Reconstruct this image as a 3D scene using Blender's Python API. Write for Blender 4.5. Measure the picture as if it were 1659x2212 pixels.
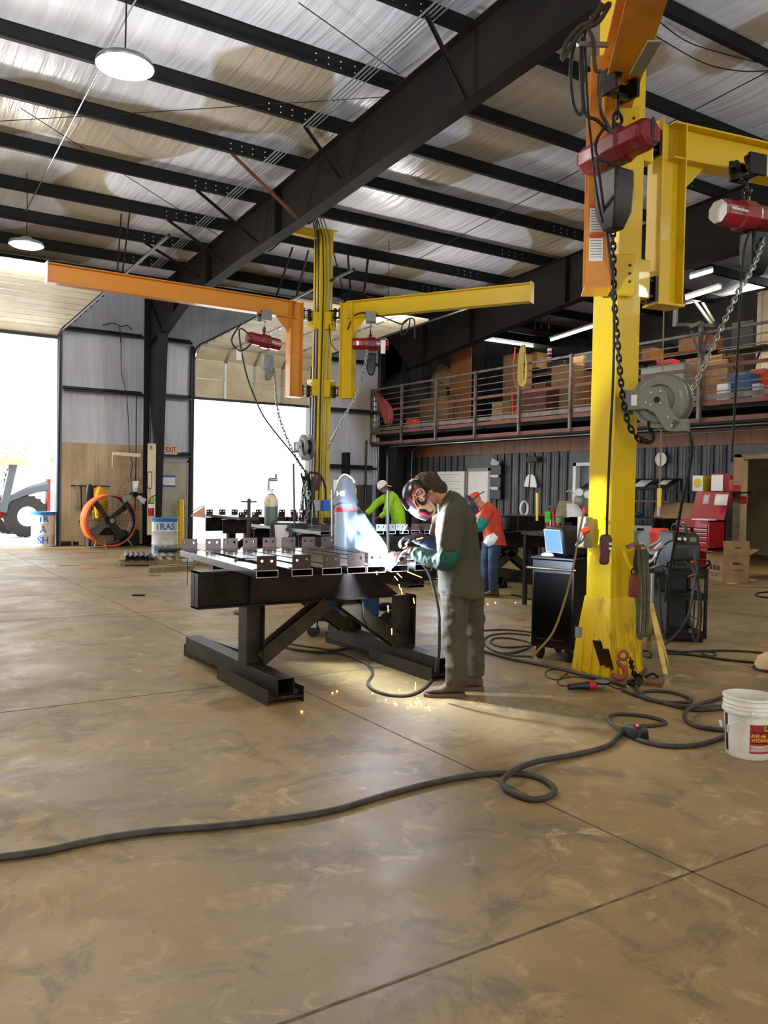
import bpy, bmesh, math, random
from math import pi, sin, cos, radians as R
from mathutils import Vector as V, Matrix as M, noise, geometry
random.seed(7)
for o in list(bpy.data.objects): bpy.data.objects.remove(o)
S = bpy.context.scene; C = S.collection
# ---------------- camera: solved from the photo's two horizontal vanishing points --------------
CX, CY, F, EYE = 829.5, 1106., 1782., 1.6
def _d(x, y): return V(((x-CX)/F, -(y-CY)/F, -1)).normalized()
_a, _b = _d(3600, 1108), _d(-315, 1038)
_z = _a.cross(_b).normalized(); _m = (_a+_b).normalized(); _n = (_a-_b).normalized()
_x = (_m+_n)/math.sqrt(2); _y = (_m-_n)/math.sqrt(2)
ROT = M((_x, _y, _z))                      # world = ROT @ camera
cam = bpy.data.cameras.new('camera'); co = bpy.data.objects.new('camera', cam); C.objects.link(co)
cam.sensor_fit = 'VERTICAL'; cam.sensor_height = 36; cam.lens = 36*F/2212; cam.clip_end = 400; cam.clip_start = .05
co.matrix_world = M.Translation((0, 0, EYE)) @ ROT.to_4x4()
S.camera = co
def ray(x, y): return ROT @ V(((x-CX)/F, -(y-CY)/F, -1))
def fl(x, y, z=0.):                        # survey: where a sight line meets a level / a wall plane / a distance
    r = ray(x, y); return V((0, 0, EYE)) + r*((z-EYE)/r.z)
def aX(x, y, X): r = ray(x, y); return V((0, 0, EYE)) + r*(X/r.x)
def aY(x, y, Y): r = ray(x, y); return V((0, 0, EYE)) + r*(Y/r.y)
def aD(x, y, d): return V((0, 0, EYE)) + ray(x, y)*d
# ---------------- exposure, world, sun -----------------
S.view_settings.view_transform = 'Standard'; S.view_settings.look = 'None'
S.view_settings.exposure = -0.1; S.view_settings.gamma = 1; S.view_settings.use_curve_mapping = False
w = bpy.data.worlds.new('overcast'); S.world = w; w.use_nodes = True
bg = w.node_tree.nodes['Background']; bg.inputs[0].default_value = (.92, .97, 1, 1); bg.inputs[1].default_value = 5.8
def lamp(kind, name, loc, energy, col=(1, 1, 1), size=.3, rot=None, parent=None, **k):
    l = bpy.data.lights.new(name, kind); l.energy = energy; l.color = col
    o = bpy.data.objects.new(name, l); C.objects.link(o); o.location = loc
    if kind == 'AREA': l.size = size; l.shape = k.get('shape', 'DISK')
    if kind == 'AREA' and 'sy' in k: l.shape = 'RECTANGLE'; l.size_y = k['sy']
    if kind == 'POINT' or kind == 'SPOT': l.shadow_soft_size = size
    if kind == 'SPOT': l.spot_size = k.get('angle', 1.); l.spot_blend = k.get('blend', .5)
    if rot is not None: o.rotation_euler = rot
    if parent is not None: o.parent = parent
    return o
SUN_DIR = V((.90, -.10, -.30)).normalized()
sun = lamp('SUN', 'sun', (-20, 5, 20), 14, (1, .95, .86)); sun.data.angle = R(.6)
sun.rotation_euler = SUN_DIR.to_track_quat('-Z', 'Y').to_euler()
# ---------------- materials -----------------
MATS = {}
def rgb(h):
    f = lambda v: v/12.92 if v <= .04045 else ((v+.055)/1.055)**2.4
    return tuple(f(int(h[i:i+2], 16)/255) for i in (0, 2, 4))+(1,)
def mat(name, col, rough=.6, metal=0., col2=None, sc=6., amt=(.4, .65), bump=0., bs=40., emit=0., stretch=(1, 1, 1), spec=.5, coat=0., trans=0.):
    if name in MATS: return MATS[name]
    m = bpy.data.materials.new(name); MATS[name] = m; m.use_nodes = True
    nt = m.node_tree; p = nt.nodes['Principled BSDF']; L = nt.links.new
    c = rgb(col) if isinstance(col, str) else col
    p.inputs['Base Color'].default_value = c; p.inputs['Roughness'].default_value = rough; p.inputs['Metallic'].default_value = metal
    p.inputs['Specular IOR Level'].default_value = spec; p.inputs['Coat Weight'].default_value = coat
    p.inputs['Transmission Weight'].default_value = trans
    tc = nt.nodes.new('ShaderNodeTexCoord'); mp = nt.nodes.new('ShaderNodeMapping'); mp.inputs['Scale'].default_value = stretch
    L(tc.outputs['Object'], mp.inputs[0])
    if emit: p.inputs['Emission Color'].default_value = c; p.inputs['Emission Strength'].default_value = emit
    if col2:
        n = nt.nodes.new('ShaderNodeTexNoise'); n.inputs['Scale'].default_value = sc; n.inputs['Detail'].default_value = 6; n.inputs['Roughness'].default_value = .62
        r = nt.nodes.new('ShaderNodeMapRange'); r.inputs[1].default_value, r.inputs[2].default_value = amt
        x = nt.nodes.new('ShaderNodeMix'); x.data_type = 'RGBA'; x.inputs[6].default_value = c; x.inputs[7].default_value = rgb(col2) if isinstance(col2, str) else col2
        L(mp.outputs[0], n.inputs['Vector']); L(n.outputs[0], r.inputs[0]); L(r.outputs[0], x.inputs[0]); L(x.outputs[2], p.inputs['Base Color'])
    if bump:
        n = nt.nodes.new('ShaderNodeTexNoise'); n.inputs['Scale'].default_value = bs; n.inputs['Detail'].default_value = 4
        b = nt.nodes.new('ShaderNodeBump'); b.inputs['Strength'].default_value = bump; b.inputs['Distance'].default_value = .02
        L(mp.outputs[0], n.inputs['Vector']); L(n.outputs[0], b.inputs['Height']); L(b.outputs[0], p.inputs['Normal'])
    return m
K = dict(
 purlin=mat('purlin_paint', '0d0e10', .65, 0, '141517', 3, spec=.3), rafter=mat('rafter_primer', '0f0c0a', .7, 0, '23180f', 1.6, (.45, .75), .1, 20, spec=.25),
 girt=mat('girt_paint', '23262e', .5, .1), column=mat('column_paint', '101115', .55, 0, '18181a', 2, spec=.35),
 yellow=mat('yellow_enamel', 'd9b604', .38, 0, '9c7a08', 2.2, (.62, .82), .05, 60, coat=.25), yworn=mat('worn_yellow_enamel', 'd4ae05', .45, 0, '4a3c12', 5.5, (.54, .72), .25, 12, stretch=(1, 1, .35)),
 orange=mat('orange_enamel', 'cf8624', .4, 0, 'a8651c', 1.8, (.6, .85), .05, 50, coat=.2), red=mat('hoist_red', '8e1420', .35, 0, '5e0d15', 3, coat=.3),
 black=mat('black_plastic', '121214', .45), bmetal=mat('black_steel', '151517', .35, .4), dark=mat('dark_void', '09090a', .9),
 steel=mat('mill_steel', '3a3532', .38, .75, '241d1a', 4, (.35, .7), .08, 60), tube=mat('oiled_tube_steel', '4b4a4b', .22, .85, '2c2b2d', 5, (.4, .7), .03, 80),
 cut=mat('sawn_bright_steel', 'b8b4aa', .4, .6), rust=mat('rusty_steel', '41291b', .6, .35, '2b2523', 7, (.4, .62), .1, 60),
 dsteel=mat('dusty_foot_steel', '3e3629', .5, .6, '231f1a', 5, (.4, .7), .1, 50), galv=mat('galvanised', '9aa0a2', .35, .7), chrome=mat('chrome', 'd0d2d4', .15, 1.),
 white=mat('white_paint', 'e4e4e2', .5), paper=mat('paper', 'efeeea', .8), pink=mat('paper_grey', 'c9c8cc', .8),
 cream=mat('cream_panel', 'dfd4ba', .55, 0, 'c8b898', 1.5), rubber=mat('cable_rubber', '2b2823', .65, 0, '4a4336', 9, (.4, .7)), rubd=mat('dark_rubber', '151412', .6),
 wood=mat('raw_pine', '9c8a6e', .7, 0, '75634a', 3, stretch=(8, 1, 8)), ply=mat('plywood', '8f5c2e', .55, 0, '774a24', 2, stretch=(6, 6, 1)), card=mat('cardboard', '9c7c56', .8, 0, '876844', 4),
 primer=mat('red_oxide_primer', '7a463a', .6, 0, '5f3a32', 3), rail=mat('rail_grey', '75706a', .5, .3, '4c4741', 4), grey=mat('grey_enamel', '7d7f78', .4, .1),
 blue=mat('drum_blue', '2f77b8', .6), drum=mat('drum_white', 'd4d8d6', .5, 0, 'a8b0ac', 3), bluem=mat('machine_blue', '1d4f80', .4), navy=mat('navy_cloth', '1b2b52', .8),
 skin=mat('skin', 'b07a5c', .55), hair=mat('brown_hair', '2c2019', .8, 0, '4a3626', 60, bump=.6, bs=120), greyshirt=mat('olive_grey_cotton', '47432f', .9, 0, '3c392c', 3, bump=.25, bs=9),
 trouser=mat('khaki_work_trousers', '4a4230', .9, 0, '3a3325', 4, bump=.35, bs=12), boot=mat('dusty_boot_leather', '5e4c39', .8, 0, '45382b', 8), sole=mat('boot_sole', '55473a', .8),
 greenw=mat('green_welding_sleeve', '0f5a48', .75, 0, '0a3b33', 6, bump=.3, bs=14), glove=mat('black_glove', '1a1c1f', .7), teal=mat('teal_cloth', '127f78', .8), gloveb=mat('tan_glove', '8a6e50', .8),
 lime=mat('lime_hivis', 'a6d80f', .7, 0, '8cbf10', 5), orshirt=mat('orange_cotton', 'c8432a', .85, 0, 'a83220', 6, bump=.25, bs=14), jeans=mat('denim', '1c2a3e', .85, 0, '263a52', 7), fanor=mat('fan_orange', 'd4562a', .4),
 limet=mat('lime_tag', '58d43a', .7), exred=mat('extinguisher_red', 'a3151a', .35, coat=.4), bag=mat('canvas_bag', '8f8f88', .8, 0, '6c6c66', 8), orangep=mat('orange_plastic', 'e0421a', .45), bucket=mat('white_plastic', 'e6e4da', .45, 0, 'cfc8b4', 3),
 redlab=mat('label_red', '9a1712', .5), yelp=mat('yellow_print', 'e2c022', .5), blackp=mat('black_print', '17161a', .6), bluep=mat('blue_print', '1f63b4', .6), redp=mat('red_print', 'a81c22', .5), whitep=mat('white_print', 'e8e8e6', .6),
 toolred=mat('tool_chest_red', 'a3101c', .3, coat=.4), sling=mat('olive_webbing', '55553f', .85, 0, '3f4030', 12), cyan=mat('blue_film', '6688b8', .35), cylg=mat('cylinder_grey_green', '5c6a60', .45), cylb=mat('cylinder_grey', '777d88', .4), rope=mat('tan_rope', '8a6a3a', .85),
 glass=mat('smoked_lens', '0b0f14', .1), tan=mat('tan_cover', 'c9a97c', .8), hibay=mat('lamp_glow', 'fff6e4', emit=28), tubeglow=mat('tube_glow', 'fff0cf', emit=14), spark=mat('spark_glow', 'ff9038', emit=30), arcm=mat('arc_glow', 'e6ecff', emit=260),
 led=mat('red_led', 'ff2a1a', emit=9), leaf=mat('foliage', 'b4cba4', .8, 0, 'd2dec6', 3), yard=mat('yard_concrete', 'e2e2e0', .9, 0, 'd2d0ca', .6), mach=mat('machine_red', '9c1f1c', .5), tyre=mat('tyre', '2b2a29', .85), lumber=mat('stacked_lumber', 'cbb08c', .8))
# concrete slab: trowel mottling, oil darkening, polished sheen
def concrete():
    m = bpy.data.materials.new('polished_dusty_concrete'); m.use_nodes = True; nt = m.node_tree; L = nt.links.new; N = nt.nodes.new; p = nt.nodes['Principled BSDF']
    tc = N('ShaderNodeTexCoord')
    def nz(s, d=6, dist=0., rough=.6):
        n = N('ShaderNodeTexNoise'); n.inputs['Scale'].default_value = s; n.inputs['Detail'].default_value = d; n.inputs['Distortion'].default_value = dist; n.inputs['Roughness'].default_value = rough
        L(tc.outputs['Object'], n.inputs['Vector']); return n
    def mr(src, a, b, c=0., d=1.):
        r = N('ShaderNodeMapRange'); r.inputs[1].default_value = a; r.inputs[2].default_value = b; r.inputs[3].default_value = c; r.inputs[4].default_value = d; L(src, r.inputs[0]); return r.outputs[0]
    def mx(f, a, b):
        x = N('ShaderNodeMix'); x.data_type = 'RGBA'
        L(f, x.inputs[0])
        for i, v in ((6, a), (7, b)):
            if isinstance(v, tuple): x.inputs[i].default_value = v
            else: L(v, x.inputs[i])
        return x.outputs[2]
    c = mx(mr(nz(.9, 5).outputs[0], .35, .65), rgb('76623f'), rgb('93794b'))
    c = mx(mr(nz(2.3, 8, 1.2, .7).outputs[0], .50, .62, 0, .62), c, rgb('544833'))
    c = mx(mr(nz(5.5, 8, .8).outputs[0], .56, .68, 0, .6), c, rgb('ab8f5e'))
    c = mx(mr(nz(.45, 3).outputs[0], .52, .7, 0, .45), c, rgb('574d3a'))
    c = mx(mr(nz(38, 3).outputs[0], .66, .74, 0, .6), c, rgb('453b30'))
    c = mx(mr(nz(1.4, 9, 2., .75).outputs[0], .6, .66, 0, .55), c, rgb('bba77c'))
    L(c, p.inputs['Base Color'])
    L(mr(nz(1.8, 6, .5).outputs[0], .3, .7, .44, .68), p.inputs['Roughness'])
    b = N('ShaderNodeBump'); b.inputs['Strength'].default_value = .22; b.inputs['Distance'].default_value = .01
    L(nz(9, 8).outputs[0], b.inputs['Height']); L(b.outputs[0], p.inputs['Normal'])
    return m
K['concrete'] = concrete()
def insulation(name, base, tanc, patch=(.53, .56), wr=.5):
    m = bpy.data.materials.new(name); m.use_nodes = True; nt = m.node_tree; L = nt.links.new; N = nt.nodes.new; p = nt.nodes['Principled BSDF']
    tc = N('ShaderNodeTexCoord'); mp = N('ShaderNodeMapping'); mp.inputs['Scale'].default_value = (9, .55, .55); L(tc.outputs['Object'], mp.inputs[0])
    mp2 = N('ShaderNodeMapping'); mp2.inputs['Scale'].default_value = (.34, .2, .3); mp2.inputs['Rotation'].default_value = (0, 0, .6); L(tc.outputs['Object'], mp2.inputs[0])
    n = N('ShaderNodeTexNoise'); n.inputs['Scale'].default_value = 1.; n.inputs['Detail'].default_value = 5; n.inputs['Distortion'].default_value = .4; L(mp.outputs[0], n.inputs['Vector'])
    q = N('ShaderNodeTexNoise'); q.inputs['Scale'].default_value = 1.; q.inputs['Detail'].default_value = 1; L(mp2.outputs[0], q.inputs['Vector'])
    r = N('ShaderNodeMapRange'); r.inputs[1].default_value, r.inputs[2].default_value = patch; L(q.outputs[0], r.inputs[0])
    x = N('ShaderNodeMix'); x.data_type = 'RGBA'; x.inputs[6].default_value = rgb(base); x.inputs[7].default_value = rgb(tanc); L(r.outputs[0], x.inputs[0])
    s = N('ShaderNodeMapRange'); s.inputs[1].default_value, s.inputs[2].default_value = .35, .7; s.inputs[3].default_value, s.inputs[4].default_value = 0, .35; L(n.outputs[0], s.inputs[0])
    y = N('ShaderNodeMix'); y.data_type = 'RGBA'; L(s.outputs[0], y.inputs[0]); L(x.outputs[2], y.inputs[6]); y.inputs[7].default_value = rgb('9f9aa0')
    L(y.outputs[2], p.inputs['Base Color']); p.inputs['Roughness'].default_value = .34
    b = N('ShaderNodeBump'); b.inputs['Strength'].default_value = wr; b.inputs['Distance'].default_value = .06; L(n.outputs[0], b.inputs['Height']); L(b.outputs[0], p.inputs['Normal'])
    return m
K['insul'] = insulation('vinyl_insulation', 'e6ebf6', 'b3a68f', (.555, .565))
K['liner'] = insulation('wall_liner', 'ccd2e2', 'a89c90', (.52, .64), .25)
K['siding'] = mat('tan_siding', 'c8b897', .55, 0, '8f7d5f', 1.3, (.45, .75), stretch=(1, 1, .4))
K['office'] = mat('charcoal_siding', '5c5b5c', .5, .1, '4a494b', 2)
K['fascia'] = mat('fascia_board', '85502a', .5, 0, '6a3f20', 2.5, stretch=(1, 1, .5))
K['drumor'] = K['fanor']
# ---------------- mesh building helpers -----------------
MW = {}
class MB:
    def __init__(s): s.v = []; s.f = []; s.mi = []; s.M = M(); s.m = 0
    def at(s, *m):
        x = M()
        for q in m: x = x @ q
        s.M = x; return s
    def add(s, vs, fs):
        b = len(s.v); s.v += [s.M @ V(p) for p in vs]; s.f += [tuple(b+i for i in f) for f in fs]; s.mi += [s.m]*len(fs); return s
    def box(s, x0, x1, y0, y1, z0, z1):
        return s.add([(x0, y0, z0), (x1, y0, z0), (x1, y1, z0), (x0, y1, z0), (x0, y0, z1), (x1, y0, z1), (x1, y1, z1), (x0, y1, z1)],
                     [(0, 3, 2, 1), (4, 5, 6, 7), (0, 1, 5, 4), (1, 2, 6, 5), (2, 3, 7, 6), (3, 0, 4, 7)])
    def cb(s, c, d): return s.box(c[0]-d[0]/2, c[0]+d[0]/2, c[1]-d[1]/2, c[1]+d[1]/2, c[2]-d[2]/2, c[2]+d[2]/2)
    def frame(s, p, q, up=(0, 0, 1)):
        p, q = V(p), V(q); z = (q-p).normalized(); u = V(up)
        if abs(z.dot(u)) > .98: u = V((1, 0, 0))
        x = u.cross(z).normalized(); y = z.cross(x)
        return M((x, y, z)).transposed().to_4x4(), p, (q-p).length
    def bar(s, p, q, w, h, up=(0, 0, 1)):
        fr, p, l = s.frame(p, q, up); old = s.M; s.M = old @ M.Translation(p) @ fr; s.box(-w/2, w/2, -h/2, h/2, 0, l); s.M = old; return s
    def cyl(s, p, q, r, r2=None, n=12, cap=True):
        r2 = r if r2 is None else r2; fr, p, l = s.frame(p, q); T = M.Translation(p) @ fr
        vs = [T @ V((r*cos(2*pi*i/n), r*sin(2*pi*i/n), 0)) for i in range(n)]+[T @ V((r2*cos(2*pi*i/n), r2*sin(2*pi*i/n), l)) for i in range(n)]
        fs = [(i, (i+1) % n, n+(i+1) % n, n+i) for i in range(n)]
        if cap: fs += [tuple(range(n-1, -1, -1)), tuple(range(n, 2*n))]
        return s.add(vs, fs)
    def loft(s, rings, cap=True, close=True):
        n = len(rings[0]); vs = [p for r in rings for p in r]; fs = []
        for k in range(len(rings)-1):
            for i in range(n if close else n-1):
                j = (i+1) % n; fs.append((k*n+i, k*n+j, (k+1)*n+j, (k+1)*n+i))
        if cap: fs += [tuple(range(n-1, -1, -1)), tuple(range((len(rings)-1)*n, len(rings)*n))]
        return s.add(vs, fs)
    def tube(s, pts, r, n=8, smooth=4, closed=False, rs=None):
        pts = [V(p) for p in pts]
        if smooth > 1 and len(pts) > 2: pts, rs = catmull(pts, smooth, closed, rs)
        rings = []; x = None; L = len(pts)
        for i, p in enumerate(pts):
            t = (pts[(i+1) % L]-pts[i-1]) if closed else pts[min(i+1, L-1)]-pts[max(i-1, 0)]
            t = t.normalized() if t.length > 1e-9 else V((0, 0, 1))
            if x is None: x = t.orthogonal().normalized()
            x = (x-t*x.dot(t)); x = x.normalized() if x.length > 1e-6 else t.orthogonal().normalized()
            y = t.cross(x); rr = rs[i] if rs else r
            rings.append([p+x*rr*cos(2*pi*k/n)+y*rr*sin(2*pi*k/n) for k in range(n)])
        if closed: rings.append(rings[0])
        return s.loft(rings, cap=not closed)
    def lathe(s, prof, n=24, cap=False):
        rings = [[(r*cos(2*pi*i/n), r*sin(2*pi*i/n), z) for i in range(n)] for r, z in prof]
        return s.loft(rings, cap=cap)
    def prism(s, poly, z0, z1, holes=()):
        polys = [list(poly)]+[list(h) for h in holes]; flat = [p for q in polys for p in q]; n = len(flat)
        tri = geometry.tessellate_polygon([[V((a, b, 0)) for a, b in q] for q in polys])
        vs = [(a, b, z0) for a, b in flat]+[(a, b, z1) for a, b in flat]
        fs = [tuple(t[::-1]) for t in tri]+[tuple(i+n for i in t) for t in tri]; k = 0
        for q in polys:
            m = len(q); fs += [(k+i, k+(i+1) % m, n+k+(i+1) % m, n+k+i) for i in range(m)]; k += m
        return s.add(vs, fs)
    def ibeam(s, p, q, h, w, tf=.014, tw=.01, up=(0, 0, 1)):
        fr, p, l = s.frame(p, q, up); old = s.M; s.M = old @ M.Translation(p) @ fr
        s.box(-w/2, w/2, h/2-tf, h/2, 0, l); s.box(-w/2, w/2, -h/2, -h/2+tf, 0, l); s.box(-tw/2, tw/2, -h/2+tf, h/2-tf, 0, l); s.M = old; return s
    def torus(s, c, R_, r, axis=(0, 0, 1), n=28, m=8):
        q = V((0, 0, 1)).rotation_difference(V(axis)); c = V(c)
        return s.tube([c+q @ V((R_*cos(2*pi*i/n), R_*sin(2*pi*i/n), 0)) for i in range(n)], r, m, 1, True)
    def ball(s, c, r, n=12, m=8, sc=(1, 1, 1)):
        rings = []
        for i in range(m+1):
            a = -pi/2+pi*i/m; rr = max(cos(a), 1e-3)*r
            rings.append([(c[0]+rr*cos(2*pi*k/n)*sc[0], c[1]+rr*sin(2*pi*k/n)*sc[1], c[2]+r*sin(a)*sc[2]) for k in range(n)])
        return s.loft(rings)
    def chain(s, pts, r=.011, link=.045, wire=.004):
        pts = catmull([V(p) for p in pts], 8)[0]; d = [0]
        for a, b in zip(pts, pts[1:]): d.append(d[-1]+(b-a).length)
        k = 0; t = 0.; i = 0
        while t < d[-1]:
            while i < len(d)-2 and d[i+1] < t: i += 1
            u = (t-d[i])/max(d[i+1]-d[i], 1e-9); p = pts[i].lerp(pts[i+1], u); tg = (pts[i+1]-pts[i]).normalized()
            x = tg.orthogonal().normalized(); x.rotate(M.Rotation(pi/2*(k % 2), 3, tg)); ring = []
            for j in range(10):
                a = 2*pi*j/10; ring.append(p+x*r*cos(a)+tg*link*.62*sin(a))
            s.tube(ring, wire, 5, 1, True); t += link*.82; k += 1
        return s
    def build(s, name, mt, parent=None, smooth=True, bevel=0., world=False, ang=35, sub=0, label=None):
        me = bpy.data.meshes.new(name); vs = s.v
        if parent is not None and world: iv = MW[parent.name].inverted(); vs = [iv @ v for v in vs]
        org = V((0, 0, 0))
        if parent is None:
            xs = [v.x for v in vs]; ys = [v.y for v in vs]; org = V(((min(xs)+max(xs))/2, (min(ys)+max(ys))/2, min(v.z for v in vs))); vs = [v-org for v in vs]
        me.from_pydata([tuple(v) for v in vs], [], s.f)
        bm = bmesh.new(); bm.from_mesh(me); bmesh.ops.recalc_face_normals(bm, faces=bm.faces); bm.to_mesh(me); bm.free()
        for m in (mt if isinstance(mt, (list, tuple)) else [mt]): me.materials.append(K[m] if isinstance(m, str) else m)
        if isinstance(mt, (list, tuple)):
            for p, i in zip(me.polygons, s.mi): p.material_index = i
        if smooth:
            me.shade_smooth(); me.set_sharp_from_angle(angle=R(ang))
        o = bpy.data.objects.new(name, me); C.objects.link(o); o.location = org
        if parent is not None: o.parent = parent; MW[o.name] = MW[parent.name]
        else: MW[o.name] = M.Translation(org)
        if bevel: b = o.modifiers.new('bevel', 'BEVEL'); b.width = bevel; b.segments = 2; b.limit_method = 'ANGLE'
        if sub: q = o.modifiers.new('sub', 'SUBSURF'); q.levels = q.render_levels = sub
        if label: o['label'] = label
        return o
def catmull(P, k, closed=False, rs=None):
    out = []; ro = []; n = len(P)
    for i in range(n if closed else n-1):
        g = (lambda j: P[j % n]) if closed else (lambda j: P[max(0, min(n-1, j))])
        p0, p1, p2, p3 = g(i-1), g(i), g(i+1), g(i+2)
        for j in range(k):
            t = j/k; out.append(.5*((2*p1)+(p2-p0)*t+(2*p0-5*p1+4*p2-p3)*t*t+(3*p1-p0-3*p2+p3)*t**3))
            if rs: ro.append(rs[i]*(1-t)+rs[(i+1) % n]*t)
    if not closed:
        out.append(P[-1])
        if rs: ro.append(rs[-1])
    return out, (ro if rs else None)
def tag(o, label, cat, group=None, kind=None):
    o['label'] = label; o['category'] = cat
    if group: o['group'] = group
    if kind: o['kind'] = kind
    return o
def thing(name, label, cat, loc=(0, 0, 0), rz=0., group=None, kind=None, mw=None):
    o = bpy.data.objects.new(name, None); C.objects.link(o); o.empty_display_size = .1
    m = mw if mw is not None else M.Translation(loc) @ M.Rotation(rz, 4, 'Z')
    o.matrix_world = m; MW[o.name] = m
    return tag(o, label, cat, group, kind)
def struct(b, name, m, **k): o = b.build(name, m, **k); o['kind'] = 'structure'; return o
def dup(root, loc=None, rz=None, label=None, group=None):
    r = root.copy(); C.objects.link(r)
    if loc is not None: r.location = loc
    if rz is not None: r.rotation_euler = (0, 0, rz)
    if label: r['label'] = label
    if group: r['group'] = group
    MW[r.name] = M.Translation(r.location) @ r.rotation_euler.to_matrix().to_4x4()
    for ch in list(root.children):
        c = ch.copy(); C.objects.link(c); c.parent = r
        for g in ch.children:
            d = g.copy(); C.objects.link(d); d.parent = c
    return r
FACE_NX = M(((0, 0, -1, 0), (-1, 0, 0, 0), (0, 1, 0, 0), (0, 0, 0, 1)))    # writing upright on a face looking toward -X (reads left to right toward -Y)
FACE_NY = M(((1, 0, 0, 0), (0, 0, -1, 0), (0, 1, 0, 0), (0, 0, 0, 1)))     # ... toward -Y
def text(s, size, mt, parent, m, name='lettering', ext=.001, bold=0., space=1., sx=1.):
    c = bpy.data.curves.new('t', 'FONT'); c.body = s; c.size = size; c.extrude = ext; c.align_x = 'CENTER'; c.align_y = 'CENTER'; c.offset = bold; c.space_character = space; c.resolution_u = 3
    t = bpy.data.objects.new('t', c); C.objects.link(t); bpy.context.view_layer.update()
    me = bpy.data.meshes.new_from_object(t.evaluated_get(bpy.context.evaluated_depsgraph_get())); bpy.data.objects.remove(t)
    if sx != 1: me.transform(M.Diagonal((sx, 1, 1, 1)))
    me.transform(m); me.materials.clear(); me.materials.append(K[mt]); o = bpy.data.objects.new(name, me); C.objects.link(o); o.parent = parent; return o
T = M.Translation
def RZ(a): return M.Rotation(a, 4, 'Z')
def RX(a): return M.Rotation(a, 4, 'X')
def RY(a): return M.Rotation(a, 4, 'Y')
def circ(r, n=14, c=(0, 0)): return [(c[0]+r*cos(2*pi*i/n), c[1]+r*sin(2*pi*i/n)) for i in range(n)]
def facing(v): return math.atan2(v[1], v[0])
# ================= THE BUILDING =================
WY = 22.6; X0, X1, YB = -9., 22., -9.
def zp(y): return 7.47-.064*(y-10.5)       # underside of the purlins
# floor with sawn joints
b = MB(); b.box(X0, X1, YB, WY+.15, -.2, 0)
floor = struct(b, 'floor', 'concrete', smooth=False)
b = MB()
for x in (-5.2, -1.1, 3.0, 7.1, 11.2, 15.1): b.box(x-.006, x+.006, YB, WY, -.001, .0012)
for y in (-6, -1.9, 2.19, 6.24, 10.38, 14.5, 18.6): b.box(X0, 15.1, y-.006, y+.006, -.001, .0012)
struct(b, 'trim_1', mat('joint_filler', '3d3123', .9, 0, '6b5a43', 14), smooth=False)
# ceiling: vinyl faced insulation sagging between purlins
PY = [-7.0, -5.45, -3.9, -2.35, -.8, .75, 2.3, 3.9, 5.5, 7.1, 8.73, 10.36, 11.9, 13.43, 15.15, 16.85, 18.4, 19.95, 21.4]
b = MB(); ys = []
for i in range(len(PY)-1):
    for k in range(6): t = k/6; ys.append((PY[i]*(1-t)+PY[i+1]*t, .075*sin(pi*t)))
ys = [(YB, 0)]+ys+[(PY[-1], 0), (WY+.2, 0)]
nx = 62; rows = []
for y, sg in ys: rows.append([(X0+(X1-X0)*i/nx, y, zp(y)+.265-sg*(.8+.5*noise.noise(V((i*.9, y*.7, 0))))+.01*noise.noise(V((i*2.1, y*1.3, 5)))) for i in range(nx+1)])
b.loft(rows, cap=False, close=False)
for r in rows: pass
b.box(X0, X1, YB, WY+.2, zp(YB)+.45, zp(YB)+.47) if False else None
lo = b; cl = struct(lo, 'ceiling', 'insul', ang=80)
md = cl.modifiers.new('thick', 'SOLIDIFY'); md.thickness = .08; md.offset = 1
# purlins
for i, y in enumerate(PY):
    b = MB(); z = zp(y)
    b.box(X0, X1, y-.004, y+.004, z, z+.25); b.box(X0, X1, y-.08, y+.004, z, z+.008); b.box(X0, X1, y-.004, y+.08, z+.242, z+.25); b.box(X0, X1, y-.075, y-.069, z, z+.025)
    b.m = 1
    for rx in (6.75, 14.3):
        for dx in (-1.35, -1.15, -.95, -.72, .6, .85):
            for dz in (.08, .17): b.cyl((rx+dx, y-.0055, z+dz), (rx+dx, y-.0045, z+dz), .013, n=6)
    o = b.build('roof_purlin', ['purlin', 'white'], smooth=False)
    near = 'row %d' % i
    wd = {18: 'nearest the door wall, above the overhead door tracks', 17: 'second in from the door wall', 16: 'third in from the door wall', 15: 'fourth in from the door wall, just past the diagonal braces', 14: 'running behind the top of the middle yellow mast', 13: 'passing just before the middle yellow mast top', 12: 'crossing just under the smaller ceiling stains, mid bay', 11: 'passing behind the big glowing high-bay lamp', 10: 'second along from the near top corner', 9: 'crossing the top right of the picture', 8: 'at the upper right picture corner'}
    tag(o, 'long dark steel roof purlin '+wd.get(i, 'in the roof over and behind the viewer'), 'beam', 'roof purlins')
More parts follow.
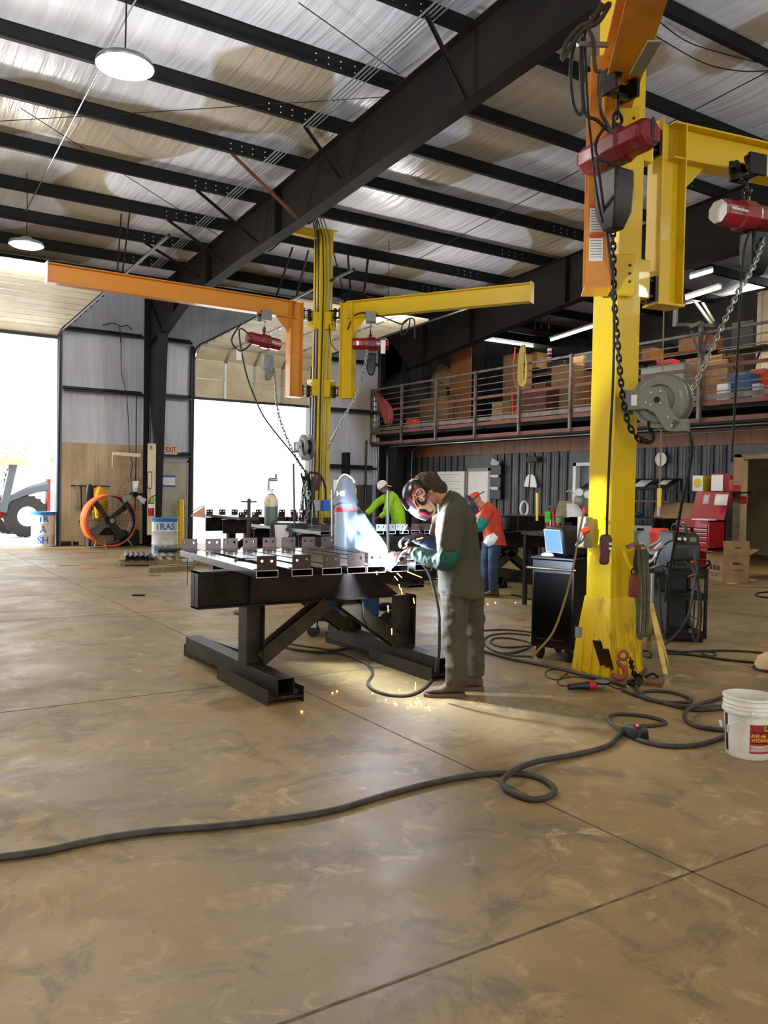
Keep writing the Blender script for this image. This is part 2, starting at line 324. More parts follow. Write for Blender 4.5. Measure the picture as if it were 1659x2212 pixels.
# light through bolt holes, put on the purlins above as white discs
# rafters
def rafter(X, pts_bot, label, cm='rafter', w=.25):
    t = thing('roof_rafter', label, 'beam', (X, WY-.4, 0)); P = [(y, z, zp(y)-.02) for y, z in pts_bot]
    wb = MB(); wb.at(T((X, 0, 0)), M(((0, 0, 1, 0), (1, 0, 0, 0), (0, 1, 0, 0), (0, 0, 0, 1))))
    poly = [(y, z) for y, z, _ in P]+[(y, zt) for y, _, zt in reversed(P)]
    wb.prism(poly, -.006, .006); wb.build('web', cm, t, world=True, smooth=False)
    f = MB()
    for (y0, z0, t0), (y1, z1, t1) in zip(P, P[1:]): f.bar((X, y0, z0), (X, y1, z1), w, .014, (0, .0, 1)); f.bar((X, y0, t0), (X, y1, t1), w, .014)
    f.build('flange', 'column' if cm == 'column' else 'rafter', t, world=True, smooth=False)
    for y in [P[0][0]-2.2, P[0][0]-4.4, P[0][0]-8]:
        zb = None
        for (y0, z0, t0), (y1, z1, t1) in zip(P, P[1:]):
            if y1 <= y <= y0: zb = z0+(z1-z0)*(y-y0)/(y1-y0)
        if zb: s = MB(); s.box(X-w/2+.01, X+w/2-.01, y-.006, y+.006, zb+.01, zp(y)-.03); s.build('stiffener', cm, t, world=True, smooth=False)
    return t
RB = [(22.3, 5.35), (21.2, 5.55), (19.6, 6.02), (16, 6.27), (13.2, 6.38), (10.5, 6.54), (7.2, 6.74), (2, 7.05), (-4, 7.4), (YB+.1, 7.7)]
RX1 = 6.75
rafter(RX1, [(y, min(z, zp(y)-.55)) for y, z in RB], 'big tapered dark steel rafter running overhead from upper right to the column between the doors')
rafter(14.3, [(22.3, 5.0), (21.4, 5.26), (19.3, 5.5), (17.9, 5.68), (13.8, 6.15), (9, 6.3), (3, 6.6), (YB+.1, 7.4)], 'dark steel rafter crossing above the storage loft railing')
def column(X, label):
    t = thing('steel_column', label, 'column', (X, WY-.5, 0))
    wb = MB(); wb.at(T((X, 0, 0)), M(((0, 0, 1, 0), (1, 0, 0, 0), (0, 1, 0, 0), (0, 0, 0, 1))))
    wb.prism([(WY-.25, 0), (WY-1.0, 0), (WY-1.45, 5.5), (WY-.25, 6.6)], -.006, .006); wb.build('web', 'column', t, world=True, smooth=False)
    f = MB(); f.bar((X, WY-1.0, 0), (X, WY-1.45, 5.55), .26, .016, (0, 1, 0)); f.bar((X, WY-.25, 0), (X, WY-.25, 6.75), .26, .016, (0, 1, 0))
    f.build('flange', 'column', t, world=True, smooth=False)
    p = MB(); p.box(X-.2, X+.2, WY-1.1, WY-.16, 0, .02); p.build('base_plate', 'column', t, world=True)
    return t
column(6.72, 'tapered dark steel column between the two overhead doors'); column(14.3, 'dark steel column in the corner by the storage loft')
# flange braces (angles) from purlins down to the near rafter
for y, c, lab in ((8.6, 'rafter', 'dark flange brace highest up the rafter'), (11.9, 'rafter', 'dark flange brace beside the striped lit insulation'), (13.43, 'primer', 'red-brown flange brace, the only rusty one'), (15.15, 'rafter', 'dark flange brace next below the red-brown one'), (16.85, 'rafter', 'dark flange brace two below the red-brown one'), (18.4, 'rafter', 'dark flange brace lowest on the rafter')):
    b = MB(); p, q = V((5.42 if y > 12 else 6.0, y, zp(y)+.03)), V((6.64, y-.1, 6.42 if y > 12 else 6.66))
    b.bar(p, q, .05, .006); b.bar(p+V((0, .022, -.02)), q+V((0, .022, -.02)), .006, .045)
    tag(b.build('flange_brace', c, smooth=False), lab+', running from purlin to rafter foot', 'brace', 'flange braces on the near rafter')
for y, z in ((13.43, 6.35), (10.36, 6.55), (15.15, 6.25)):
    b = MB(); b.bar((7.9, y, zp(y)+.02), (6.87, y-.08, z), .05, .02)
    tag(b.build('flange_brace', 'rafter', smooth=False), 'short dark brace on the far side of the near rafter at purlin height %.1f' % zp(y) if False else {13.43: 'dark brace on the far side of the rafter, near the middle mast top', 10.36: 'dark brace on the far side of the rafter, highest up', 15.15: 'dark brace on the far side of the rafter, behind the mast top'}[y], 'brace', 'far side flange braces')
# rods, wires, conduits under the roof
def wire(label, pts, r=.006, m='galv', name='tie_wire', cat='cable', sm=1, group=None):
    b = MB(); b.tube(pts, r, 6, sm); return tag(b.build(name, m), label, cat, group)
wire('straight grey conduit rod hanging below the big high-bay lamp', [(2.84, 8.0, 7.55), (2.84, 12.2, 7.3), (2.84, 17.6, 6.95)], .012, 'galv', 'conduit', 'conduit')
for i, (dx, r) in enumerate(((0, .016), (.07, .012), (.13, .012), (.2, .01))):
    wire('grey conduit along the purlins left of the rafter, %s of four' % ('first', 'second', 'third', 'last')[i], [(5.98+dx, y, zp(y)-.02-r) for y in (3, 8, 13, 19.8)], r, 'galv', 'conduit', 'conduit', 1, 'conduits left of the rafter')
def zr(x, y, d=.03): r = ray(x, y); t = (7.47+.064*10.5-EYE)/(r.z+.064*r.y); p = V((0, 0, EYE))+r*t; p.z -= d; return p
wire('thin dark tie wire crossing left to right under the purlins', [zr(-10, 258), zr(290, 240), zr(830, 205)], .006, 'purlin')
wire('thin dark tie rod slanting down right across the left bay', [zr(45, 225, .06), zr(400, 455, .06), zr(500, 522, .06)], .007, 'purlin')
wire('thin dark rod near the top middle of the roof', [zr(645, 0), zr(862, 155)], .007, 'purlin')
wire('long thin rod slanting up right behind the big yellow mast', [zr(880, 570), zr(1250, 365), zr(1659, 150)], .008, 'purlin')
wire('second long thin rod lower in the right bay', [zr(1380, 570), zr(1659, 395)], .007, 'purlin')
for k, pts in enumerate(([(1425, 30), (1500, 80), (1659, 125)], [(1418, 62), (1520, 120), (1600, 138), (1659, 137)])):
    wire('sagging thin cable at the upper right roof, %s one' % ('upper', 'lower')[k], [zr(*p, d=.1) for p in pts], .008, 'purlin', sm=5)
# ---- wall with the doors (y = 22.6) ----
DX0, DX1, DZ = -4.6, 4.45, 5.38        # left overhead door opening
EX0, EX1, EZ = 7.98, 11.75, 5.38
b = MB()
b.box(4.45, 6.98, WY, WY+.12, 2.7, 6.9); b.box(7.93, 7.98, WY, WY+.12, 0, 6.9); b.box(6.98, 7.93, WY, WY+.12, 2.33, 6.9)
b.box(X0, DX0, WY, WY+.12, 0, 6.9); b.box(DX0, DX1, WY, WY+.12, DZ, 6.9); b.box(EX0, EX1, WY, WY+.12, EZ, 6.9); b.box(EX1, 14.2, WY, WY+.12, 0, 6.9)
struct(b, 'wall_left', 'liner', smooth=False)
b = MB(); b.box(4.45, 6.98, WY-.0, WY+.12, 0, 2.7); x = 4.5
while x < 6.95: b.box(x, x+.035, WY-.03, WY, 0, 2.69); x += .3
struct(b, 'trim_2', 'siding', smooth=False)
b = MB(); b.box(4.4, 4.52, WY-.12, WY+.14, 0, DZ+.1); struct(b, 'trim_3', mat('jamb_blue_grey', '5b6770', .4, .3), smooth=False)
b = MB(); b.box(7.95, 8.03, WY-.15, WY+.14, 0, EZ+.15); b.box(11.7, 11.82, WY-.15, WY+.14, 0, EZ+.15); b.box(4.4, 4.3, 0, 0, 0, 0); struct(b, 'trim_4', 'girt', smooth=False)
for nm, x0, x1, zz, lb in (('wall_girt', 4.55, 6.6, 4.08, 'dark girt at mid height left of the column'), ('wall_girt', 6.85, 7.95, 4.08, 'dark girt at mid height above the exit door'), ('wall_girt', 4.55, 6.6, 5.63, 'dark girt high up left of the column'), ('wall_girt', 6.85, 7.95, 5.63, 'dark girt high up right of the column'), ('wall_girt', 11.82, 14.1, 4.07, 'dark girt right of the second door, upper'), ('wall_girt', 11.82, 14.1, 2.3, 'dark girt right of the second door, lower'), ('wall_girt', 6.85, 7.95, 2.48, 'dark girt carrying the exit sign'), ('wall_girt', 11.82, 14.1, 5.63, 'dark girt right of the second door, topmost')):
    b = MB(); b.box(x0, x1, WY-.2, WY-.004, zz-.012, zz); b.box(x0, x1, WY-.2, WY-.19, zz-.07, zz); b.box(x0, x1, WY-.02, WY-.004, zz, zz+.08)
    tag(b.build(nm, 'girt', smooth=False), lb, 'beam', 'girts on the door wall')
# small wall post right of door two
b = MB(); b.box(12.9, 13.05, WY-.3, WY-.02, 0, 2.75); tag(b.build('wall_post', 'column', smooth=False), 'short dark steel post on the wall right of the second door', 'post')
b = MB(); b.cyl((13.6, WY-.35, 0), (13.6, WY-.35, 3.15), .035); tag(b.build('standing_pipe', 'rust'), 'tall rusty pipe leaning by the wall right of the second door', 'pipe')
for k in range(5):
    b = MB(); b.cyl((14.02+k*.06, WY-.12, 1.75), (14.02+k*.06, WY-.12, 4.6), .014, n=6); tag(b.build('riser_conduit', 'galv'), 'thin grey riser conduit above the breaker panel', 'conduit', 'riser conduits in the corner')
b = MB(); b.box(13.45, 13.95, WY-.2, WY-.01, .5, 1.75); o = b.build('breaker_panel', mat('panel_grey', '4d4f52', .5), bevel=.01); tag(o, 'grey electrical breaker panel in the far corner behind the lime worker', 'electrical panel')
# overhead doors
def odoor(n, x0, x1, zb, secs, curve, label_m='cream'):
    t = bpy.data.objects.new('door_%d' % n, None); C.objects.link(t); MW[t.name] = M(); t['kind'] = 'structure'
    # path of the curtain: straight up the wall then along the sloping high-lift track
    path = ([V((0, WY-.08, zb)), V((0, WY-.08, 5.0)), V((0, WY-.16, 5.36))] if zb < 5 else [V((0, WY-.2, 5.38))])+[V((0, WY-.45, 5.5))]+[V((0, WY-.45-k*.6, 5.5+.035*k*.6)) for k in range(1, 15)]
    pts, _ = catmull(path, 6)
    d = [0]
    for a, c in zip(pts, pts[1:]): d.append(d[-1]+(c-a).length)
    def at(s):
        s = max(0, min(s, d[-1]-1e-4)); i = 0
        while d[i+1] < s: i += 1
        return pts[i].lerp(pts[i+1], (s-d[i])/(d[i+1]-d[i]))
    b = MB(); g = MB(); sp = .53
    for k in range(secs):
        p, q = at(k*sp+.001), at((k+1)*sp-.001); nrm = (q-p).normalized().cross(V((1, 0, 0)))
        vs = []
        for x in (x0, x1):
            for a in (p, q):
                for e in (0, .045): vs.append((x, a.y+nrm.y*e, a.z+nrm.z*e))
        b.add(vs, [(0, 2, 6, 4), (1, 5, 7, 3), (0, 4, 5, 1), (2, 3, 7, 6), (0, 1, 3, 2), (4, 6, 7, 5)])
        for x in (x0+(x1-x0)*.25, x0+(x1-x0)*.5, x0+(x1-x0)*.75):
            g.bar(V((x, p.y, p.z))-nrm*.012, V((x, q.y, q.z))-nrm*.012, .07, .015, nrm)
            g.bar(V((x-.04, p.y, p.z))-nrm*.03, V((x+.04, p.y, p.z))-nrm*.03, .04, .03, nrm)
        g.bar((x0, p.y, p.z), (x1, p.y, p.z), .012, .012)
    b.build('door_panels', 'cream', t, smooth=False); g.build('hinge_stile', 'galv', t, smooth=False)
    tr = MB()
    for x in (x0-.06, x1+.06):
        tr.tube([V((x, p.y-.06, p.z)) for p in [V((0, WY-.08, .0))]+pts], .03, 6, 1)
        for k in range(0, secs): a = at(k*sp); tr.box(min(x, x), x+.05, a.y-.06, a.y, a.z-.03, a.z+.03)
    tr.build('track', 'bmetal', t)
    bb = MB(); a = at(0); bb.box(x0, x1, a.y-.05, a.y+.03, a.z-.07, a.z); bb.build('bottom_seal', 'girt', t, smooth=False)
    return t
odoor(1, DX0+.02, DX1-.08, 5.38, 11, 0); odoor(2, EX0+.1, EX1-.08, 4.13, 14, 0)
# hangers for door tracks: paired dark struts
for px, lb in ((262, 'first'), (280, 'second')):
    b = MB(); p = zr(px, 458); b.bar(p, (p.x-.05 if px == 262 else p.x-.12, p.y+.1, 5.7), .05, .02); tag(b.build('hanger_strut', 'purlin', smooth=False), 'dark %s strut hanging from the purlins above the orange jib arm' % lb, 'strut')
for i, (x, y) in enumerate(((8.35, 17.0), (8.75, 17.0))):
    b = MB(); b.bar((x, y, zp(y)), (x-.25+.1*i, y+.4, 5.85), .05, .02); tag(b.build('hanger_strut', 'purlin', smooth=False), 'dark track strut left of the middle yellow mast, %s one' % ('left', 'right')[i], 'strut')
# personnel door
d3 = bpy.data.objects.new('door_3', None); C.objects.link(d3); d3['kind'] = 'structure'; d3.location = (7.45, WY, 0); MW[d3.name] = T((7.45, WY, 0))
b = MB(); b.box(-.43, .43, -.03, .02, .02, 2.27); b.build('door_leaf', mat('door_beige', 'b5b4a4', .5, 0, '9c9a88', 2), d3, smooth=False)
b = MB(); b.box(-.48, -.43, -.06, .1, 0, 2.33); b.box(.43, .48, -.06, .1, 0, 2.33); b.box(-.48, .48, -.06, .1, 2.27, 2.34); b.build('door_frame', mat('frame_beige', 'a9a797', .5), d3, smooth=False)
b = MB(); b.ball((.34, -.08, 1.02), .035); b.cyl((.34, -.03, 1.02), (.34, -.08, 1.02), .015); b.build('door_handle', 'chrome', d3)
for z in (1.87, 1.6):
    b = MB(); b.box(-.3, .12, -.034, -.031, z-.025, z+.025); b.build('blue_tape', 'bluep', d3, smooth=False)
b = MB(); b.box(-.27, .1, -.033, -.0305, 1.61, 1.85); b.build('notice', 'paper', d3, smooth=False)
# exit sign
t = thing('exit_sign', 'small white EXIT sign with red letters above the beige door', 'sign', (7.35, WY-.21, 2.47))
b = MB(); b.box(-.19, .19, -.05, .03, 0, .26); b.build('housing', 'cream', t, bevel=.02); b = MB(); b.cyl((-.26, -.02, .1), (-.19, -.02, .1), .045); b.build('emergency_lamp', 'white', t); b = MB(); b.cyl((.19, -.02, .1), (.26, -.02, .1), .045); b.build('emergency_lamp', 'white', t)
text('EXIT', .2, 'redp', t, T((0, -.052, .13)) @ FACE_NY, bold=.006, sx=.72)
# ---- far bay and office block ----
OX = 15.15
b = MB(); b.box(14.2, X1, WY, WY+.12, 0, 6.9); x = 14.5
while x < X1: b.box(x, x+.06, WY-.04, WY, 0, 6.8); x += .3
struct(b, 'wall_back', 'office', smooth=False)
b = MB(); segs = [(YB, 8.6), (10.25, 13.3), (14.78, 17.98), (19.1, WY)]
for a, c in segs: b.box(OX, OX+.12, a, c, 0, 2.72)
b.box(OX, OX+.12, 8.6, 10.25, 2.4, 2.72); b.box(OX, OX+.12, 13.3, 14.78, 2.34, 2.72); b.box(OX, OX+.12, 17.98, 19.1, 2.28, 2.72)
struct(b, 'wall_right', 'office', smooth=False)
b = MB()
for a, c in segs:
    y = math.ceil(a/.3)*.3+.02
    while y < c-.1:
        b.m = 0; b.box(OX-.035, OX, y, y+.07, 0, 2.7); b.m = 1; b.box(OX-.012, OX, y+.1, y+.125, 0, 2.7); b.box(OX-.012, OX, y+.18, y+.2, 0, 2.7); y += .3
struct(b, 'trim_5', ['girt', 'office'], smooth=False)
b = MB(); b.box(OX-.05, OX-.0, YB, WY-.75, 2.66, 3.0); y = YB
while y < WY-1: b.box(OX-.056, OX-.05, y, y+.012, 2.66, 3.0); y += .61 if int(y) % 2 else .42
struct(b, 'trim_6', 'fascia', smooth=False)
# loft deck
b = MB(); b.box(14.12, 21, YB, WY, 3.28, 3.44); struct(b, 'trim_7', 'purlin', smooth=False)
b = MB(); b.box(14.1, 15.2, YB, WY-.1, 3.0, 3.03); struct(b, 'trim_8', 'dark', smooth=False)
b = MB(); b.box(20.9, 21, YB, WY, 3.4, 7.3); struct(b, 'wall_loft', 'office', smooth=False)
b = MB(); b.box(OX, 21, YB, YB+.1, 0, 7.5); b.box(20.9, 21, YB, WY, 0, 3.4); struct(b, 'wall_office', 'cream', smooth=False)
# rear walls behind the viewer, with openings added to shape the daylight
b = MB(); b.box(X0, -6, YB-.12, YB, 0, 8.6); b.box(1.5, X1, YB-.12, YB, 0, 8.6); b.box(-6, 1.5, YB-.12, YB, 4.6, 8.6)
struct(b, 'wall_front', 'cream', smooth=False)
b = MB(); b.box(X0-.12, X0, YB, 6.70, 0, 8.6); b.box(X0-.12, X0, 6.9, WY, 0, 8.6); b.box(X0-.12, X0, 6.70, 6.9, 0, 5.82); b.box(X0-.12, X0, 6.7, 6.9, 6.6, 8.6)  # high slit added to throw a sun patch on the mast
struct(b, 'wall_side', 'cream', smooth=False)
# yard outside
b = MB(); b.box(-60, 60, WY+.15, 120, -.12, -.01); b.box(-80, X0-.12, -60, WY+.15, -.12, -.01); b.box(X0-.12, 60, -80, YB-.12, -.12, -.01)
o = b.build('yard', 'yard', smooth=False); o['kind'] = 'structure'; o.name = 'floor_yard'
# ---- lamps ----
def hibay(p, lab, e=260, top=None):
    t = thing('high_bay_lamp', lab, 'ceiling lamp', p, 0, 'round high-bay lamps')
    b = MB(); b.lathe([(.02, .16), (.09, .15), (.12, .1), (.29, .06), (.31, .02), (.305, 0), (.28, -.0)], 28); b.build('housing', 'galv', t)
    b = MB(); b.lathe([(.0, -.05), (.15, -.045), (.25, -.02), (.285, .0), (.0, .01)], 28); b.build('lens', 'hibay', t)
    b = MB(); h = zp(p[1])-p[2]+.24; b.tube([(0, 0, .15), (.01, 0, h*.5), (0, 0, h)], .008, 6); b.build('hanging_cord', 'purlin', t)
    lamp('POINT', 'lamp_light', (0, 0, -.42), e, (1, .96, .9), .22, parent=t)
hibay(tuple(fl(270, 145, 6.1)), 'big glowing high-bay lamp at the upper left of the roof', 420)
hibay(tuple(fl(57, 530, 6.0)), 'glowing high-bay lamp at the left edge above the first overhead door', 300)
hibay(tuple(fl(838, 655, 5.9)), 'small distant glowing high-bay lamp above the yellow jib arm', 300)
for x, y in ((-4, 8), (-1, 0), (5.5, -3), (11, 3.2), (10.5, -4)):  # unseen fill lights added to brighten the shop, in high-bay housings
    hibay((x, y, 6.1), 'added fill lamp in a high-bay housing out of view behind the viewer', 230)
def strip(p, q, lab):
    t = thing('strip_light', lab, 'strip light', tuple((V(p)+V(q))/2), 0, 'strip lights over the loft')
    b = MB(); b.bar(p, q, .045, .045); b.build('tube', 'tubeglow', t, world=True); b = MB(); u = V((0, 0, .06)); b.bar(V(p)+u, V(q)+u, .13, .05); b.build('housing', 'white', t, world=True, smooth=False)
    u = (V(q)-V(p)); l = lamp('AREA', 'tube_light', (0, 0, -.05), 60, (1, .84, .58), .1, parent=t, sy=u.length)
strip(fl(1190, 735, 6.05), fl(1292, 702, 6.2), 'glowing strip light over the loft left of the big yellow mast')
strip(fl(1482, 645, 6.05), fl(1556, 621, 6.15), 'glowing strip light over the loft right of the big yellow mast')
strip(fl(1490, 600, 6.2), fl(1540, 585, 6.3), 'faint strip light glimpsed above the right hand one')
strip((16.5, 5, 6.3), (16.5, 2.6, 6.4), 'strip light over the loft beyond the right edge')
lamp('AREA', 'office_fill', (16.6, 9.4, 2.6), 60, (1, .85, .6), .6)  # added area light without a fixture, brightens the office interior
# ================= JIB CRANES AND HOISTS =================
def W(pts): return [aD(*p) for p in pts]
def mast(name, c, top, rz, label, brk):
    t = thing('crane_mast', label, 'crane mast', (c[0], c[1], 0), rz); h = .145
    b = MB(); b.box(-h, h, -h, h, .02, top); b.build('post', 'yellow', t, bevel=.008)
    b = MB(); lv = [(.0, .225), (.25, .205), (.5, .175), (.66, .155), (.68, .15)]
    b.loft([[(-r, -r, z), (r, -r, z), (r, r, z), (-r, r, z)] for z, r in lv]); b.build('flared_base', 'yworn', t, bevel=.004)
    for a in range(4):
        for s in (-.11, .0, .11):
            b = MB().at(RZ(a*pi/2)); b.add([(s-.007, -.15, .66), (s+.007, -.15, .66), (s+.007, -.25, 0), (s-.007, -.25, 0), (s-.007, -.14, .66), (s+.007, -.14, .66), (s+.007, -.14, 0), (s-.007, -.14, 0)], [(0, 1, 2, 3), (7, 6, 5, 4), (0, 3, 7, 4), (1, 5, 6, 2), (0, 4, 5, 1), (3, 2, 6, 7)]); b.build('gusset', 'yworn', t, smooth=False)
    b = MB(); b.cb((0, 0, top), (.42, .42, .02)); b.build('top_plate', 'yellow', t, smooth=False)
    for (ang, z) in brk:
        b = MB().at(RZ(ang-rz)); b.box(-.02+h, h+.12, -.12, .12, z-.17, z+.17); b.build('hinge_box', 'yellow', t, bevel=.008)
        b = MB().at(RZ(ang-rz)); b.box(h+.1, h+.115, -.085, .085, z-.1, z+.1)
        for sy in (-.07, .07):
            for k in (-.07, 0, .07): b.cyl((h+.115, sy, z+k), (h+.13, sy, z+k), .012, n=6)
        b.build('bolt_plate', 'bmetal', t, smooth=False)
    return t
def jib(label, mc, ang, off, zb, zt, length, m, mt='bmetal', hb=.33, pos=None, by=0.):
    """arm: hinged post + boom pointing along ang; mc = mast centre, off = distance mast->post"""
    d = V((cos(ang), sin(ang), 0)); L = V((mc[0], mc[1], 0))+d*off
    if pos is not None: L = V((pos.x, pos.y, 0))
    t = thing('jib_arm', label, 'jib crane arm', (L.x, L.y, 0), ang)
    b = MB(); b.ibeam((.0, 0, zb), (0, 0, zt), .28, .2, .016, .012, (1, 0, 0)); b.build('upright', m, t, smooth=False, bevel=.003)
    b = MB(); b.ibeam((-.1 if by else 0, by, zt-hb/2), (length, by, zt-hb/2), hb, .19+by*.6, .018, .012); b.build('boom', m, t, smooth=False, bevel=.003)
    b = MB(); b.cb((length, by, zt-hb/2), (.016, .2, hb+.04)); b.build('end_stop', m, t, smooth=False)
    b = MB(); b.at(RX(pi/2)); b.prism([(.13, zt-hb), (.42, zt-hb), (.13, zt-hb-.3)], -.008, .008); b.build('knee_gusset', m, t, smooth=False)
    b = MB(); b.cb((0, 0, zb-.01), (.3, .22, .02)); b.build('foot_plate', m, t, smooth=False)
    ha = 0.
    if pos is not None: ha = facing(V((mc[0], mc[1], 0))-L)-ang+pi; off = (V((mc[0], mc[1], 0))-L).length
    for z in (zb+.12, zt-.22):
        b = MB().at(RZ(ha)); b.box(-off+.22, -.14, -.07, .07, z+.06, z+.08); b.box(-off+.22, -.14, -.07, .07, z-.08, z-.06); b.box(-.17, -.14, -.09, .09, z-.11, z+.11); b.cyl((-off+.3, 0, z-.12), (-off+.3, 0, z+.12), .035); b.build('hinge', 'bmetal', t, smooth=False)
    return t
def hoist(label, c, ang, body, boomz, ncap='white', bagm='bmetal', tilt=0., bag=(0, .25, .2, .3), logo=True, ton=False, bodym='red', tm='grey'):
    """chain hoist: body axis along ang, hook, trolley on boom flange at boomz"""
    t = thing('chain_hoist', label, 'chain hoist', c, ang)
    TL = RY(tilt)
    b = MB().at(TL); r = .125
    prof = lambda x, s: [(x, s*r*1.05*cos(a), s*r*sin(a)) for a in [pi/8+pi/4*i for i in range(8)]]
    b.loft([prof(-.33, .86), prof(-.31, .95), prof(-.08, .95), prof(-.06, 1.12), prof(.1, 1.12), prof(.12, .95), prof(.3, .95), prof(.33, .86)]); b.build('body', bodym, t, bevel=.006)
    b = MB().at(TL); b.loft([prof(.33, .86), prof(.35, .8)]); b.build('end_cap', ncap, t)
    b = MB().at(TL); b.loft([prof(-.35, .8), prof(-.33, .86)]); b.build('motor_cap', bodym, t)
    b = MB(); b.cyl((0, 0, r), (0, 0, r+.06), .03); b.torus((0, 0, r+.1), .045, .014, (1, 0, 0), 16, 6); b.build('suspension_hook', 'bmetal', t)
    z = boomz-c[2]
    b = MB(); b.tube([(0, 0, r+.1), (0, 0, z-.1)], .012, 6, 1); b.box(-.1, .1, -.13, -.1, z-.1, z+.09); b.box(-.1, .1, .1, .13, z-.1, z+.09); b.box(-.03, .03, -.12, .12, z-.1, z-.07)
    b.build('trolley', tm, t, bevel=.004)
    for sx in (-.07, .07):
        for sy in (-1, 1): b = MB(); b.cyl((sx, sy*.06, z+.045), (sx, sy*.1, z+.045), .04, n=14); b.build('trolley_wheel', 'bmetal', t)
    x, dz, wd, hh = bag
    b = MB(); q = lambda s, zz: [(x-s*wd/2, -wd*.4*s, zz), (x+s*wd/2, -wd*.4*s, zz), (x+s*wd/2, wd*.4*s, zz), (x-s*wd/2, wd*.4*s, zz)]
    b.loft([q(1, -dz+.12), q(1.05, -dz), q(.95, -dz-hh*.6), q(.55, -dz-hh)]); b.build('chain_bag', bagm, t, bevel=.02)
    if logo:
        lb = MB().at(TL)
        for s in (-1, 1): lb.box(.13, .29, s*(r*.96)-.004 if s < 0 else r*.92, s*(r*.92) if s < 0 else r*.96+.004, -.035, .035)
        text('Milwaukee', .045, 'whitep', t, TL @ T((.2, -r*.995, 0)) @ FACE_NY, 'lettering', .001, .001)
        f = MB().at(TL); f.box(.11, .29, -r*.99-.002, -r*.99, .028, .033); f.box(.11, .29, -r*.99-.002, -r*.99, -.033, -.028); f.box(.105, .11, -r*.99-.002, -r*.99, -.033, .033); f.box(.29, .295, -r*.99-.002, -r*.99, -.033, .033); f.build('logo_border', 'whitep', t, smooth=False)
    return t
A_OR = facing(-ray(1088, 1065)); A_YE = facing(ray(5300, 1080))
RM = (5.74, 5.14)
mast('m', RM, 7.7, 0, 'tall yellow square crane mast in the right foreground with a flared ribbed base', [(A_YE, 3.52), (A_YE, 4.72), (A_OR, 3.5), (A_OR, 4.75)])
j = jib('orange jib arm swung toward the viewer above the big yellow mast', RM, A_OR, .40, 3.30, 5.16, 3.2, 'orange', pos=aD(1293, 420, 6.86), by=.13)
b = MB(); b.box(.141, .143, -.08, .03, 3.5, 3.72); b.box(.141, .143, -.08, .03, 3.74, 3.96); b.build('warning_label', 'paper', j, smooth=False)
b = MB(); b.box(.143, .144, -.08, .03, 3.93, 3.96); b.box(.143, .144, -.08, .03, 3.69, 3.72); b.build('warning_header', 'orangep', j, smooth=False)
for z in (3.83, 3.61):
    b = MB()
    for k in range(8): b.box(.143, .144, -.07, .02, z+.075-k*.022, z+.079-k*.022)
    b.build('warning_print', 'blackp', j, smooth=False)
jib('yellow jib arm reaching right from the big yellow mast out of the picture', RM, A_YE, .52, 3.34, 4.98, 3.6, 'yellow')
MMC = (7.93, 14.75)
m2 = mast('m2', MMC, 6.75, 0, 'slender yellow crane mast behind the welding table with conduits up its face', [(pi, 3.62), (pi, 4.95), (facing((.5, -.87)), 3.6), (facing((.5, -.87)), 4.95)])
b = MB(); b.ibeam((7.93, 14.75, 6.66), (6.85, 14.95, 6.75), .16, .14); tag(b.build('mast_tie', 'yellow', smooth=False), 'yellow tie beam from the middle mast top to the dark rafter', 'beam')
jib('long orange jib arm reaching left from the middle yellow mast', MMC, pi+.015, .62, 3.42, 5.27, 4.62, 'orange')
jib('yellow jib arm reaching right from the middle yellow mast', MMC, facing((10.2-8.15, 10.75-14.35)), .6, 3.42, 5.3, 3.75, 'yellow')
# hoists
MO = aD(570, 735, 15.9)
h1 = hoist('red chain hoist with grey canvas chain bag under the long orange arm', (MO.x, 14.72, 4.42), .0, None, 4.91, bagm='bag', bag=(.08, .38, .2, .36), tilt=.12)
MY = aD(800, 745, 16.0)
h2 = hoist('red chain hoist with white tag under the yellow arm of the middle mast', (MY.x, MY.y, 4.42), -.55, None, 4.94, ncap='red', bag=(.02, .3, .18, .3))
b = MB(); b.box(.2, .29, -.15, -.146, -.2, .06); b.build('hang_tag', 'paper', h2, smooth=False)
n0, n1 = aD(1395, 288, 6.2), aD(1275, 350, 6.72); dn = n0-n1
h3 = hoist('dark red one ton hoist hanging close up before the big yellow mast', tuple((n0+n1)/2), facing(dn), None, 4.8, bagm='black', ncap='red', bag=(-.02, .3, .24, .34), logo=False, tm='bmetal')
text('1', .2, 'blackp', h3, T((.353, .015, .03)) @ M(((0, 0, 1, 0), (1, 0, 0, 0), (0, 1, 0, 0), (0, 0, 0, 1))), 'number', .001, .006)
text('TON', .05, 'blackp', h3, T((.353, .01, -.07)) @ M(((0, 0, 1, 0), (1, 0, 0, 0), (0, 1, 0, 0), (0, 0, 0, 1))), 'lettering', .001, .001)
HR = aD(1612, 468, 7.6)
h4 = hoist('red chain hoist with a white end at the right picture edge', tuple(HR), pi+A_YE, None, 4.62, ncap='white', bagm='bmetal', bag=(-.12, .25, .22, .28), logo=False, tm='bmetal')
text('Milwaukee', .045, 'whitep', h4, T((.2, .13, 0)) @ M(((-1, 0, 0, 0), (0, 0, 1, 0), (0, 1, 0, 0), (0, 0, 0, 1))), 'lettering', .001, .001)
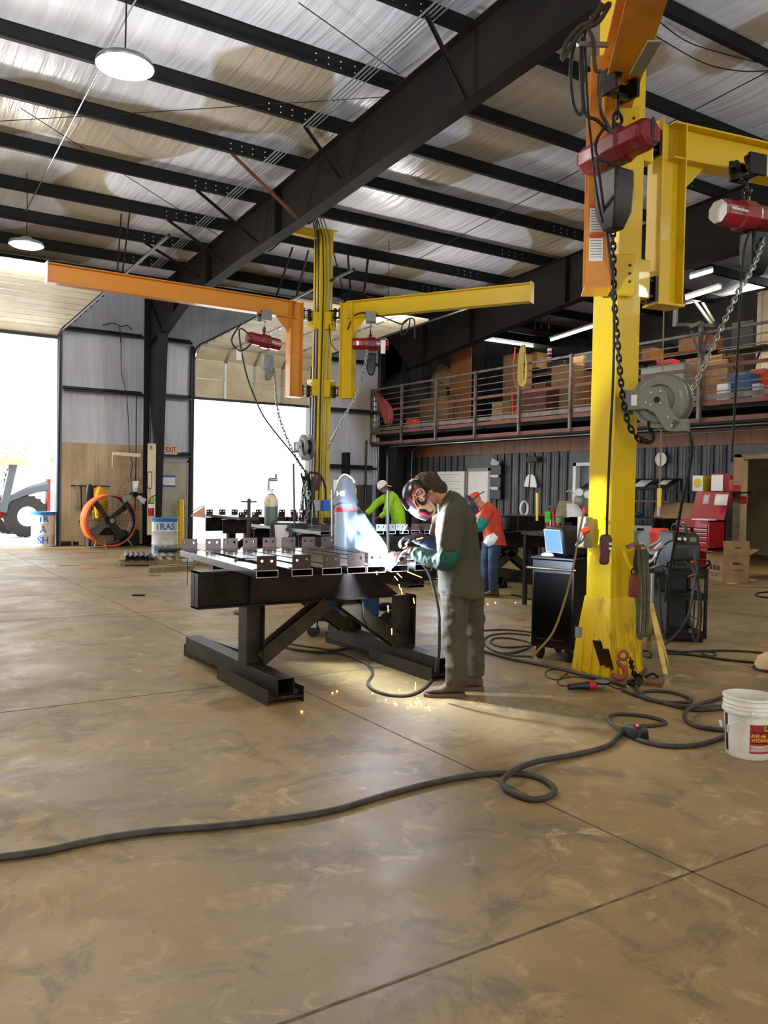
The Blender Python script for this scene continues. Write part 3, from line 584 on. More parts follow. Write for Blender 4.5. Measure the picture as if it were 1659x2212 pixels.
# chains and pendant cables
def chainobj(label, pts, link=.05, r=.014, wr=.0055, m='bmetal', parent=None, name='hoist_chain'):
    b = MB(); b.chain(pts, r, link, wr); o = b.build(name, m, parent, world=parent is not None)
    return o if parent else tag(o, label, 'chain')
chainobj('long load chain looping down the face of the big yellow mast', W([(1326, 372, 6.45), (1323, 430, 6.5), (1325, 560, 6.7), (1327, 650, 6.85), (1334, 740, 6.9), (1342, 830, 6.95), (1350, 885, 7.0), (1362, 925, 7.0), (1385, 952, 7.0), (1398, 948, 7.0)]), .062, .019, .0085)
b = MB(); p = aD(1402, 925, 7.0); b.tube([p+V((0, 0, .06)), p, p+V((.03, -.02, -.05)), p+V((.02, -.02, -.11)), p+V((-.03, .02, -.12)), p+V((-.06, .03, -.07))], .016, 8, 5); tag(b.build('load_hook', 'bmetal'), 'dark load hook hanging at the chain end beside the hose reel', 'hook')
chainobj('load chain from the hoist under the orange middle arm, pulled to the mast', W([(592, 800, 15.9), (603, 900, 15.8), (640, 990, 15.7), (668, 1028, 15.6)]), .09, .024, .01, 'galv')
chainobj('load chain slanting left from the yellow arm hoist to the middle mast', W([(794, 762, 15.9), (775, 840, 15.8), (735, 915, 15.8), (708, 968, 15.9)]), .09, .024, .01, 'galv')
chainobj('load chain swooping down left from the right edge hoist', W([(1648, 520, 7.55), (1625, 580, 7.4), (1590, 640, 7.3), (1545, 735, 7.2), (1515, 800, 7.15), (1478, 872, 7.1), (1462, 905, 7.1)]), .062, .019, .0085, 'galv')
def cable(label, pts, r, m='rubd', name='cable', cat='cable', sm=5, parent=None, group=None):
    b = MB(); b.tube(pts, r, 8, sm); o = b.build(name, m, parent, world=parent is not None)
    return o if parent else tag(o, label, cat, group)
cable('dark pendant control cable hanging down the front of the big yellow mast', W([(1290, 345, 6.3), (1300, 420, 6.4), (1316, 540, 6.6), (1326, 650, 6.8), (1325, 800, 6.85), (1318, 950, 6.9), (1312, 1100, 6.95), (1311, 1158, 6.95)]), .011)
t = thing('pendant_control', 'dark red pendant control hanging before the big yellow mast', 'hoist control', tuple(aD(1307, 1220, 6.95)), A_OR)
b = MB(); q = lambda s, z, e=0: [(-.03*s, -.045*s+e, z), (.03*s, -.045*s+e, z), (.03*s, .045*s+e, z), (-.03*s, .045*s+e, z)]
b.loft([q(.6, 0, -.01), q(.9, .02, -.01), q(.85, .1, -.005), q(1.1, .16), q(1.1, .22), q(.8, .255)]); b.build('handle', mat('pendant_maroon', '4a1614', .5), t, bevel=.012)
for z in (.14, .18): b = MB(); b.cyl((.02, .03, z), (.045, .035, z), .012); b.build('button', 'white', t)
cable('pendant cable and loops left of the hoist on the long orange arm', W([(520, 700, 15.6), (500, 735, 15.5), (520, 758, 15.5), (545, 735, 15.6), (517, 712, 15.7), (530, 800, 15.6), (556, 872, 15.5), (580, 915, 15.5), (640, 990, 15.6), (672, 1040, 15.6)]), .016)
b = MB(); p = aD(516, 766, 15.5); b.box(p.x-.05, p.x+.05, p.y-.003, p.y+.003, p.z-.1, p.z+.1); tag(b.build('hang_tag', 'paper', smooth=False), 'pale tag on the pendant cable loops of the orange arm', 'tag')
cable('black cable with loops along the yellow arm of the middle mast', W([(750, 712, 16.3), (768, 680, 16.2), (800, 677, 16.0), (840, 690, 15.6), (868, 700, 15.4), (885, 688, 15.3), (880, 715, 15.3), (866, 722, 15.3), (873, 695, 15.2), (894, 690, 15.1), (896, 732, 15.1)]), .013)
cable('thin cable drooping between the mast and the yellow arm', W([(711, 700, 16.4), (715, 740, 16.2), (727, 757, 16.2)]), .01)
for i, (off, mm) in enumerate(((.04, 'navy'), (-.03, 'galv'), (-.09, 'rubd'))):
    b = MB(); b.tube([(7.78-.02, 14.75+off, .9), (7.77, 14.75+off, 3.2), (7.765, 14.75+off, 6.6), (7.5, 14.8+off, 6.95), (6.95, 14.9+off, 7.12)], .014, 6, 4)
    tag(b.build('mast_conduit', mm), ['blue', 'grey', 'black'][i]+' conduit running up the left face of the middle yellow mast', 'conduit')
    b = MB(); b.tube([(7.93+off*1.2, 14.75-.165, .9), (7.93+off*1.2, 14.75-.165, 3.2), (7.93+off*1.2, 14.75-.165, 6.6), (7.5+off, 14.7, 6.98)], .013, 6, 3)
    tag(b.build('mast_conduit', ['galv', 'galv', 'rubd'][i]), ['first grey', 'second grey', 'black'][i]+' conduit running up the right face of the middle yellow mast', 'conduit')
# tangle of cables by the orange boom
P = W([(1300, 8, 5.9), (1278, 45, 5.9), (1250, 60, 5.9), (1222, 95, 5.9), (1215, 128, 5.9), (1240, 90, 5.9), (1262, 62, 5.9), (1290, 50, 5.9), (1308, 25, 5.9), (1315, 8, 5.9), (1276, 40, 5.9)])
cable('coiled grey cable bundle hanging by the orange boom, upper loop', P, .017, 'rubber', 'cable_bundle')
P = W([(1272, 50, 5.95), (1255, 90, 5.95), (1240, 100, 5.95), (1232, 160, 5.95), (1240, 230, 5.95), (1258, 242, 5.95), (1254, 150, 5.95), (1256, 100, 5.95), (1262, 235, 5.95), (1290, 260, 5.98), (1320, 285, 6.05), (1325, 265, 6.1)])
cable('dark cable loops hanging left of the orange upright', P, .013, 'rubd', 'cable_bundle')
P = W([(1268, 60, 5.9), (1282, 90, 5.9), (1286, 150, 5.9), (1300, 160, 5.9), (1296, 230, 5.9), (1310, 265, 6.), (1322, 285, 6.0), (1332, 275, 6.05)])
cable('grey hose hanging beside the orange boom down to the hoist', P, .014, 'rubber', 'cable_bundle')
P = W([(1262, 62, 5.92), (1268, 200, 6.0), (1276, 300, 6.1), (1290, 420, 6.2), (1302, 480, 6.4)])
cable('thin straight cable falling from the cable bundle to the mast front', P, .01, 'rubd', 'cable_bundle')
cable('loop of black cable along the dark red hoist body', W([(1310, 270, 6.1), (1288, 305, 6.1), (1292, 340, 6.05), (1330, 355, 6.1), (1350, 350, 6.1)]), .012)
b = MB(); b.bar(tuple(aD(1374, 160, 5.9)), tuple(aD(1415, 88, 5.4)), .09, .012); tag(b.build('boom_plate', 'grey', smooth=False), 'dull grey flat plate on the far side of the orange boom', 'plate')
b = MB(); b.cyl(tuple(aD(1248, 95, 5.9)), tuple(aD(1312, 97, 6.0)), .02); tag(b.build('cable_hanger', 'galv'), 'short grey bar carrying the cable bundle by the orange boom', 'bar')
# hose reels
def reel(label, mw, hose=True):
    t = thing('hose_reel', label, 'hose reel', mw=mw)
    for z, rr in ((.0, .235), (-.15, .235)):
        b = MB().at(T((0, 0, z))); b.lathe([(.03, .0), (.12, .0), (.135, .015), (.18, .015), (.2, .0), (.225, .0), (.235, -.012), (.235, .02), (.222, .012), (.2, .012), (.18, .03), (.135, .03), (.12, .012), (.03, .012), (.03, 0)], 40); b.build('side_disc', 'grey', t)
    b = MB().at(T((0, 0, -.14))); b.lathe([(.05, 0), (.13, 0), (.13, .13), (.05, .13)], 24); b.build('drum', 'black', t)
    b = MB(); b.cyl((0, 0, -.18), (0, 0, .08), .025); b.build('axle', 'bmetal', t)
    b = MB(); b.prism([(-.28, -.08), (-.28, .09), (.03, .11), (.075, .06), (.1, -.06), (.2, -.2), (.13, -.27), (.08, -.26), (-.03, -.1), (-.1, -.07)], .055, .068); b.build('arm_bracket', 'grey', t, bevel=.003)
    for p in ((-.05, .06), (.03, .07), (-.09, -.02), (.03, -.03), (-.05, -.04), (.1, -.15), (.13, -.22)): b = MB(); b.cyl((p[0], p[1], .068), (p[0], p[1], .078), .011, n=6); b.build('bolt', 'chrome', t)
    b = MB(); b.box(-.22, -.17, -.04, .05, .0685, .0695); b.build('label_plate', 'paper', t, smooth=False)
    b = MB(); b.box(.13, .24, -.27, -.17, -.05, .068); b.build('outlet_guide', 'grey', t, bevel=.006)
    b = MB(); b.box(-.3, -.27, -.1, .1, -.12, .08); b.build('mount_plate', 'grey', t, smooth=False)
    return t
c = aD(1425, 865, 6.95); nrm = V((-ray(829, 1106).x*.80, -ray(829, 1106).y*.80, 0))+V((-.841, .540, 0))*.6; nrm.normalize()
xr = V((0, 0, 1)).cross(nrm).normalized(); mw = M.Translation(c) @ M((xr, V((0, 0, 1)), nrm)).transposed().to_4x4()
reel('big grey hose reel bolted to the right side of the big yellow mast', mw)
cable('black hose falling from the big hose reel to the welder cart', W([(1484, 912, 7.2), (1495, 960, 7.2), (1490, 1010, 7.3), (1474, 1080, 7.4), (1462, 1150, 7.6), (1448, 1225, 7.8), (1436, 1300, 7.9)]), .014, 'rubd', 'hose', 'hose')
cable('thin grey cable sagging from the big hose reel to the right', W([(1440, 918, 7.0), (1475, 925, 7.1), (1478, 960, 7.3), (1492, 990, 7.6)]), .006, 'galv')
c = aD(655, 965, 15.8); nrm = V((-.99, .1, 0)).normalized(); xr = V((0, 0, 1)).cross(nrm).normalized()
reel('small hose reel seen edge-on at the left of the middle yellow mast', M.Translation(c) @ M((xr, V((0, 0, 1)), nrm)).transposed().to_4x4())
# pull cords on the right
cable('tan pull rope hanging beside the big yellow mast', W([(1434, 665, 12.6), (1430, 880, 12.6), (1425, 1060, 12.6)]), .011, 'rope', 'pull_rope', 'rope', 1)
b = MB(); b.cyl(tuple(aD(1425, 1055, 12.6)), tuple(aD(1423, 1115, 12.6)), .036, .026); tag(b.build('rope_handle', 'yelp'), 'yellow taped grip at the end of the tan pull rope', 'handle')
cable('black control cable hanging from the right edge hoist', W([(1620, 500, 7.5), (1605, 560, 7.5), (1594, 750, 7.7), (1586, 900, 7.9), (1580, 998, 8.0)]), .012)
t = thing('pendant_control', 'paper tagged pendant control at the end of the far right cable', 'hoist control', tuple(aD(1586, 1062, 8.0)), A_YE)
b = MB(); b.box(-.04, .04, -.03, .03, .0, .12); b.build('handle', 'redp', t, bevel=.01); b = MB(); b.box(-.06, .06, -.05, -.046, .06, .33); b.build('paper_tag', 'card', t, smooth=False)
# pile of chain, cables and a gun hanging at the foot of the middle mast
b = MB(); c = aD(660, 1075, 15.3)
for k in range(5): b.tube([c+V((.06*sin(k), .05*k-.1, .45)), c+V((.1*cos(k*2), .0, .1)), c+V((-.05+.03*k, .04*sin(k), -.45-.05*k)), c+V((.12, .02*k, -.1)), c+V((.03*k-.05, 0, .4))], .02, 6, 5)
tag(b.build('hanging_cable_coil', 'rubd'), 'dark coil of cables hooked on the left of the middle mast foot', 'cable coil')
chainobj('pale chain loops hanging beside the dark coil on the middle mast', W([(662, 1045, 15.2), (652, 1090, 15.2), (648, 1125, 15.2), (657, 1133, 15.2), (665, 1100, 15.2), (668, 1060, 15.2)]), .09, .03, .011, 'galv')
cable('black cable arching over the foot of the middle mast', W([(668, 1020, 15.2), (690, 1025, 15.2), (702, 1050, 15.2), (704, 1085, 15.2)]), .02)
cable('black cable running down the middle mast to the table', W([(676, 1030, 15.0), (676, 1080, 15.), (683, 1140, 15.), (692, 1172, 15.)]), .018)
t = thing('pendant_control', 'dark pendant control hooked on the middle yellow mast', 'hoist control', tuple(aD(686, 1060, 15.2)), 0)
b = MB(); b.loft([q(.9, 0), q(1.1, .1), q(1.5, .22), q(1.2, .3)]); b.build('handle', mat('pendant_maroon', '4a1614'), t, bevel=.01)
for k, x in enumerate((684, 703)):
    b = MB(); p = aD(x, 1092, 15.1); b.cb(p, (.14, .1, .2)); tag(b.build('socket_box', 'galv' if k == 0 else 'bluep', bevel=.01), ['grey', 'blue'][k]+' electrical socket box on the middle mast foot', 'socket')
# door opener under the roof
t = thing('door_opener', 'black overhead door opener hanging right of the middle mast top', 'door opener', tuple(aD(765, 650, 18.5)))
b = MB(); b.cb((0, 0, 0), (.5, .35, .28)); b.build('housing', 'bmetal', t, bevel=.02); b = MB(); b.cyl((.25, 0, 0), (.45, 0, .05), .13); b.build('motor', 'rubd', t)
for k, (x, y) in enumerate(((-.2, .1), (0, .15), (.3, .1))): b = MB(); z = zp(t.location.y)-t.location.z; b.bar((x, y, .1), (x-.25+.25*k, y+.2, z+.02), .05, .02); b.build('strut', 'purlin', t, smooth=False)
b = MB(); b.bar((-.2, 0, -.02), (-.9, 2.5, -.1), .08, .04); b.build('rail', 'galv', t, smooth=False)
# ================= WELDING TABLES =================
def clip_mesh(parent, x, y, z, s, name='angle_clip', m='rust', rz=0, w=.15):
    """steel angle welded across a tube end, two bolt holes; s=+1 upright leg toward +Y"""
    b = MB().at(T((x, y, z)), RZ(rz), RX(pi/2)); h = .105
    b.prism([(-w/2, 0), (w/2, 0), (w/2, h), (-w/2, h)], -.004, .004, [circ(.0125, 12, (-.038, .066)), circ(.0125, 12, (.038, .066))])
    b.M = T((x, y, z)) @ RZ(rz); b.box(-w/2, w/2, min(0, -s*.07), max(0, -s*.07), 0, .007)
    return b.build(name, m, parent, smooth=False)
def tube_thing(label, f, r, z, group, w=.172, h=.055):
    """rectangular tube from front point f to rear point r, top at z+h, angle clips at both ends"""
    f, r = V((f[0], f[1], z)), V((r[0], r[1], z)); d = r-f; L = d.length; a = facing(d)-pi/2
    t = thing('steel_tube', label, 'steel tube', f, a, group)
    b = MB(); tk = .006; n = [(-w/2, 0), (w/2, 0), (w/2, h), (-w/2, h)]; i = [(-w/2+tk, tk), (w/2-tk, tk), (w/2-tk, h-tk), (-w/2+tk, h-tk)]
    b.at(M(((1, 0, 0, 0), (0, 0, 1, 0), (0, 1, 0, 0), (0, 0, 0, 1)))); b.prism(n, 0, L, [i]); b.build('tube_wall', 'tube', t, smooth=False, bevel=.002)
    b = MB().at(M(((1, 0, 0, 0), (0, 0, 1, 0), (0, 1, 0, 0), (0, 0, 0, 1)))); b.prism(n, -.0012, 0, [i]); b.build('sawn_end', 'cut', t, smooth=False)
    clip_mesh(t, 0, .012, h, -1); clip_mesh(t, 0, L-.012, h, 1)
    return t
def trestle(label, x, y0, y1, yc, zb, brace=0, second=True, top_h=.28, group=None):
    """floor trestle: two H feet, a square tube spine along Y, an H post and diagonal brace"""
    t = thing('steel_trestle', label, 'trestle', (x, (y0+y1)/2, 0), 0, group)
    for yy, dx, rz in ((y0+.5, 0, 0), (y1-.45, .12, .09)):
        b = MB().at(T((x+dx, yy, 0)), RZ(rz)); b.box(-.15, -.142, -.5, .5, 0, .115); b.box(.142, .15, -.5, .5, 0, .115); b.box(-.142, .142, -.5, .5, .04, .048); b.build('foot', 'dsteel', t, world=True, smooth=False)
        b = MB().at(T((x+dx, yy, 0)), RZ(rz)); b.cyl((.105, -.46, .072), (.105, .42, .072), .02, n=10); b.build('loose_pipe', 'dsteel', t, world=True)
    b = MB().at(T((x, y0, .05)), M(((1, 0, 0, 0), (0, 0, 1, 0), (0, 1, 0, 0), (0, 0, 0, 1)))); s = .07
    b.prism([(-s, 0), (s, 0), (s, .14), (-s, .14)], 0, y1-y0, [[(-s+.007, .007), (s-.007, .007), (s-.007, .133), (-s+.007, .133)]]); b.build('spine_tube', 'dsteel', t, world=True, smooth=False, bevel=.003)
    for k, yy in enumerate([yc]+([y1-.35] if second else [])):
        b = MB(); b.ibeam((x, yy, .19), (x, yy, zb), .16, .16, .01, .008, (1, 0, 0)); b.build('post', 'dsteel', t, world=True, smooth=False)
        if brace:
            b = MB(); b.ibeam((x+brace*.06, yy, .22), (x+brace*.66, yy, zb-.02), .14, .12, .01, .008, (0, 1, 0)); b.build('brace', 'dsteel', t, world=True, smooth=False)
    return t
ZB = .655; TZ = .945
trestle('rust brown steel trestle under the left end of the welding table', 2.7, 5.5, 7.5, 6.14, ZB, 1, False)
trestle('rust brown steel trestle beside the grey shirted welder', 4.22, 5.55, 7.5, 6.2, ZB, -1)
t = thing('table_beam', 'heavy dark I-beam under the tube ends nearest the camera, sloped at its right end', 'beam', (3.1, 6.15, ZB))
b = MB().at(T((0, 6.15, 0)), RX(pi/2)); b.prism([(2.22, ZB), (4.12, ZB), (4.12, ZB+.012), (3.72, TZ), (2.22, TZ)], -.005, .005); b.build('web', 'steel', t, world=True, smooth=False)
b = MB(); b.box(2.22, 4.15, 6.07, 6.23, ZB, ZB+.013); b.build('lower_flange', 'steel', t, world=True, smooth=False)
b = MB(); b.box(2.22, 3.72, 6.07, 6.23, TZ-.013, TZ); b.build('upper_flange', 'steel', t, world=True, smooth=False)
b = MB(); b.box(2.66, 2.672, 6.075, 6.15, ZB+.01, TZ-.01); b.build('stiffener', 'steel', t, world=True, smooth=False)
b = MB(); b.box(2.22, 2.232, 6.07, 6.23, ZB, TZ); b.build('end_plate', 'steel', t, world=True, smooth=False)
b = MB(); b.ibeam((2.74, 7.12, (ZB+TZ)/2), (5.25, 7.12, (ZB+TZ)/2), TZ-ZB, .16); tag(b.build('table_beam', 'steel', smooth=False), 'heavy dark I-beam under the far ends of the tubes', 'beam')
fx = [2.535, 2.82, 3.075, 3.295, 3.475, 3.695, 3.93, 4.13]; bx = [2.67, 2.905, 3.08, 3.285, 3.495, 3.705, 3.93, 4.16]
od = ['first', 'second', 'third', 'fourth', 'fifth', 'sixth', 'seventh', 'eighth']
for i in range(8): tube_thing('oily rectangular steel tube with angle clips, %s from the left on the welding table' % od[i], (fx[i], 5.5 if i < 7 else 5.95), (bx[i], 7.55), TZ, 'tubes on the welding table')
# clutter on tubes
b = MB(); b.tube([(2.62, 6.3, 1.006), (2.68, 6.4, 1.006), (2.72, 6.34, 1.008), (2.85, 6.35, 1.006)], .012, 6, 3); tag(b.build('dark_rag', 'rubd'), 'dark crumpled rag on the leftmost tube', 'rag')
# ---- second and third tables ----
def table(x0, x1, y0, y1, n, lab, z=.94, only=None):
    xs = [x0+(x1-x0)*(i+.5)/n for i in range(n)]
    for i, x in enumerate(xs):
        tube_thing('steel tube with angle clips, number %d from the left on %s' % (i+1, lab) if False else 'tube with holed clips, %s from left on %s' % ((od+['ninth', 'tenth', 'eleventh', 'twelfth', 'thirteenth', 'fourteenth'])[i], lab), (x, y0+.02*sin(i*3)), (x+.01, y1), z, 'tubes on '+lab)
    for k, yy in enumerate((y0+.45, y1-.45)):
        b = MB(); b.ibeam((x0-.1, yy, z-.15), (x1+.1, yy, z-.15), .3, .16); tag(b.build('table_beam', 'steel', smooth=False), 'I-beam under the %s side of %s' % (('near', 'far')[k], lab), 'beam')
    for k, xx in enumerate((x0+.5, x1-.5)): trestle('dark trestle under the %s end of %s' % (('left', 'right')[k], lab), xx, y0+.1, y1-.1, y0+.5, z-.3, 1 if k == 0 else -1)
table(8.55, 10.6, 10.35, 12.4, 9, 'the table behind the orange worker', .94)
table(5.9, 8.3, 11.0, 13.6, 10, 'the lime shirted worker table', .90)
table(6.6, 9.6, 15.9, 17.8, 10, 'the farthest table beside the second door', .93)
# loose bright clips standing on the middle table
for k, (px, py, c) in enumerate(((823, 1141, 'white'), (843, 1141, 'white'), (865, 1140, 'white'), (795, 1120, 'bmetal'), (810, 1118, 'bmetal'), (862, 1122, 'bmetal'))):
    p = fl(px, py, 1.0) if k < 3 else fl(px, py, 1.0)
    p = V((p.x, min(p.y, 13.5), .956)); o = clip_mesh(None, p.x, p.y, .956+0*k, -1, 'angle_clip', 'galv' if k < 3 else 'bmetal', -.5)
    tag(o, ['first', 'second', 'third'][k % 3]+(' bright' if k < 3 else ' dark')+' loose holed angle clip on the table before the lime worker', 'bracket', 'loose clips on the middle table')
# ---- blue welding machine with cylinder under the table ----
wm = thing('welding_machine', 'blue welding machine on wheels behind the table trestles', 'welder', (4.62, 7.95, 0), -.45)
b = MB(); b.box(-.45, .35, -.28, .28, .22, .82); b.build('cabinet', 'bluem', wm, bevel=.02)
b = MB()
for k in range(9): b.box(-.456, -.45, -.22, .22, .28+k*.025, .29+k*.025)
b.build('louvres', 'black', wm, smooth=False)
b = MB(); b.box(-.05, .2, -.284, -.28, .45, .62); b.build('data_plate', 'bmetal', wm, smooth=False)
b = MB(); b.box(-.47, .62, -.29, .29, .17, .22); b.build('chassis', 'bmetal', wm, bevel=.01)
for y in (-.25, .25): b = MB(); b.cyl((-.36, y-.02, .07), (-.36, y+.02, .07), .07, n=20); c = b.build('caster', 'rubd', wm); b = MB(); b.box(-.39, -.33, y-.035, y+.035, .1, .17); b.build('fork', 'galv', c, smooth=False)
for y in (-.3, .3):
    b = MB().at(T((.5, y, .15)), RX(pi/2)); b.lathe([(.02, -.035), (.09, -.03), (.1, -.04), (.15, -.035), (.155, 0), (.15, .035), (.1, .04), (.09, .03), (.02, .035)], 28); b.build('rear_wheel', 'rubd', wm)
p = aD(745, 1150, 9.15)
def cylinder(label, x, y, z0, r, h, m, parts=()):
    t = thing('gas_cylinder', label, 'gas cylinder', (x, y, z0))
    b = MB(); b.lathe([(.0, 0), (r*.9, 0), (r, .03), (r, h-.2), (r*.93, h-.12), (r*.7, h-.05), (r*.35, h), (0, h)], 32); b.build('tank', m, t)
    b = MB(); b.cyl((0, 0, h-.01), (0, 0, h+.09), .022); b.cyl((-.04, 0, h+.07), (.04, 0, h+.07), .014); b.build('valve', 'chrome', t)
    return t
gc = cylinder('grey-blue gas cylinder with red shoulder band standing on the welding machine cart', p.x, p.y, .22, .117, 1.32, 'cylb')
b = MB(); b.lathe([(.119, 1.13), (.1195, 1.16), (.119, 1.18)], 32); b.build('red_band', 'redp', gc)
t = thing('hanging_jacket', 'grey cloth with white HE letters draped over the red banded cylinder', 'cloth', (p.x, p.y, 1.5), A_OR+pi/2)
b = MB(); rg = []
for k, (rr, z) in enumerate(((.03, .24), (.07, .22), (.09, .16), (.105, .08), (.13, -.02), (.135, -.06))): rg.append([(rr*1.05*cos(a)*(1+.08*sin(5*a+k)), rr*.9*sin(a)*(1+.08*cos(4*a)), z+.02*sin(3*a)) for a in [2*pi*i/28 for i in range(28)]])
b.loft(rg); b.build('cloth', mat('grey_blue_cloth', '70757f', .85), t)
text('HE', .075, 'whitep', t, T((-.03, -.125, .05)) @ M(((1, 0, 0, 0), (0, 0, -1, 0), (0, 1, 0, 0), (0, 0, 0, 1))), 'lettering', .001, .004)
b = MB(); b.tube([(-.09, 0, .17), (-.05, 0, .24), (0, -.02, .26), (.07, 0, .22), (.1, 0, .17)], .014, 6, 4); b.build('collar', 'cream', t)
p2 = aD(585, 1150, 14.6)
g2 = cylinder('grey green gas cylinder standing before the bright second door', p2.x, p2.y, 0, .12, 1.5, 'cylg')
t = thing('welding_hood', 'cream rounded hood hung on the grey green gas cylinder', 'hood', (p2.x, p2.y, 1.22), A_OR)
b = MB(); b.ball((.02, 0, .12), .12, 20, 12, (.95, 1.05, 1.25)); b.build('shell', 'cream', t)
text('8', .09, 'yelp', t, T((.137, 0, .15)) @ M(((0, 0, 1, 0), (1, 0, 0, 0), (0, 1, 0, 0), (0, 0, 0, 1))), 'number', .004, .004)
b = MB(); c = aD(580, 1060, 14.5); b.cyl(c, c+V((0, 0, .22)), .02); b.cyl(c+V((.02, 0, .2)), c+V((.16, 0, .2)), .03); b.cyl(c+V((.14, 0, .2)), c+V((.14, 0, .3)), .022); tag(b.build('gas_regulator', 'galv'), 'small gas regulator atop the grey green cylinder', 'regulator')
# jack post on the far table + stuff
c = fl(537, 1155, 1.01); c = aD(537, 1150, 10.5); 
t = thing('jack_stand', 'slim rusty stand with cross arms silhouetted before the second door', 'stand', (c.x, c.y, 0))
b = MB(); b.cyl((0, 0, 0), (0, 0, 1.46), .022); b.build('stem', 'rust', t)
for z, L in ((1.2, .13), (1.42, .1)): b = MB(); b.bar((-L, 0, z), (L, 0, z), .03, .02); b.build('cross_arm', 'rust', t, smooth=False)
b = MB(); b.cyl((0, 0, 0), (0, 0, .02), .18); b.build('base', 'rust', t)
# second machine (black with round emblem) and bucket far behind
t = thing('welding_machine', 'dark machine with round grey emblem standing left of the middle mast', 'welder', tuple(V((aD(625, 1150, 13.9).x, aD(625, 1150, 13.9).y, 0))), -.5)
b = MB(); b.box(-.3, .3, -.4, .4, .12, 1.03); b.build('cabinet', mat('machine_dark', '141c24', .4), t, bevel=.02)
b = MB(); b.cyl((-.06, -.401, .86), (-.06, -.406, .86), .075, n=24); b.build('emblem', 'pink', t)
text('Miller', .09, 'pink', t, T((.14, -.402, .86)) @ FACE_NY)
for x, y in ((-.22, -.3), (.22, -.3), (-.22, .3), (.22, .3)): b = MB(); b.cyl((x-.02, y, .06), (x+.02, y, .06), .06, n=16); b.build('caster', 'rubd', t)
t = thing('bucket', 'pale bucket on the floor left of the dark machine', 'bucket', (aD(607, 1150, 13.6).x, aD(607, 1150, 13.6).y, .0))
b = MB(); b.lathe([(0, 0), (.13, 0), (.15, .37), (.155, .37), (.155, .38), (.145, .38), (.13, .02), (0, .02)], 24); b.build('pail', 'white', t)
b = MB(); b.box(-.17, .17, -.17, .17, -.0, .0) if False else None
t2 = thing('stool_box', 'low dark crate under the pale bucket', 'crate', (0, 0, 0))
t2.location = (t.location.x, t.location.y, 0); t.location.z = .62
b = MB(); b.box(-.2, .2, -.2, .2, 0, .62); b.build('crate_body', 'rubd', t2, bevel=.01)
b = MB(); c = aD(640, 1160, 13.2); b.bar((c.x, c.y, .1), (c.x-.02, c.y+.1, 2.0), .03, .02); tag(b.build('steel_bar', 'rust', smooth=False), 'thin upright rusty bar left of the middle mast foot', 'bar')
for k, (px, d, y0, y1, mm, lb) in enumerate(((838, 9.6, 1060, 1230, 'galv', 'thin upright pale rod right of the cylinder, before the lime worker'), (767, 10.0, 1055, 1180, 'yelp', 'thin upright yellow striped rod right of the banded cylinder'), (718, 10.0, 1058, 1180, 'galv', 'thin upright pale rod left of the banded cylinder'), (1160, 11.6, 1065, 1125, 'yelp', 'short pale rod standing before the black tool box'))):
    b = MB(); b.bar(aD(px, y1, d), aD(px, y0, d), .03, .02); tag(b.build('upright_rod', mm, smooth=False), lb, 'rod')
b = MB(); p = aD(725, 1068, 12.5); b.cyl(p+V((0, 0, -.02)), p+V((0, 0, .22)), .035); b.ball(p+V((.04, 0, -.04)), .06); tag(b.build('work_lamp', 'white'), 'white tubular lamp head left of the banded cylinder', 'lamp')
# ================= ARC, SPARKS, SMOKE =================
ARC = aY(840, 1210, 5.44)
t = thing('welding_arc', 'blinding blue-white welding arc at the front end of the fifth tube', 'arc', tuple(ARC), 0)
b = MB(); random.seed(3); rg = []
for i in range(9):
    a = -pi/2+pi*i/8; rg.append([(cos(a)*.042*cos(2*pi*k/14)*(1+.25*random.random()), cos(a)*.046*sin(2*pi*k/14)*(1+.3*random.random()), .062*sin(a)-.008) for k in range(14)])
b.loft(rg); b.build('arc_core', 'arcm', t)
lamp('POINT', 'arc_light', (.02, .13, .055), 480, (.66, .8, 1), .05, parent=t)
b = MB()
random.seed(11)
for px, py, L, a in ((868, 1153, 22, 60), (818, 1215, 8, 80), (858, 1238, 14, -45), (880, 1235, 34, -22), (862, 1262, 10, -80), (866, 1272, 12, -75), (893, 1292, 12, -80), (838, 1308, 14, -88), (846, 1358, 13, -88), (897, 1490, 16, 88), (813, 1234, 8, -80), (900, 1165, 14, 15), (852, 1245, 12, -50), (870, 1185, 12, 35), (827, 1190, 10, 70)):
    d = 6.42 if py < 1400 else 6.0; p = aD(px, py, d); q = aD(px+L*cos(R(a)), py-L*sin(R(a)), d); b.cyl(p, q, .0035, .002, n=5)
o = b.build('flying_sparks', 'spark'); tag(o, 'orange sparks flying and falling below the welding arc', 'sparks', None, 'stuff')
b = MB()
for px, py in ((727, 1493), (803, 1497), (833, 1512), (852, 1518), (855, 1522), (862, 1490), (888, 1523), (893, 1527), (897, 1519), (884, 1515), (912, 1524), (917, 1528), (928, 1533), (718, 1497), (905, 1515), (925, 1527), (651, 1537), (560, 1500), (1068, 1302), (1052, 1305), (1113, 1302), (880, 1529), (900, 1508)):
    p = fl(px+random.random()*2, py, .006); b.ball(p, .004+.005*random.random(), 8, 5)
o = b.build('floor_sparks', 'spark'); tag(o, 'orange sparks glowing on the floor before the grey shirted welder', 'sparks', None, 'stuff')
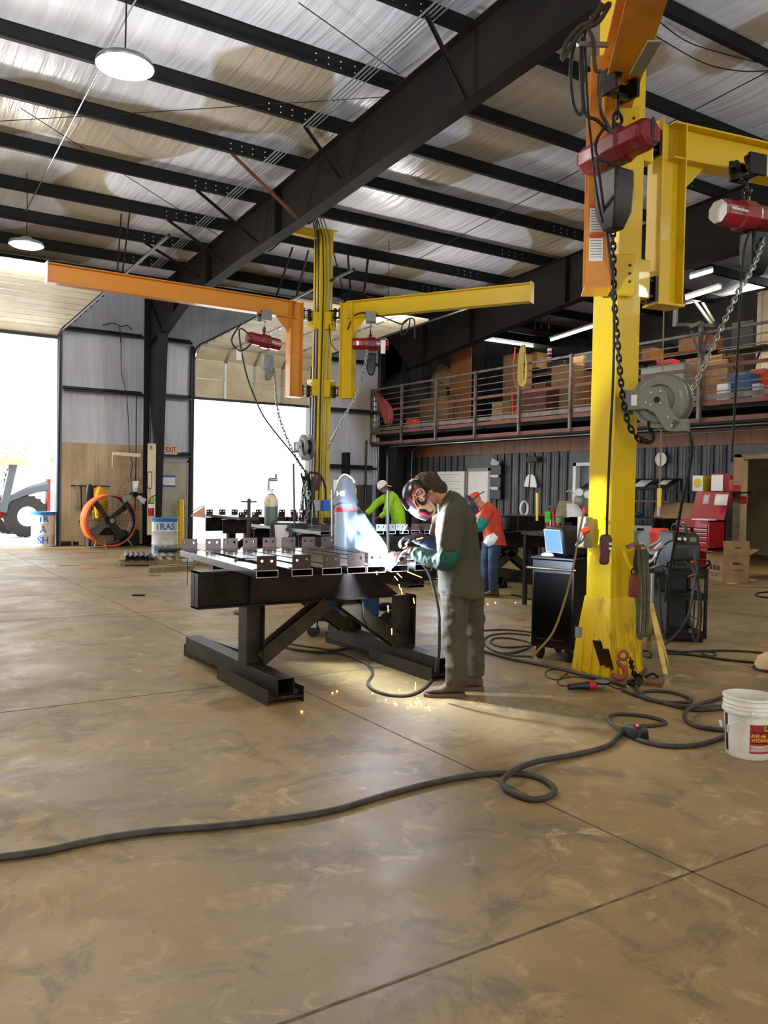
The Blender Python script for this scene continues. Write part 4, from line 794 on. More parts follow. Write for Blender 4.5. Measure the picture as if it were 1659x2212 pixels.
# smoke plume
m = bpy.data.materials.new('weld_smoke'); m.use_nodes = True; nt = m.node_tree; nt.nodes.clear(); N = nt.nodes.new; L = nt.links.new
out = N('ShaderNodeOutputMaterial'); vol = N('ShaderNodeVolumeScatter'); vol.inputs['Color'].default_value = (.5, .74, 1, 1); vol.inputs['Anisotropy'].default_value = .1
tc = N('ShaderNodeTexCoord'); ns = N('ShaderNodeTexNoise'); ns.inputs['Scale'].default_value = 7; ns.inputs['Detail'].default_value = 5; ns.inputs['Distortion'].default_value = .8; L(tc.outputs['Object'], ns.inputs['Vector'])
mr = N('ShaderNodeMapRange'); mr.inputs[1].default_value = .42; mr.inputs[2].default_value = .68; mr.inputs[3].default_value = 0; mr.inputs[4].default_value = 2.4; L(ns.outputs[0], mr.inputs[0]); L(mr.outputs[0], vol.inputs['Density']); L(vol.outputs[0], out.inputs['Volume'])
MATS['weld_smoke'] = m; K['smoke'] = m
P = [aD(px, py, d) for px, py, d in ((832, 1200, 6.6), (812, 1178, 6.65), (785, 1160, 6.75), (768, 1125, 6.85), (752, 1090, 6.95), (738, 1060, 7.05))]
b = MB(); b.tube(P, .1, 18, 4, rs=[.03, .075, .12, .1, .06, .04]); o = b.build('welding_smoke', 'smoke'); tag(o, 'blue lit welding smoke rising left from the arc', 'smoke', None, 'stuff')
# ================= FLOOR CABLES =================
def fcable(label, pts, r, m='rubber', z=None, closed=False, name='floor_cable', cat='cable', sm=6, lift=()):
    b = MB(); P = [fl(x, y, r) for x, y in pts]
    for i, h in lift: P[i] = fl(pts[i][0], pts[i][1], h)
    b.tube(P, r, 10, sm, closed); return tag(b.build(name, m), label, cat)
fcable('thick dark rubber cable crossing the foreground floor with one loop and a lit plug', [(-60, 1862), (0, 1852), (100, 1838), (220, 1812), (340, 1795), (470, 1785), (600, 1770), (720, 1750), (830, 1718), (930, 1692), (1020, 1675), (1100, 1670), (1160, 1678), (1195, 1700), (1190, 1718), (1150, 1727), (1105, 1712), (1085, 1690), (1110, 1665), (1160, 1645), (1240, 1630), (1310, 1612), (1335, 1590), (1355, 1570)], .0165, lift=((13, .02), (17, .03), (18, .052), (19, .03)))
fcable('dark cable curving from the lit plug to behind the white bucket', [(1370, 1590), (1385, 1600), (1430, 1610), (1490, 1611), (1540, 1600), (1600, 1575)], .0155)
fcable('cable loop behind the lit red plug', [(1345, 1580), (1318, 1560), (1320, 1545), (1360, 1543), (1410, 1550), (1438, 1562), (1400, 1568), (1385, 1568)], .013, lift=((0, .03),))
fcable('cable loop lying to the left of the white bucket', [(1590, 1500), (1540, 1512), (1500, 1525), (1480, 1540), (1482, 1556), (1510, 1570), (1570, 1578)], .0155, lift=((2, .05), (3, .05)))
fcable('pair of cables from the mast foot to the bucket, front one', [(1345, 1490), (1385, 1505), (1440, 1520), (1500, 1533), (1560, 1530), (1600, 1528)], .015)
fcable('cable with a long flat loop right of the mast foot', [(1395, 1445), (1378, 1470), (1376, 1490), (1400, 1508), (1450, 1520), (1500, 1527), (1590, 1524)], .0145, lift=((4, .02), (5, .035)))
fcable('flat loop of cable on the floor right of the brick', [(1395, 1510), (1387, 1496), (1410, 1492), (1455, 1496), (1490, 1508), (1488, 1516), (1440, 1517), (1395, 1510)], .013)
fcable('black cable passing left of the big mast to the tool cabinet', [(1040, 1405), (1100, 1422), (1150, 1432), (1210, 1445), (1260, 1458), (1320, 1472), (1350, 1482)], .015)
fcable('coil of thin cable left of the black cabinet, outer loop', [(1150, 1418), (1100, 1415), (1060, 1402), (1045, 1385), (1060, 1372), (1100, 1368), (1145, 1372)], .009)
fcable('coil of thin cable left of the black cabinet, inner loop', [(1145, 1395), (1090, 1398), (1060, 1388), (1070, 1378), (1110, 1380), (1150, 1392), (1110, 1410), (1070, 1408)], .009)
fcable('coil of thin cable left of the black cabinet, long strand', [(1045, 1362), (1080, 1360), (1120, 1362), (1150, 1366)], .009)
fcable('welding cable snaking under the table to the welder feet', [(590, 1385), (625, 1400), (680, 1408), (730, 1410), (765, 1420), (795, 1436), (805, 1455), (795, 1475), (810, 1492), (850, 1502), (890, 1500), (925, 1478), (945, 1445)], .0125)
fcable('thin cable curving behind the left trestle', [(610, 1368), (600, 1382), (640, 1393), (690, 1400), (720, 1405), (755, 1398), (785, 1388)], .009)
cable('dark cable rising along the welder leg to his torch', W([(940, 1450, 6.3), (948, 1415, 6.25), (949, 1360, 6.25), (946, 1310, 6.3), (925, 1235, 6.4), (895, 1205, 6.45)]), .0115)
cable('black cable drooping from the rear beam', W([(783, 1300, 7.2), (787, 1335, 7.2), (800, 1358, 7.3), (815, 1368, 7.5)]), .012)
fcable('long black hose on the floor right of the tripod jack', [(1420, 1402), (1470, 1408), (1510, 1406), (1560, 1405), (1610, 1407), (1680, 1413)], .011, 'rubd')
fcable('second black hose ending at the cardboard on the right', [(1425, 1410), (1490, 1414), (1560, 1424), (1630, 1431)], .012, 'rubd')
fcable('small loop in the long black hose', [(1515, 1407), (1540, 1408), (1545, 1415), (1528, 1417), (1512, 1409)], .011, 'rubd', lift=((0, .03), (4, .03)))
fcable('tan hose on the floor before the cardboard box', [(1515, 1256), (1560, 1262), (1620, 1268), (1700, 1268)], .012, 'rope')
fcable('coil of black cable on the floor at the right edge', [(1665, 1278), (1640, 1280), (1632, 1285), (1650, 1290), (1680, 1290)], .014, 'rubd')
fcable('black loop of cable behind the mast base', [(1390, 1405), (1405, 1408), (1405, 1420), (1390, 1415), (1382, 1400)], .010, 'rubd')
fcable('brown cable on the floor between welder and cabinet', [(1105, 1284), (1130, 1290), (1160, 1298)], .012, 'rubd')
cable('tan extension cord draped down across the black cabinet', W([(1262, 1100, 7.2), (1258, 1120, 7.0), (1250, 1160, 6.9), (1240, 1215, 6.85), (1222, 1290, 6.8), (1195, 1365, 6.75), (1162, 1405, 6.75), (1148, 1424, 6.8)]), .0095, 'rope')
# plug with red light
t = thing('cable_coupler', 'black cable coupler with a glowing red light on the floor', 'plug', tuple(fl(1368, 1592, 0)), A_OR+.5)
b = MB(); b.loft([[(x, -w_, .0), (x, w_, .0), (x, w_*.8, h_), (x, -w_*.8, h_)] for x, w_, h_ in ((-.1, .045, .05), (0, .055, .085), (.07, .06, .09), (.11, .045, .07))]); b.build('body', 'black', t, bevel=.012)
b = MB(); b.ball((.05, -.01, .09), .009, 10, 6); b.build('indicator', 'led', t)
# ================= PEOPLE =================
def eloft(b, rings, n=24):
    """rings (x, y, z, half depth, half width, forward lean)"""
    out = []
    for x, y, z, rx, ry, th in rings:
        u = V((cos(th), 0, -sin(th))); c = V((x, y, z))
        out.append([c+u*rx*(abs(cos(a))**.85)*(1 if cos(a) >= 0 else -1)+V((0, 1, 0))*ry*(abs(sin(a))**.85)*(1 if sin(a) >= 0 else -1) for a in [2*pi*i/n for i in range(n)]])
    b.loft(out); return b
def dense(rings, k=4):
    out = []
    for i in range(len(rings)-1):
        g = lambda j: rings[max(0, min(len(rings)-1, j))]
        for j in range(k):
            t = j/k; out.append(tuple(.5*(2*p1+(p2-p0)*t+(2*p0-5*p1+4*p2-p3)*t*t+(3*p1-p0-3*p2+p3)*t**3) for p0, p1, p2, p3 in zip(g(i-1), g(i), g(i+1), g(i+2))))
    return out+[rings[-1]]
def fuse(b, name, m, parent, vox=.012, sm=3, folds=0., fs=9., seed=0, label=None):
    o = b.build(name, m, parent, ang=180, label=label)
    r = o.modifiers.new('fuse', 'REMESH'); r.mode = 'VOXEL'; r.voxel_size = vox; r.use_smooth_shade = True
    s = o.modifiers.new('soft', 'SMOOTH'); s.factor = .6; s.iterations = sm
    if folds:
        t = bpy.data.textures.new('folds', 'CLOUDS'); t.noise_scale = 1/fs; t.noise_depth = 2
        d = o.modifiers.new('folds', 'DISPLACE'); d.texture = t; d.strength = folds; d.mid_level = .5; d.texture_coords = 'LOCAL'
    return o
def hand(b, w, d, nrm, grip=.8, s=1., left=True):
    """palm from wrist w along d, back of hand toward nrm; fingers curl away from nrm"""
    w, d, nrm = V(w), V(d).normalized(), V(nrm); nrm = (nrm-d*nrm.dot(d)).normalized(); sd = d.cross(nrm)*(1 if left else -1)
    rg = []
    for k, (t, a, c) in enumerate(((-.02, .026, .022), (.02, .034, .02), (.06, .042, .017), (.092, .042, .013))):
        rg.append([w+d*t*s+sd*a*s*cos(2*pi*i/12)+nrm*c*s*sin(2*pi*i/12) for i in range(12)])
    b.loft(rg)
    for k, L in enumerate((.072, .08, .076, .06)):
        p = w+(d*.088+sd*(.031-.0205*k))*s; pts = [p]; a = .12
        for seg in (.45, .32, .25):
            a += grip*(.75 if seg < .45 else .5); p = p+(d*cos(a)-nrm*sin(a))*L*seg*s; pts.append(p)
        b.tube(pts, .009*s, 8, 3, rs=[.0098*s, .0092*s, .0086*s, .0076*s])
    p = w+(d*.02+sd*.03)*s; b.tube([p, p+(d*.03+sd*.028-nrm*.012)*s, p+(d*.058+sd*.03-nrm*.03)*s, p+(d*.075+sd*.012-nrm*.042)*s], .011*s, 8, 3, rs=[.013*s, .012*s, .0105*s, .009*s])
def head(b, c, f, s=1.):
    """skull, jaw, nose, brow and ears around centre c looking along f"""
    c = V(c); f = V(f).normalized(); y = V((0, 1, 0)); u = f.cross(y).normalized(); u = -u if u.z < 0 else u
    def el(o, a, bb, cc):
        rg = []
        for i in range(11):
            t = -pi/2+pi*i/10; r = max(cos(t), .02); rg.append([c+o+(f*a*r*cos(2*pi*k/16)+y*bb*r*sin(2*pi*k/16)+u*cc*sin(t))*s for k in range(16)])
        b.loft(rg)
    el(u*.02*s-f*.01*s, .095, .076, .1); el(f*.032*s-u*.05*s, .06, .058, .07); el(f*.06*s-u*.095*s, .026, .026, .02)
    el(f*.093*s-u*.028*s, .02, .012, .024); el(f*.078*s+u*.015*s, .015, .045, .01); el(f*.083*s-u*.066*s, .01, .022, .008)
    for sy in (-1, 1): el(y*sy*.078*s-u*.01*s-f*.01*s, .017, .008, .03)
    return u
def boot(parent, x0, y, L, m='boot', yaw=0.):
    b = MB().at(T((x0, y, 0)), RZ(yaw)); rg = []
    for t, w, h in ((0, .03, .085), (.03, .042, .15), (.1, .044, .16), (.14, .045, .12), (.18, .05, .085), (.24, .052, .075), (.28, .045, .062), (L, .02, .035)):
        rg.append([(t, w*cos(a)*1.0, .03+(h-.03)/2+(h-.03)/2*sin(a)) for a in [2*pi*i/14 for i in range(14)]])
    b.loft(rg); b.cyl((.075, 0, .08), (.07, 0, .2), .058, .06, 16); o = fuse(b, 'boot', m, parent, .009, 3)
    s = MB().at(T((x0, y, 0)), RZ(yaw)); n = 16; pl = []
    out = [(-.005, -.036), (-.008, 0), (-.005, .036), (.08, .044), (.16, .05), (.24, .055), (.29, .045), (L+.01, .015), (L+.01, -.015), (.29, -.045), (.24, -.055), (.16, -.05), (.08, -.044)]
    s.prism(out, 0, .03); s.build('sole', 'sole', o, bevel=.005); return o
def helmet(parent, c, f, m, lens=True, s=1., mlens='glass', name='welding_helmet'):
    c = V(c); f = V(f).normalized(); y = V((0, 1, 0)); u = f.cross(y).normalized(); u = -u if u.z < 0 else u
    b = MB(); rg = []
    for t, a, wd, o in ((.165, .05, .075, -.03), (.15, .085, .1, -.02), (.11, .115, .118, -.01), (.05, .13, .125, 0), (-.02, .135, .122, 0), (-.08, .13, .11, -.005), (-.13, .11, .085, -.015), (-.17, .075, .055, -.02)):
        rg.append([c+(u*t+f*(o+a*max(cos(p), -.55)*(1 if abs(p) < 1.2 else 1))+y*wd*sin(p))*s for p in [R(-118)+R(236)*i/20 for i in range(21)]])
    b.loft(rg, cap=False, close=False); b.loft([rg[0], [c+(u*.17-f*.03)*s]*21], cap=False, close=False)
    o = b.build(name, m, parent, ang=60); q = o.modifiers.new('t', 'SOLIDIFY'); q.thickness = .005; w = o.modifiers.new('s', 'SUBSURF'); w.levels = w.render_levels = 1
    if lens:
        fr = M((y, u, f)).transposed().to_4x4(); fr.translation = c+(f*.128+u*.03)*s
        l = MB().at(fr); l.box(-.06, .06, -.05, .05, -.01, .014); l.build('lens_frame', 'black', o, bevel=.006); l = MB().at(fr); l.box(-.048, .048, -.035, .035, .012, .017); l.build('lens', mlens, o, smooth=False)
    return o
HM = bpy.data.materials.new('painted_helmet'); HM.use_nodes = True; nt = HM.node_tree; p = nt.nodes['Principled BSDF']; p.inputs['Roughness'].default_value = .28
tc = nt.nodes.new('ShaderNodeTexCoord'); n = nt.nodes.new('ShaderNodeTexNoise'); n.inputs['Scale'].default_value = 9; n.inputs['Detail'].default_value = 2; n.inputs['Distortion'].default_value = 1.4
cr = nt.nodes.new('ShaderNodeValToRGB'); cr.color_ramp.interpolation = 'CONSTANT'; e = cr.color_ramp.elements; e[0].color = rgb('14141a'); e[1].position = .44; e[1].color = rgb('7c1a1e')
for ps, cc in ((.51, 'c9b28c'), (.6, '8a2a22'), (.66, '17171c')): q_ = e.new(ps); q_.color = rgb(cc)
nt.links.new(tc.outputs['Object'], n.inputs['Vector']); nt.links.new(n.outputs[0], cr.inputs[0]); nt.links.new(cr.outputs[0], p.inputs['Base Color']); K['helmetpaint'] = HM
LEFTDIR = facing(ROT @ V((-1, 0, 0)))
def person(label, px, py_d, fwd, name='person'):
    p = aD(px, 1106, py_d); return thing(name, label, 'person', (p.x, p.y, 0), fwd)
# ---- welder in the grey shirt ----
W0 = fl(1000, 1497); wl = thing('person', 'man in olive grey T-shirt, painted welding helmet and green sleeves bending over the arc', 'person', (W0.x, W0.y, 0), LEFTDIR)
HD, FD = V((.305, 0, 1.6)), V((.83, 0, -.55))
b = MB(); u = head(b, HD, FD); eloft(b, dense([(.02, 0, .85, .12, .16, 0), (.04, 0, 1.1, .12, .15, .05), (.07, 0, 1.32, .12, .17, .2), (.115, 0, 1.47, .085, .16, .5), (.15, 0, 1.52, .06, .07, .8)]))
b.tube([(.12, 0, 1.48), (.2, 0, 1.555), (.275, 0, 1.6)], .06, 14, 3, rs=[.075, .06, .058])
LA = [(.1, .18, 1.46), (.15, .26, 1.27), (.165, .275, 1.09), (.3, .15, 1.08), (.40, .06, 1.11)]; RA = [(.12, -.18, 1.46), (.2, -.26, 1.28), (.22, -.27, 1.15), (.32, -.2, 1.19), (.4, -.14, 1.225)]
for A in (LA, RA): b.tube(A, .04, 12, 4, rs=[.055, .048, .042, .036, .028])
for s_, hx, kx, ax in ((1, .085, .075, .06), (-1, -.04, -.085, -.105)): b.tube([(hx, .1*s_, .88), (kx, .11*s_, .47), (ax, .115*s_, .08)], .07, 12, 4, rs=[.085, .06, .045])
fuse(b, 'body', 'skin', wl, .010, 3)
b = MB()
for i in range(13):
    pass
rg = []; c = HD-FD*.028+u*.038
for i in range(15):
    t = -pi/2+pi*i/14; r = max(cos(t), .02)
    rg.append([c+(FD*.108*r*cos(a)+V((0, 1, 0))*.092*r*sin(a)+u*.1*sin(t))*(1+.10*noise.noise(V((cos(a)*r*4, sin(a)*r*4, sin(t)*4)))) for a in [2*pi*k/26 for k in range(26)]])
b.loft(rg); cc = HD-FD*.085-u*.035; b.ball(tuple(cc), .062, 14, 8, (1, 1.15, 1.1))
random.seed(5)
for i in range(70):
    a = 2*pi*random.random(); t = random.random()*1.2+.1; nrm = (FD*cos(a)*cos(t)*.9+V((0, 1, 0))*sin(a)*cos(t)+u*sin(t)); q0 = c+nrm*.092; b.tube([q0, q0+nrm*.016+V((random.uniform(-.012, .012), random.uniform(-.01, .01), .004)), q0+nrm*.02+V((random.uniform(-.03, .03), random.uniform(-.02, .02), -.004))], .007, 5, 2, rs=[.009, .007, .003])
fuse(b, 'hair', 'hair', wl, .008, 1)
b = MB(); eloft(b, dense([(.03, 0, .78, .178, .235, -.04), (.035, 0, .83, .176, .232, 0), (.05, 0, 1.0, .166, .222, .05), (.06, 0, 1.15, .165, .222, .1), (.085, 0, 1.32, .167, .228, .25), (.11, 0, 1.44, .14, .222, .45), (.14, 0, 1.52, .095, .15, .7), (.165, 0, 1.55, .075, .085, .85)]))
b.tube([(.09, .13, 1.46), (.125, .235, 1.37), (.145, .27, 1.24), (.155, .28, 1.14)], .09, 16, 4, rs=[.09, .092, .09, .092]); b.tube([(.1, -.13, 1.46), (.16, -.235, 1.38), (.2, -.27, 1.22)], .09, 16, 4, rs=[.09, .09, .085])
fuse(b, 'shirt', 'greyshirt', wl, .012, 3, .028, 7)
b = MB(); b.torus((.172, 0, 1.556), .066, .007, (.75, 0, .66), 26, 6); b.build('collar', 'greyshirt', wl)
def sleeve(A, r0, r1, name, m, parent):
    b = MB(); b.tube(A, r0, 16, 5, rs=[r0+(r1-r0)*i/(len(A)-1) for i in range(len(A))]); return fuse(b, name, m, parent, .009, 2, .03, 16)
sleeve([(.15, .275, 1.17), (.17, .28, 1.085), (.24, .2, 1.07), (.33, .12, 1.09), (.4, .06, 1.11)], .092, .055, 'welding_sleeve', 'greenw', wl)
sleeve([(.2, -.265, 1.22), (.225, -.27, 1.15), (.3, -.22, 1.18), (.38, -.15, 1.22)], .07, .045, 'welding_sleeve', 'navy', wl)
b = MB(); hand(b, (.40, .055, 1.115), (.9, -.42, -.1), (.15, .35, .9), 1.0, 1.18, True); b.tube([(.36, .085, 1.1), (.43, .035, 1.118)], .045, 14, 2); fuse(b, 'glove', 'glove', wl, .006, 2)
b = MB(); hand(b, (.385, -.15, 1.225), (.95, .2, -.12), (.1, -.1, 1), .9, 1.18, False); b.tube([(.34, -.175, 1.205), (.41, -.14, 1.228)], .045, 14, 2); fuse(b, 'glove', 'glove', wl, .006, 2)
b = MB(); eloft(b, dense([(.02, 0, .95, .13, .17, 0), (.02, 0, .86, .145, .185, 0), (.025, 0, .76, .14, .18, 0)]))
for s_, P_ in ((1, [(.08, .1, .84), (.085, .11, .64), (.075, .115, .44), (.065, .115, .25), (.07, .115, .09)]), (-1, [(-.045, -.1, .84), (-.065, -.11, .64), (-.09, -.115, .44), (-.1, -.115, .25), (-.098, -.12, .12)])): b.tube(P_, .1, 16, 5, rs=[.118, .105, .09, .082, .09])
fuse(b, 'trousers', 'trouser', wl, .012, 2, .04, 9)
boot(wl, .0, .115, .31, yaw=.05); boot(wl, -.17, -.12, .3, yaw=.12)
helmet(wl, (.368, 0, 1.535), FD, 'helmetpaint')
b = MB(); b.tube([(.42, .02, 1.10), (.47, .0, 1.1), (.52, -.03, 1.06), (.548, -.06, 1.0)], .013, 10, 4, rs=[.016, .014, .011, .008]); o = b.build('welding_torch', 'bmetal', smooth=True)
o.location = MW[wl.name] @ V(o.location); o.rotation_euler = (0, 0, LEFTDIR); tag(o, 'dark welding torch held in the gloves of the grey shirted welder', 'welding torch')
# ---- worker in orange ----
p = aD(1062, 1106, 12.6); ow = thing('person', 'worker in orange shirt, jeans and dark welding hood stooping behind the grey shirted welder', 'person', (p.x, p.y, 0), LEFTDIR)
HD, FD = V((.255, 0, 1.455)), V((.8, 0, -.6))
b = MB(); u = head(b, HD, FD); eloft(b, dense([(-.03, 0, .85, .12, .16, 0), (-.02, 0, 1.05, .12, .15, .05), (.03, 0, 1.25, .11, .16, .3), (.1, 0, 1.36, .07, .1, .7)]))
b.tube([(.08, 0, 1.33), (.16, 0, 1.4), (.23, 0, 1.44)], .06, 12, 3)
for s_, A in ((1, [(.07, .17, 1.32), (.15, .25, 1.17), (.22, .25, 1.1), (.42, .08, 1.06)]), (-1, [(.07, -.17, 1.32), (.2, -.24, 1.18), (.45, -.1, 1.08)])): b.tube(A, .04, 10, 4)
for s_, hx, kx, ax in ((1, -.05, -.02, -.05), (-1, .03, .06, .07)): b.tube([(hx, .09*s_, .86), (kx, .1*s_, .46), (ax, .1*s_, .07)], .06, 10, 4, rs=[.08, .058, .045])
fuse(b, 'body', 'skin', ow, .012, 3)
b = MB(); eloft(b, dense([(-.06, 0, .8, .175, .21, -.1), (-.045, 0, .92, .16, .2, 0), (-.02, 0, 1.08, .152, .2, .08), (.015, 0, 1.24, .145, .21, .3), (.07, 0, 1.35, .11, .19, .6), (.12, 0, 1.4, .07, .08, .8)]))
b.tube([(.05, .14, 1.32), (.12, .22, 1.24), (.17, .25, 1.16)], .085, 14, 4); b.tube([(.05, -.14, 1.32), (.14, -.22, 1.22)], .085, 14, 3); fuse(b, 'shirt', 'orshirt', ow, .012, 2, .03, 9)
sleeve([(.15, .24, 1.17), (.21, .25, 1.1), (.26, .2, 1.08)], .1, .09, 'teal_sleeve', 'teal', ow); sleeve([(.27, .19, 1.08), (.36, .11, 1.07)], .06, .05, 'forearm_sleeve', 'navy', ow)
for s_, w_ in ((1, (.4, .08, 1.06)), (-1, (.43, -.1, 1.08))): b = MB(); hand(b, w_, (.95, -.2*s_, -.2), (.1, 0, 1), .9, 1.1, s_ > 0); fuse(b, 'glove', 'gloveb', ow, .008, 1)
b = MB(); eloft(b, dense([(-.03, 0, .95, .12, .165, 0), (-.03, 0, .84, .135, .175, 0), (-.02, 0, .76, .13, .17, 0)]))
for P_ in ([(-.05, .09, .83), (-.03, .1, .46), (-.045, .1, .1)], [(.03, -.09, .83), (.06, -.1, .46), (.07, -.1, .1)]): b.tube(P_, .1, 14, 6, rs=[.11, .082, .075])
fuse(b, 'jeans', 'jeans', ow, .012, 2, .02, 10)
boot(ow, -.13, .1, .27, yaw=.05); boot(ow, .0, -.1, .27)
helmet(ow, (.318, 0, 1.395), FD, mat('hood_navy', '1c2740', .35), s=.95)
b = MB(); c = HD-FD*.02+u*.055; rg = []
for i in range(8): t = i/7*pi/2; r = max(cos(t), .02); rg.append([c+(FD*.105*r*cos(a)+V((0, 1, 0))*.088*r*sin(a))+u*.075*sin(t) for a in [2*pi*k/20 for k in range(20)]])
b.loft(rg); b.build('cap', 'orangep', ow)
b = MB(); b.loft([[c+FD*(-.07-.11*j)+V((0, 1, 0))*yy+u*(-.0-.01*j) for yy in (-.07+.015*j, 0, .07-.015*j)]+[c+FD*(-.07-.11*j)+V((0, 1, 0))*yy+u*(-.012-.01*j) for yy in (.07-.015*j, 0, -.07+.015*j)] for j in (0, 1)]); b.build('cap_brim', 'black', ow)
b = MB(); b.torus(tuple(c-u*.005), .1, .009, tuple(u), 24, 6); b.build('headband', 'black', ow)
b = MB(); b.add([(.1, .2, .93), (.0, .23, .99), (-.08, .22, .92), (-.02, .24, .82), (.06, .23, .78), (.14, .2, .84)], [(0, 1, 2, 3, 4, 5)]); o = b.build('pocket_rag', 'paper', ow); q_ = o.modifiers.new('s', 'SOLIDIFY'); q_.thickness = .015
lamp('POINT', 'second_arc_light', tuple(MW[ow.name] @ V((.62, -.05, 1.05))), 90, (.7, .8, 1), .03)
a2 = thing('welding_arc', 'second welding arc hidden in front of the orange shirted worker', 'arc', tuple(MW[ow.name] @ V((.62, -.05, 1.0)))); b = MB(); b.ball((0, 0, 0), .02); b.build('arc_core', 'arcm', a2)
# ---- worker in lime ----
p = aD(860, 1106, 15.8); lw = thing('person', 'worker in lime long sleeved shirt and white cap leaning over the middle table', 'person', (p.x, p.y, 0), LEFTDIR)
HD, FD = V((.29, 0, 1.66)), V((.75, .3, -.6)).normalized()
b = MB(); u = head(b, HD, FD); eloft(b, dense([(-.02, 0, .9, .12, .16, 0), (0, 0, 1.14, .12, .15, .1), (.08, 0, 1.36, .11, .17, .4), (.16, 0, 1.5, .07, .1, .7)])); b.tube([(.15, 0, 1.5), (.2, 0, 1.56), (.26, 0, 1.62)], .058, 12, 3)
LA = [(.14, .18, 1.48), (.2, .25, 1.3), (.24, .2, 1.17), (.33, .1, 1.1)]; RA = [(.17, -.18, 1.49), (.38, -.2, 1.36), (.5, -.12, 1.24), (.6, -.05, 1.14)]
for A in (LA, RA): b.tube(A, .036, 10, 4, rs=[.045, .04, .034, .026])
for s_ in (1, -1): b.tube([(-.02, .09*s_, .9), (0, .1*s_, .47), (-.02, .1*s_, .07)], .06, 10, 4, rs=[.08, .058, .045])
hand(b, (.33, .1, 1.1), (.9, -.2, -.4), (.3, 0, 1), .5, 1., True); hand(b, (.6, -.05, 1.14), (.85, .1, -.5), (.4, 0, .9), .5, 1., False)
fuse(b, 'body', mat('tanned_skin', '6e4a38', .55), lw, .010, 2)
b = MB(); eloft(b, dense([(-.03, 0, .9, .155, .2, -.05), (-.01, 0, 1.05, .14, .19, 0), (.02, 0, 1.2, .14, .19, .15), (.09, 0, 1.37, .135, .21, .4), (.15, 0, 1.49, .1, .19, .6), (.185, 0, 1.54, .065, .08, .8)]))
b.tube(LA, .06, 14, 5, rs=[.085, .075, .065, .05]); b.tube(RA, .06, 14, 5, rs=[.085, .075, .062, .048]); fuse(b, 'shirt', 'lime', lw, .012, 2, .03, 9)
b = MB(); eloft(b, dense([(-.02, 0, .95, .125, .165, 0), (-.02, 0, .8, .13, .17, 0)]))
for s_ in (1, -1): b.tube([(-.02, .09*s_, .85), (0, .1*s_, .46), (-.02, .1*s_, .1)], .1, 12, 5, rs=[.11, .082, .075])
fuse(b, 'trousers', 'jeans', lw, .014, 2)
boot(lw, -.09, .1, .28); boot(lw, -.09, -.1, .28)
b = MB(); c = HD+u*.03; rg = []
for i in range(9): t = -.25+(pi/2+.25)*i/8; r = max(cos(t), .02); rg.append([c+(FD*.112*r*cos(a)+V((0, 1, 0))*.1*r*sin(a))+u*.105*sin(t) for a in [2*pi*k/22 for k in range(22)]])
b.loft(rg); b.build('cap', 'white', lw)
b = MB(); b.loft([[c+V((-1, 0, .1)).normalized()*(.09+.09*j)+V((0, 1, 0))*yy+V((0, 0, -.02*j)) for yy in (-.07+.02*j, 0, .07-.02*j)]+[c+V((-1, 0, .1)).normalized()*(.09+.09*j)+V((0, 1, 0))*yy+V((0, 0, -.012-.02*j)) for yy in (.07-.02*j, 0, -.07+.02*j)] for j in (0, 1)]); b.build('cap_brim', 'white', lw)
# ---- worker mostly behind the middle mast ----
p = aD(697, 1106, 17.3); bw = thing('person', 'worker in pale blue shirt mostly hidden behind the middle yellow mast', 'person', (p.x, p.y, 0), LEFTDIR+pi)
HD, FD = V((.0, 0, 1.68)), V((.9, 0, -.3))
b = MB(); u = head(b, HD, FD); eloft(b, dense([(0, 0, .9, .11, .15, 0), (0, 0, 1.3, .11, .16, 0), (0, 0, 1.46, .07, .14, 0)])); b.tube([(0, 0, 1.45), (-.01, 0, 1.55), (-.01, 0, 1.62)], .055, 10, 3)
A1 = [(.0, .18, 1.43), (.03, .22, 1.2), (.2, .16, 1.22), (.28, .1, 1.27)]; A2 = [(.0, -.18, 1.43), (.06, -.22, 1.25), (.2, -.18, 1.3)]
for A in (A1, A2): b.tube(A, .036, 10, 4)
for s_ in (1, -1): b.tube([(0, .09*s_, .9), (0, .1*s_, .47), (-.02, .1*s_, .07)], .06, 10, 4)
fuse(b, 'body', 'skin', bw, .012, 2); b = MB(); b.ball((-.02, 0, 1.72), .1, 14, 8); b.build('cap', 'navy', bw)
b = MB(); eloft(b, dense([(.04, 0, .88, .17, .18, 0), (.05, 0, 1.1, .17, .18, 0), (.06, 0, 1.35, .18, .2, 0), (.03, 0, 1.47, .12, .17, 0), (0, 0, 1.52, .06, .07, 0)])); b.tube(A1[:3], .06, 12, 4); b.tube(A2, .06, 12, 4); fuse(b, 'shirt', mat('pale_blue_cotton', 'a9b4cc', .8), bw, .014, 2, .02, 9)
b = MB(); hand(b, (.27, .1, 1.26), (.8, 0, .4), (0, .6, .6), .9, 1.2, True); fuse(b, 'glove', 'glove', bw, .008, 1)
b = MB(); eloft(b, [(0, 0, .95, .12, .16, 0), (0, 0, .8, .13, .17, 0)])
for s_ in (1, -1): b.tube([(0, .09*s_, .85), (0, .1*s_, .46), (-.02, .1*s_, .1)], .1, 12, 4, rs=[.11, .082, .075])
fuse(b, 'trousers', 'jeans', bw, .014, 2); boot(bw, -.09, .1, .28); boot(bw, -.09, -.1, .28)
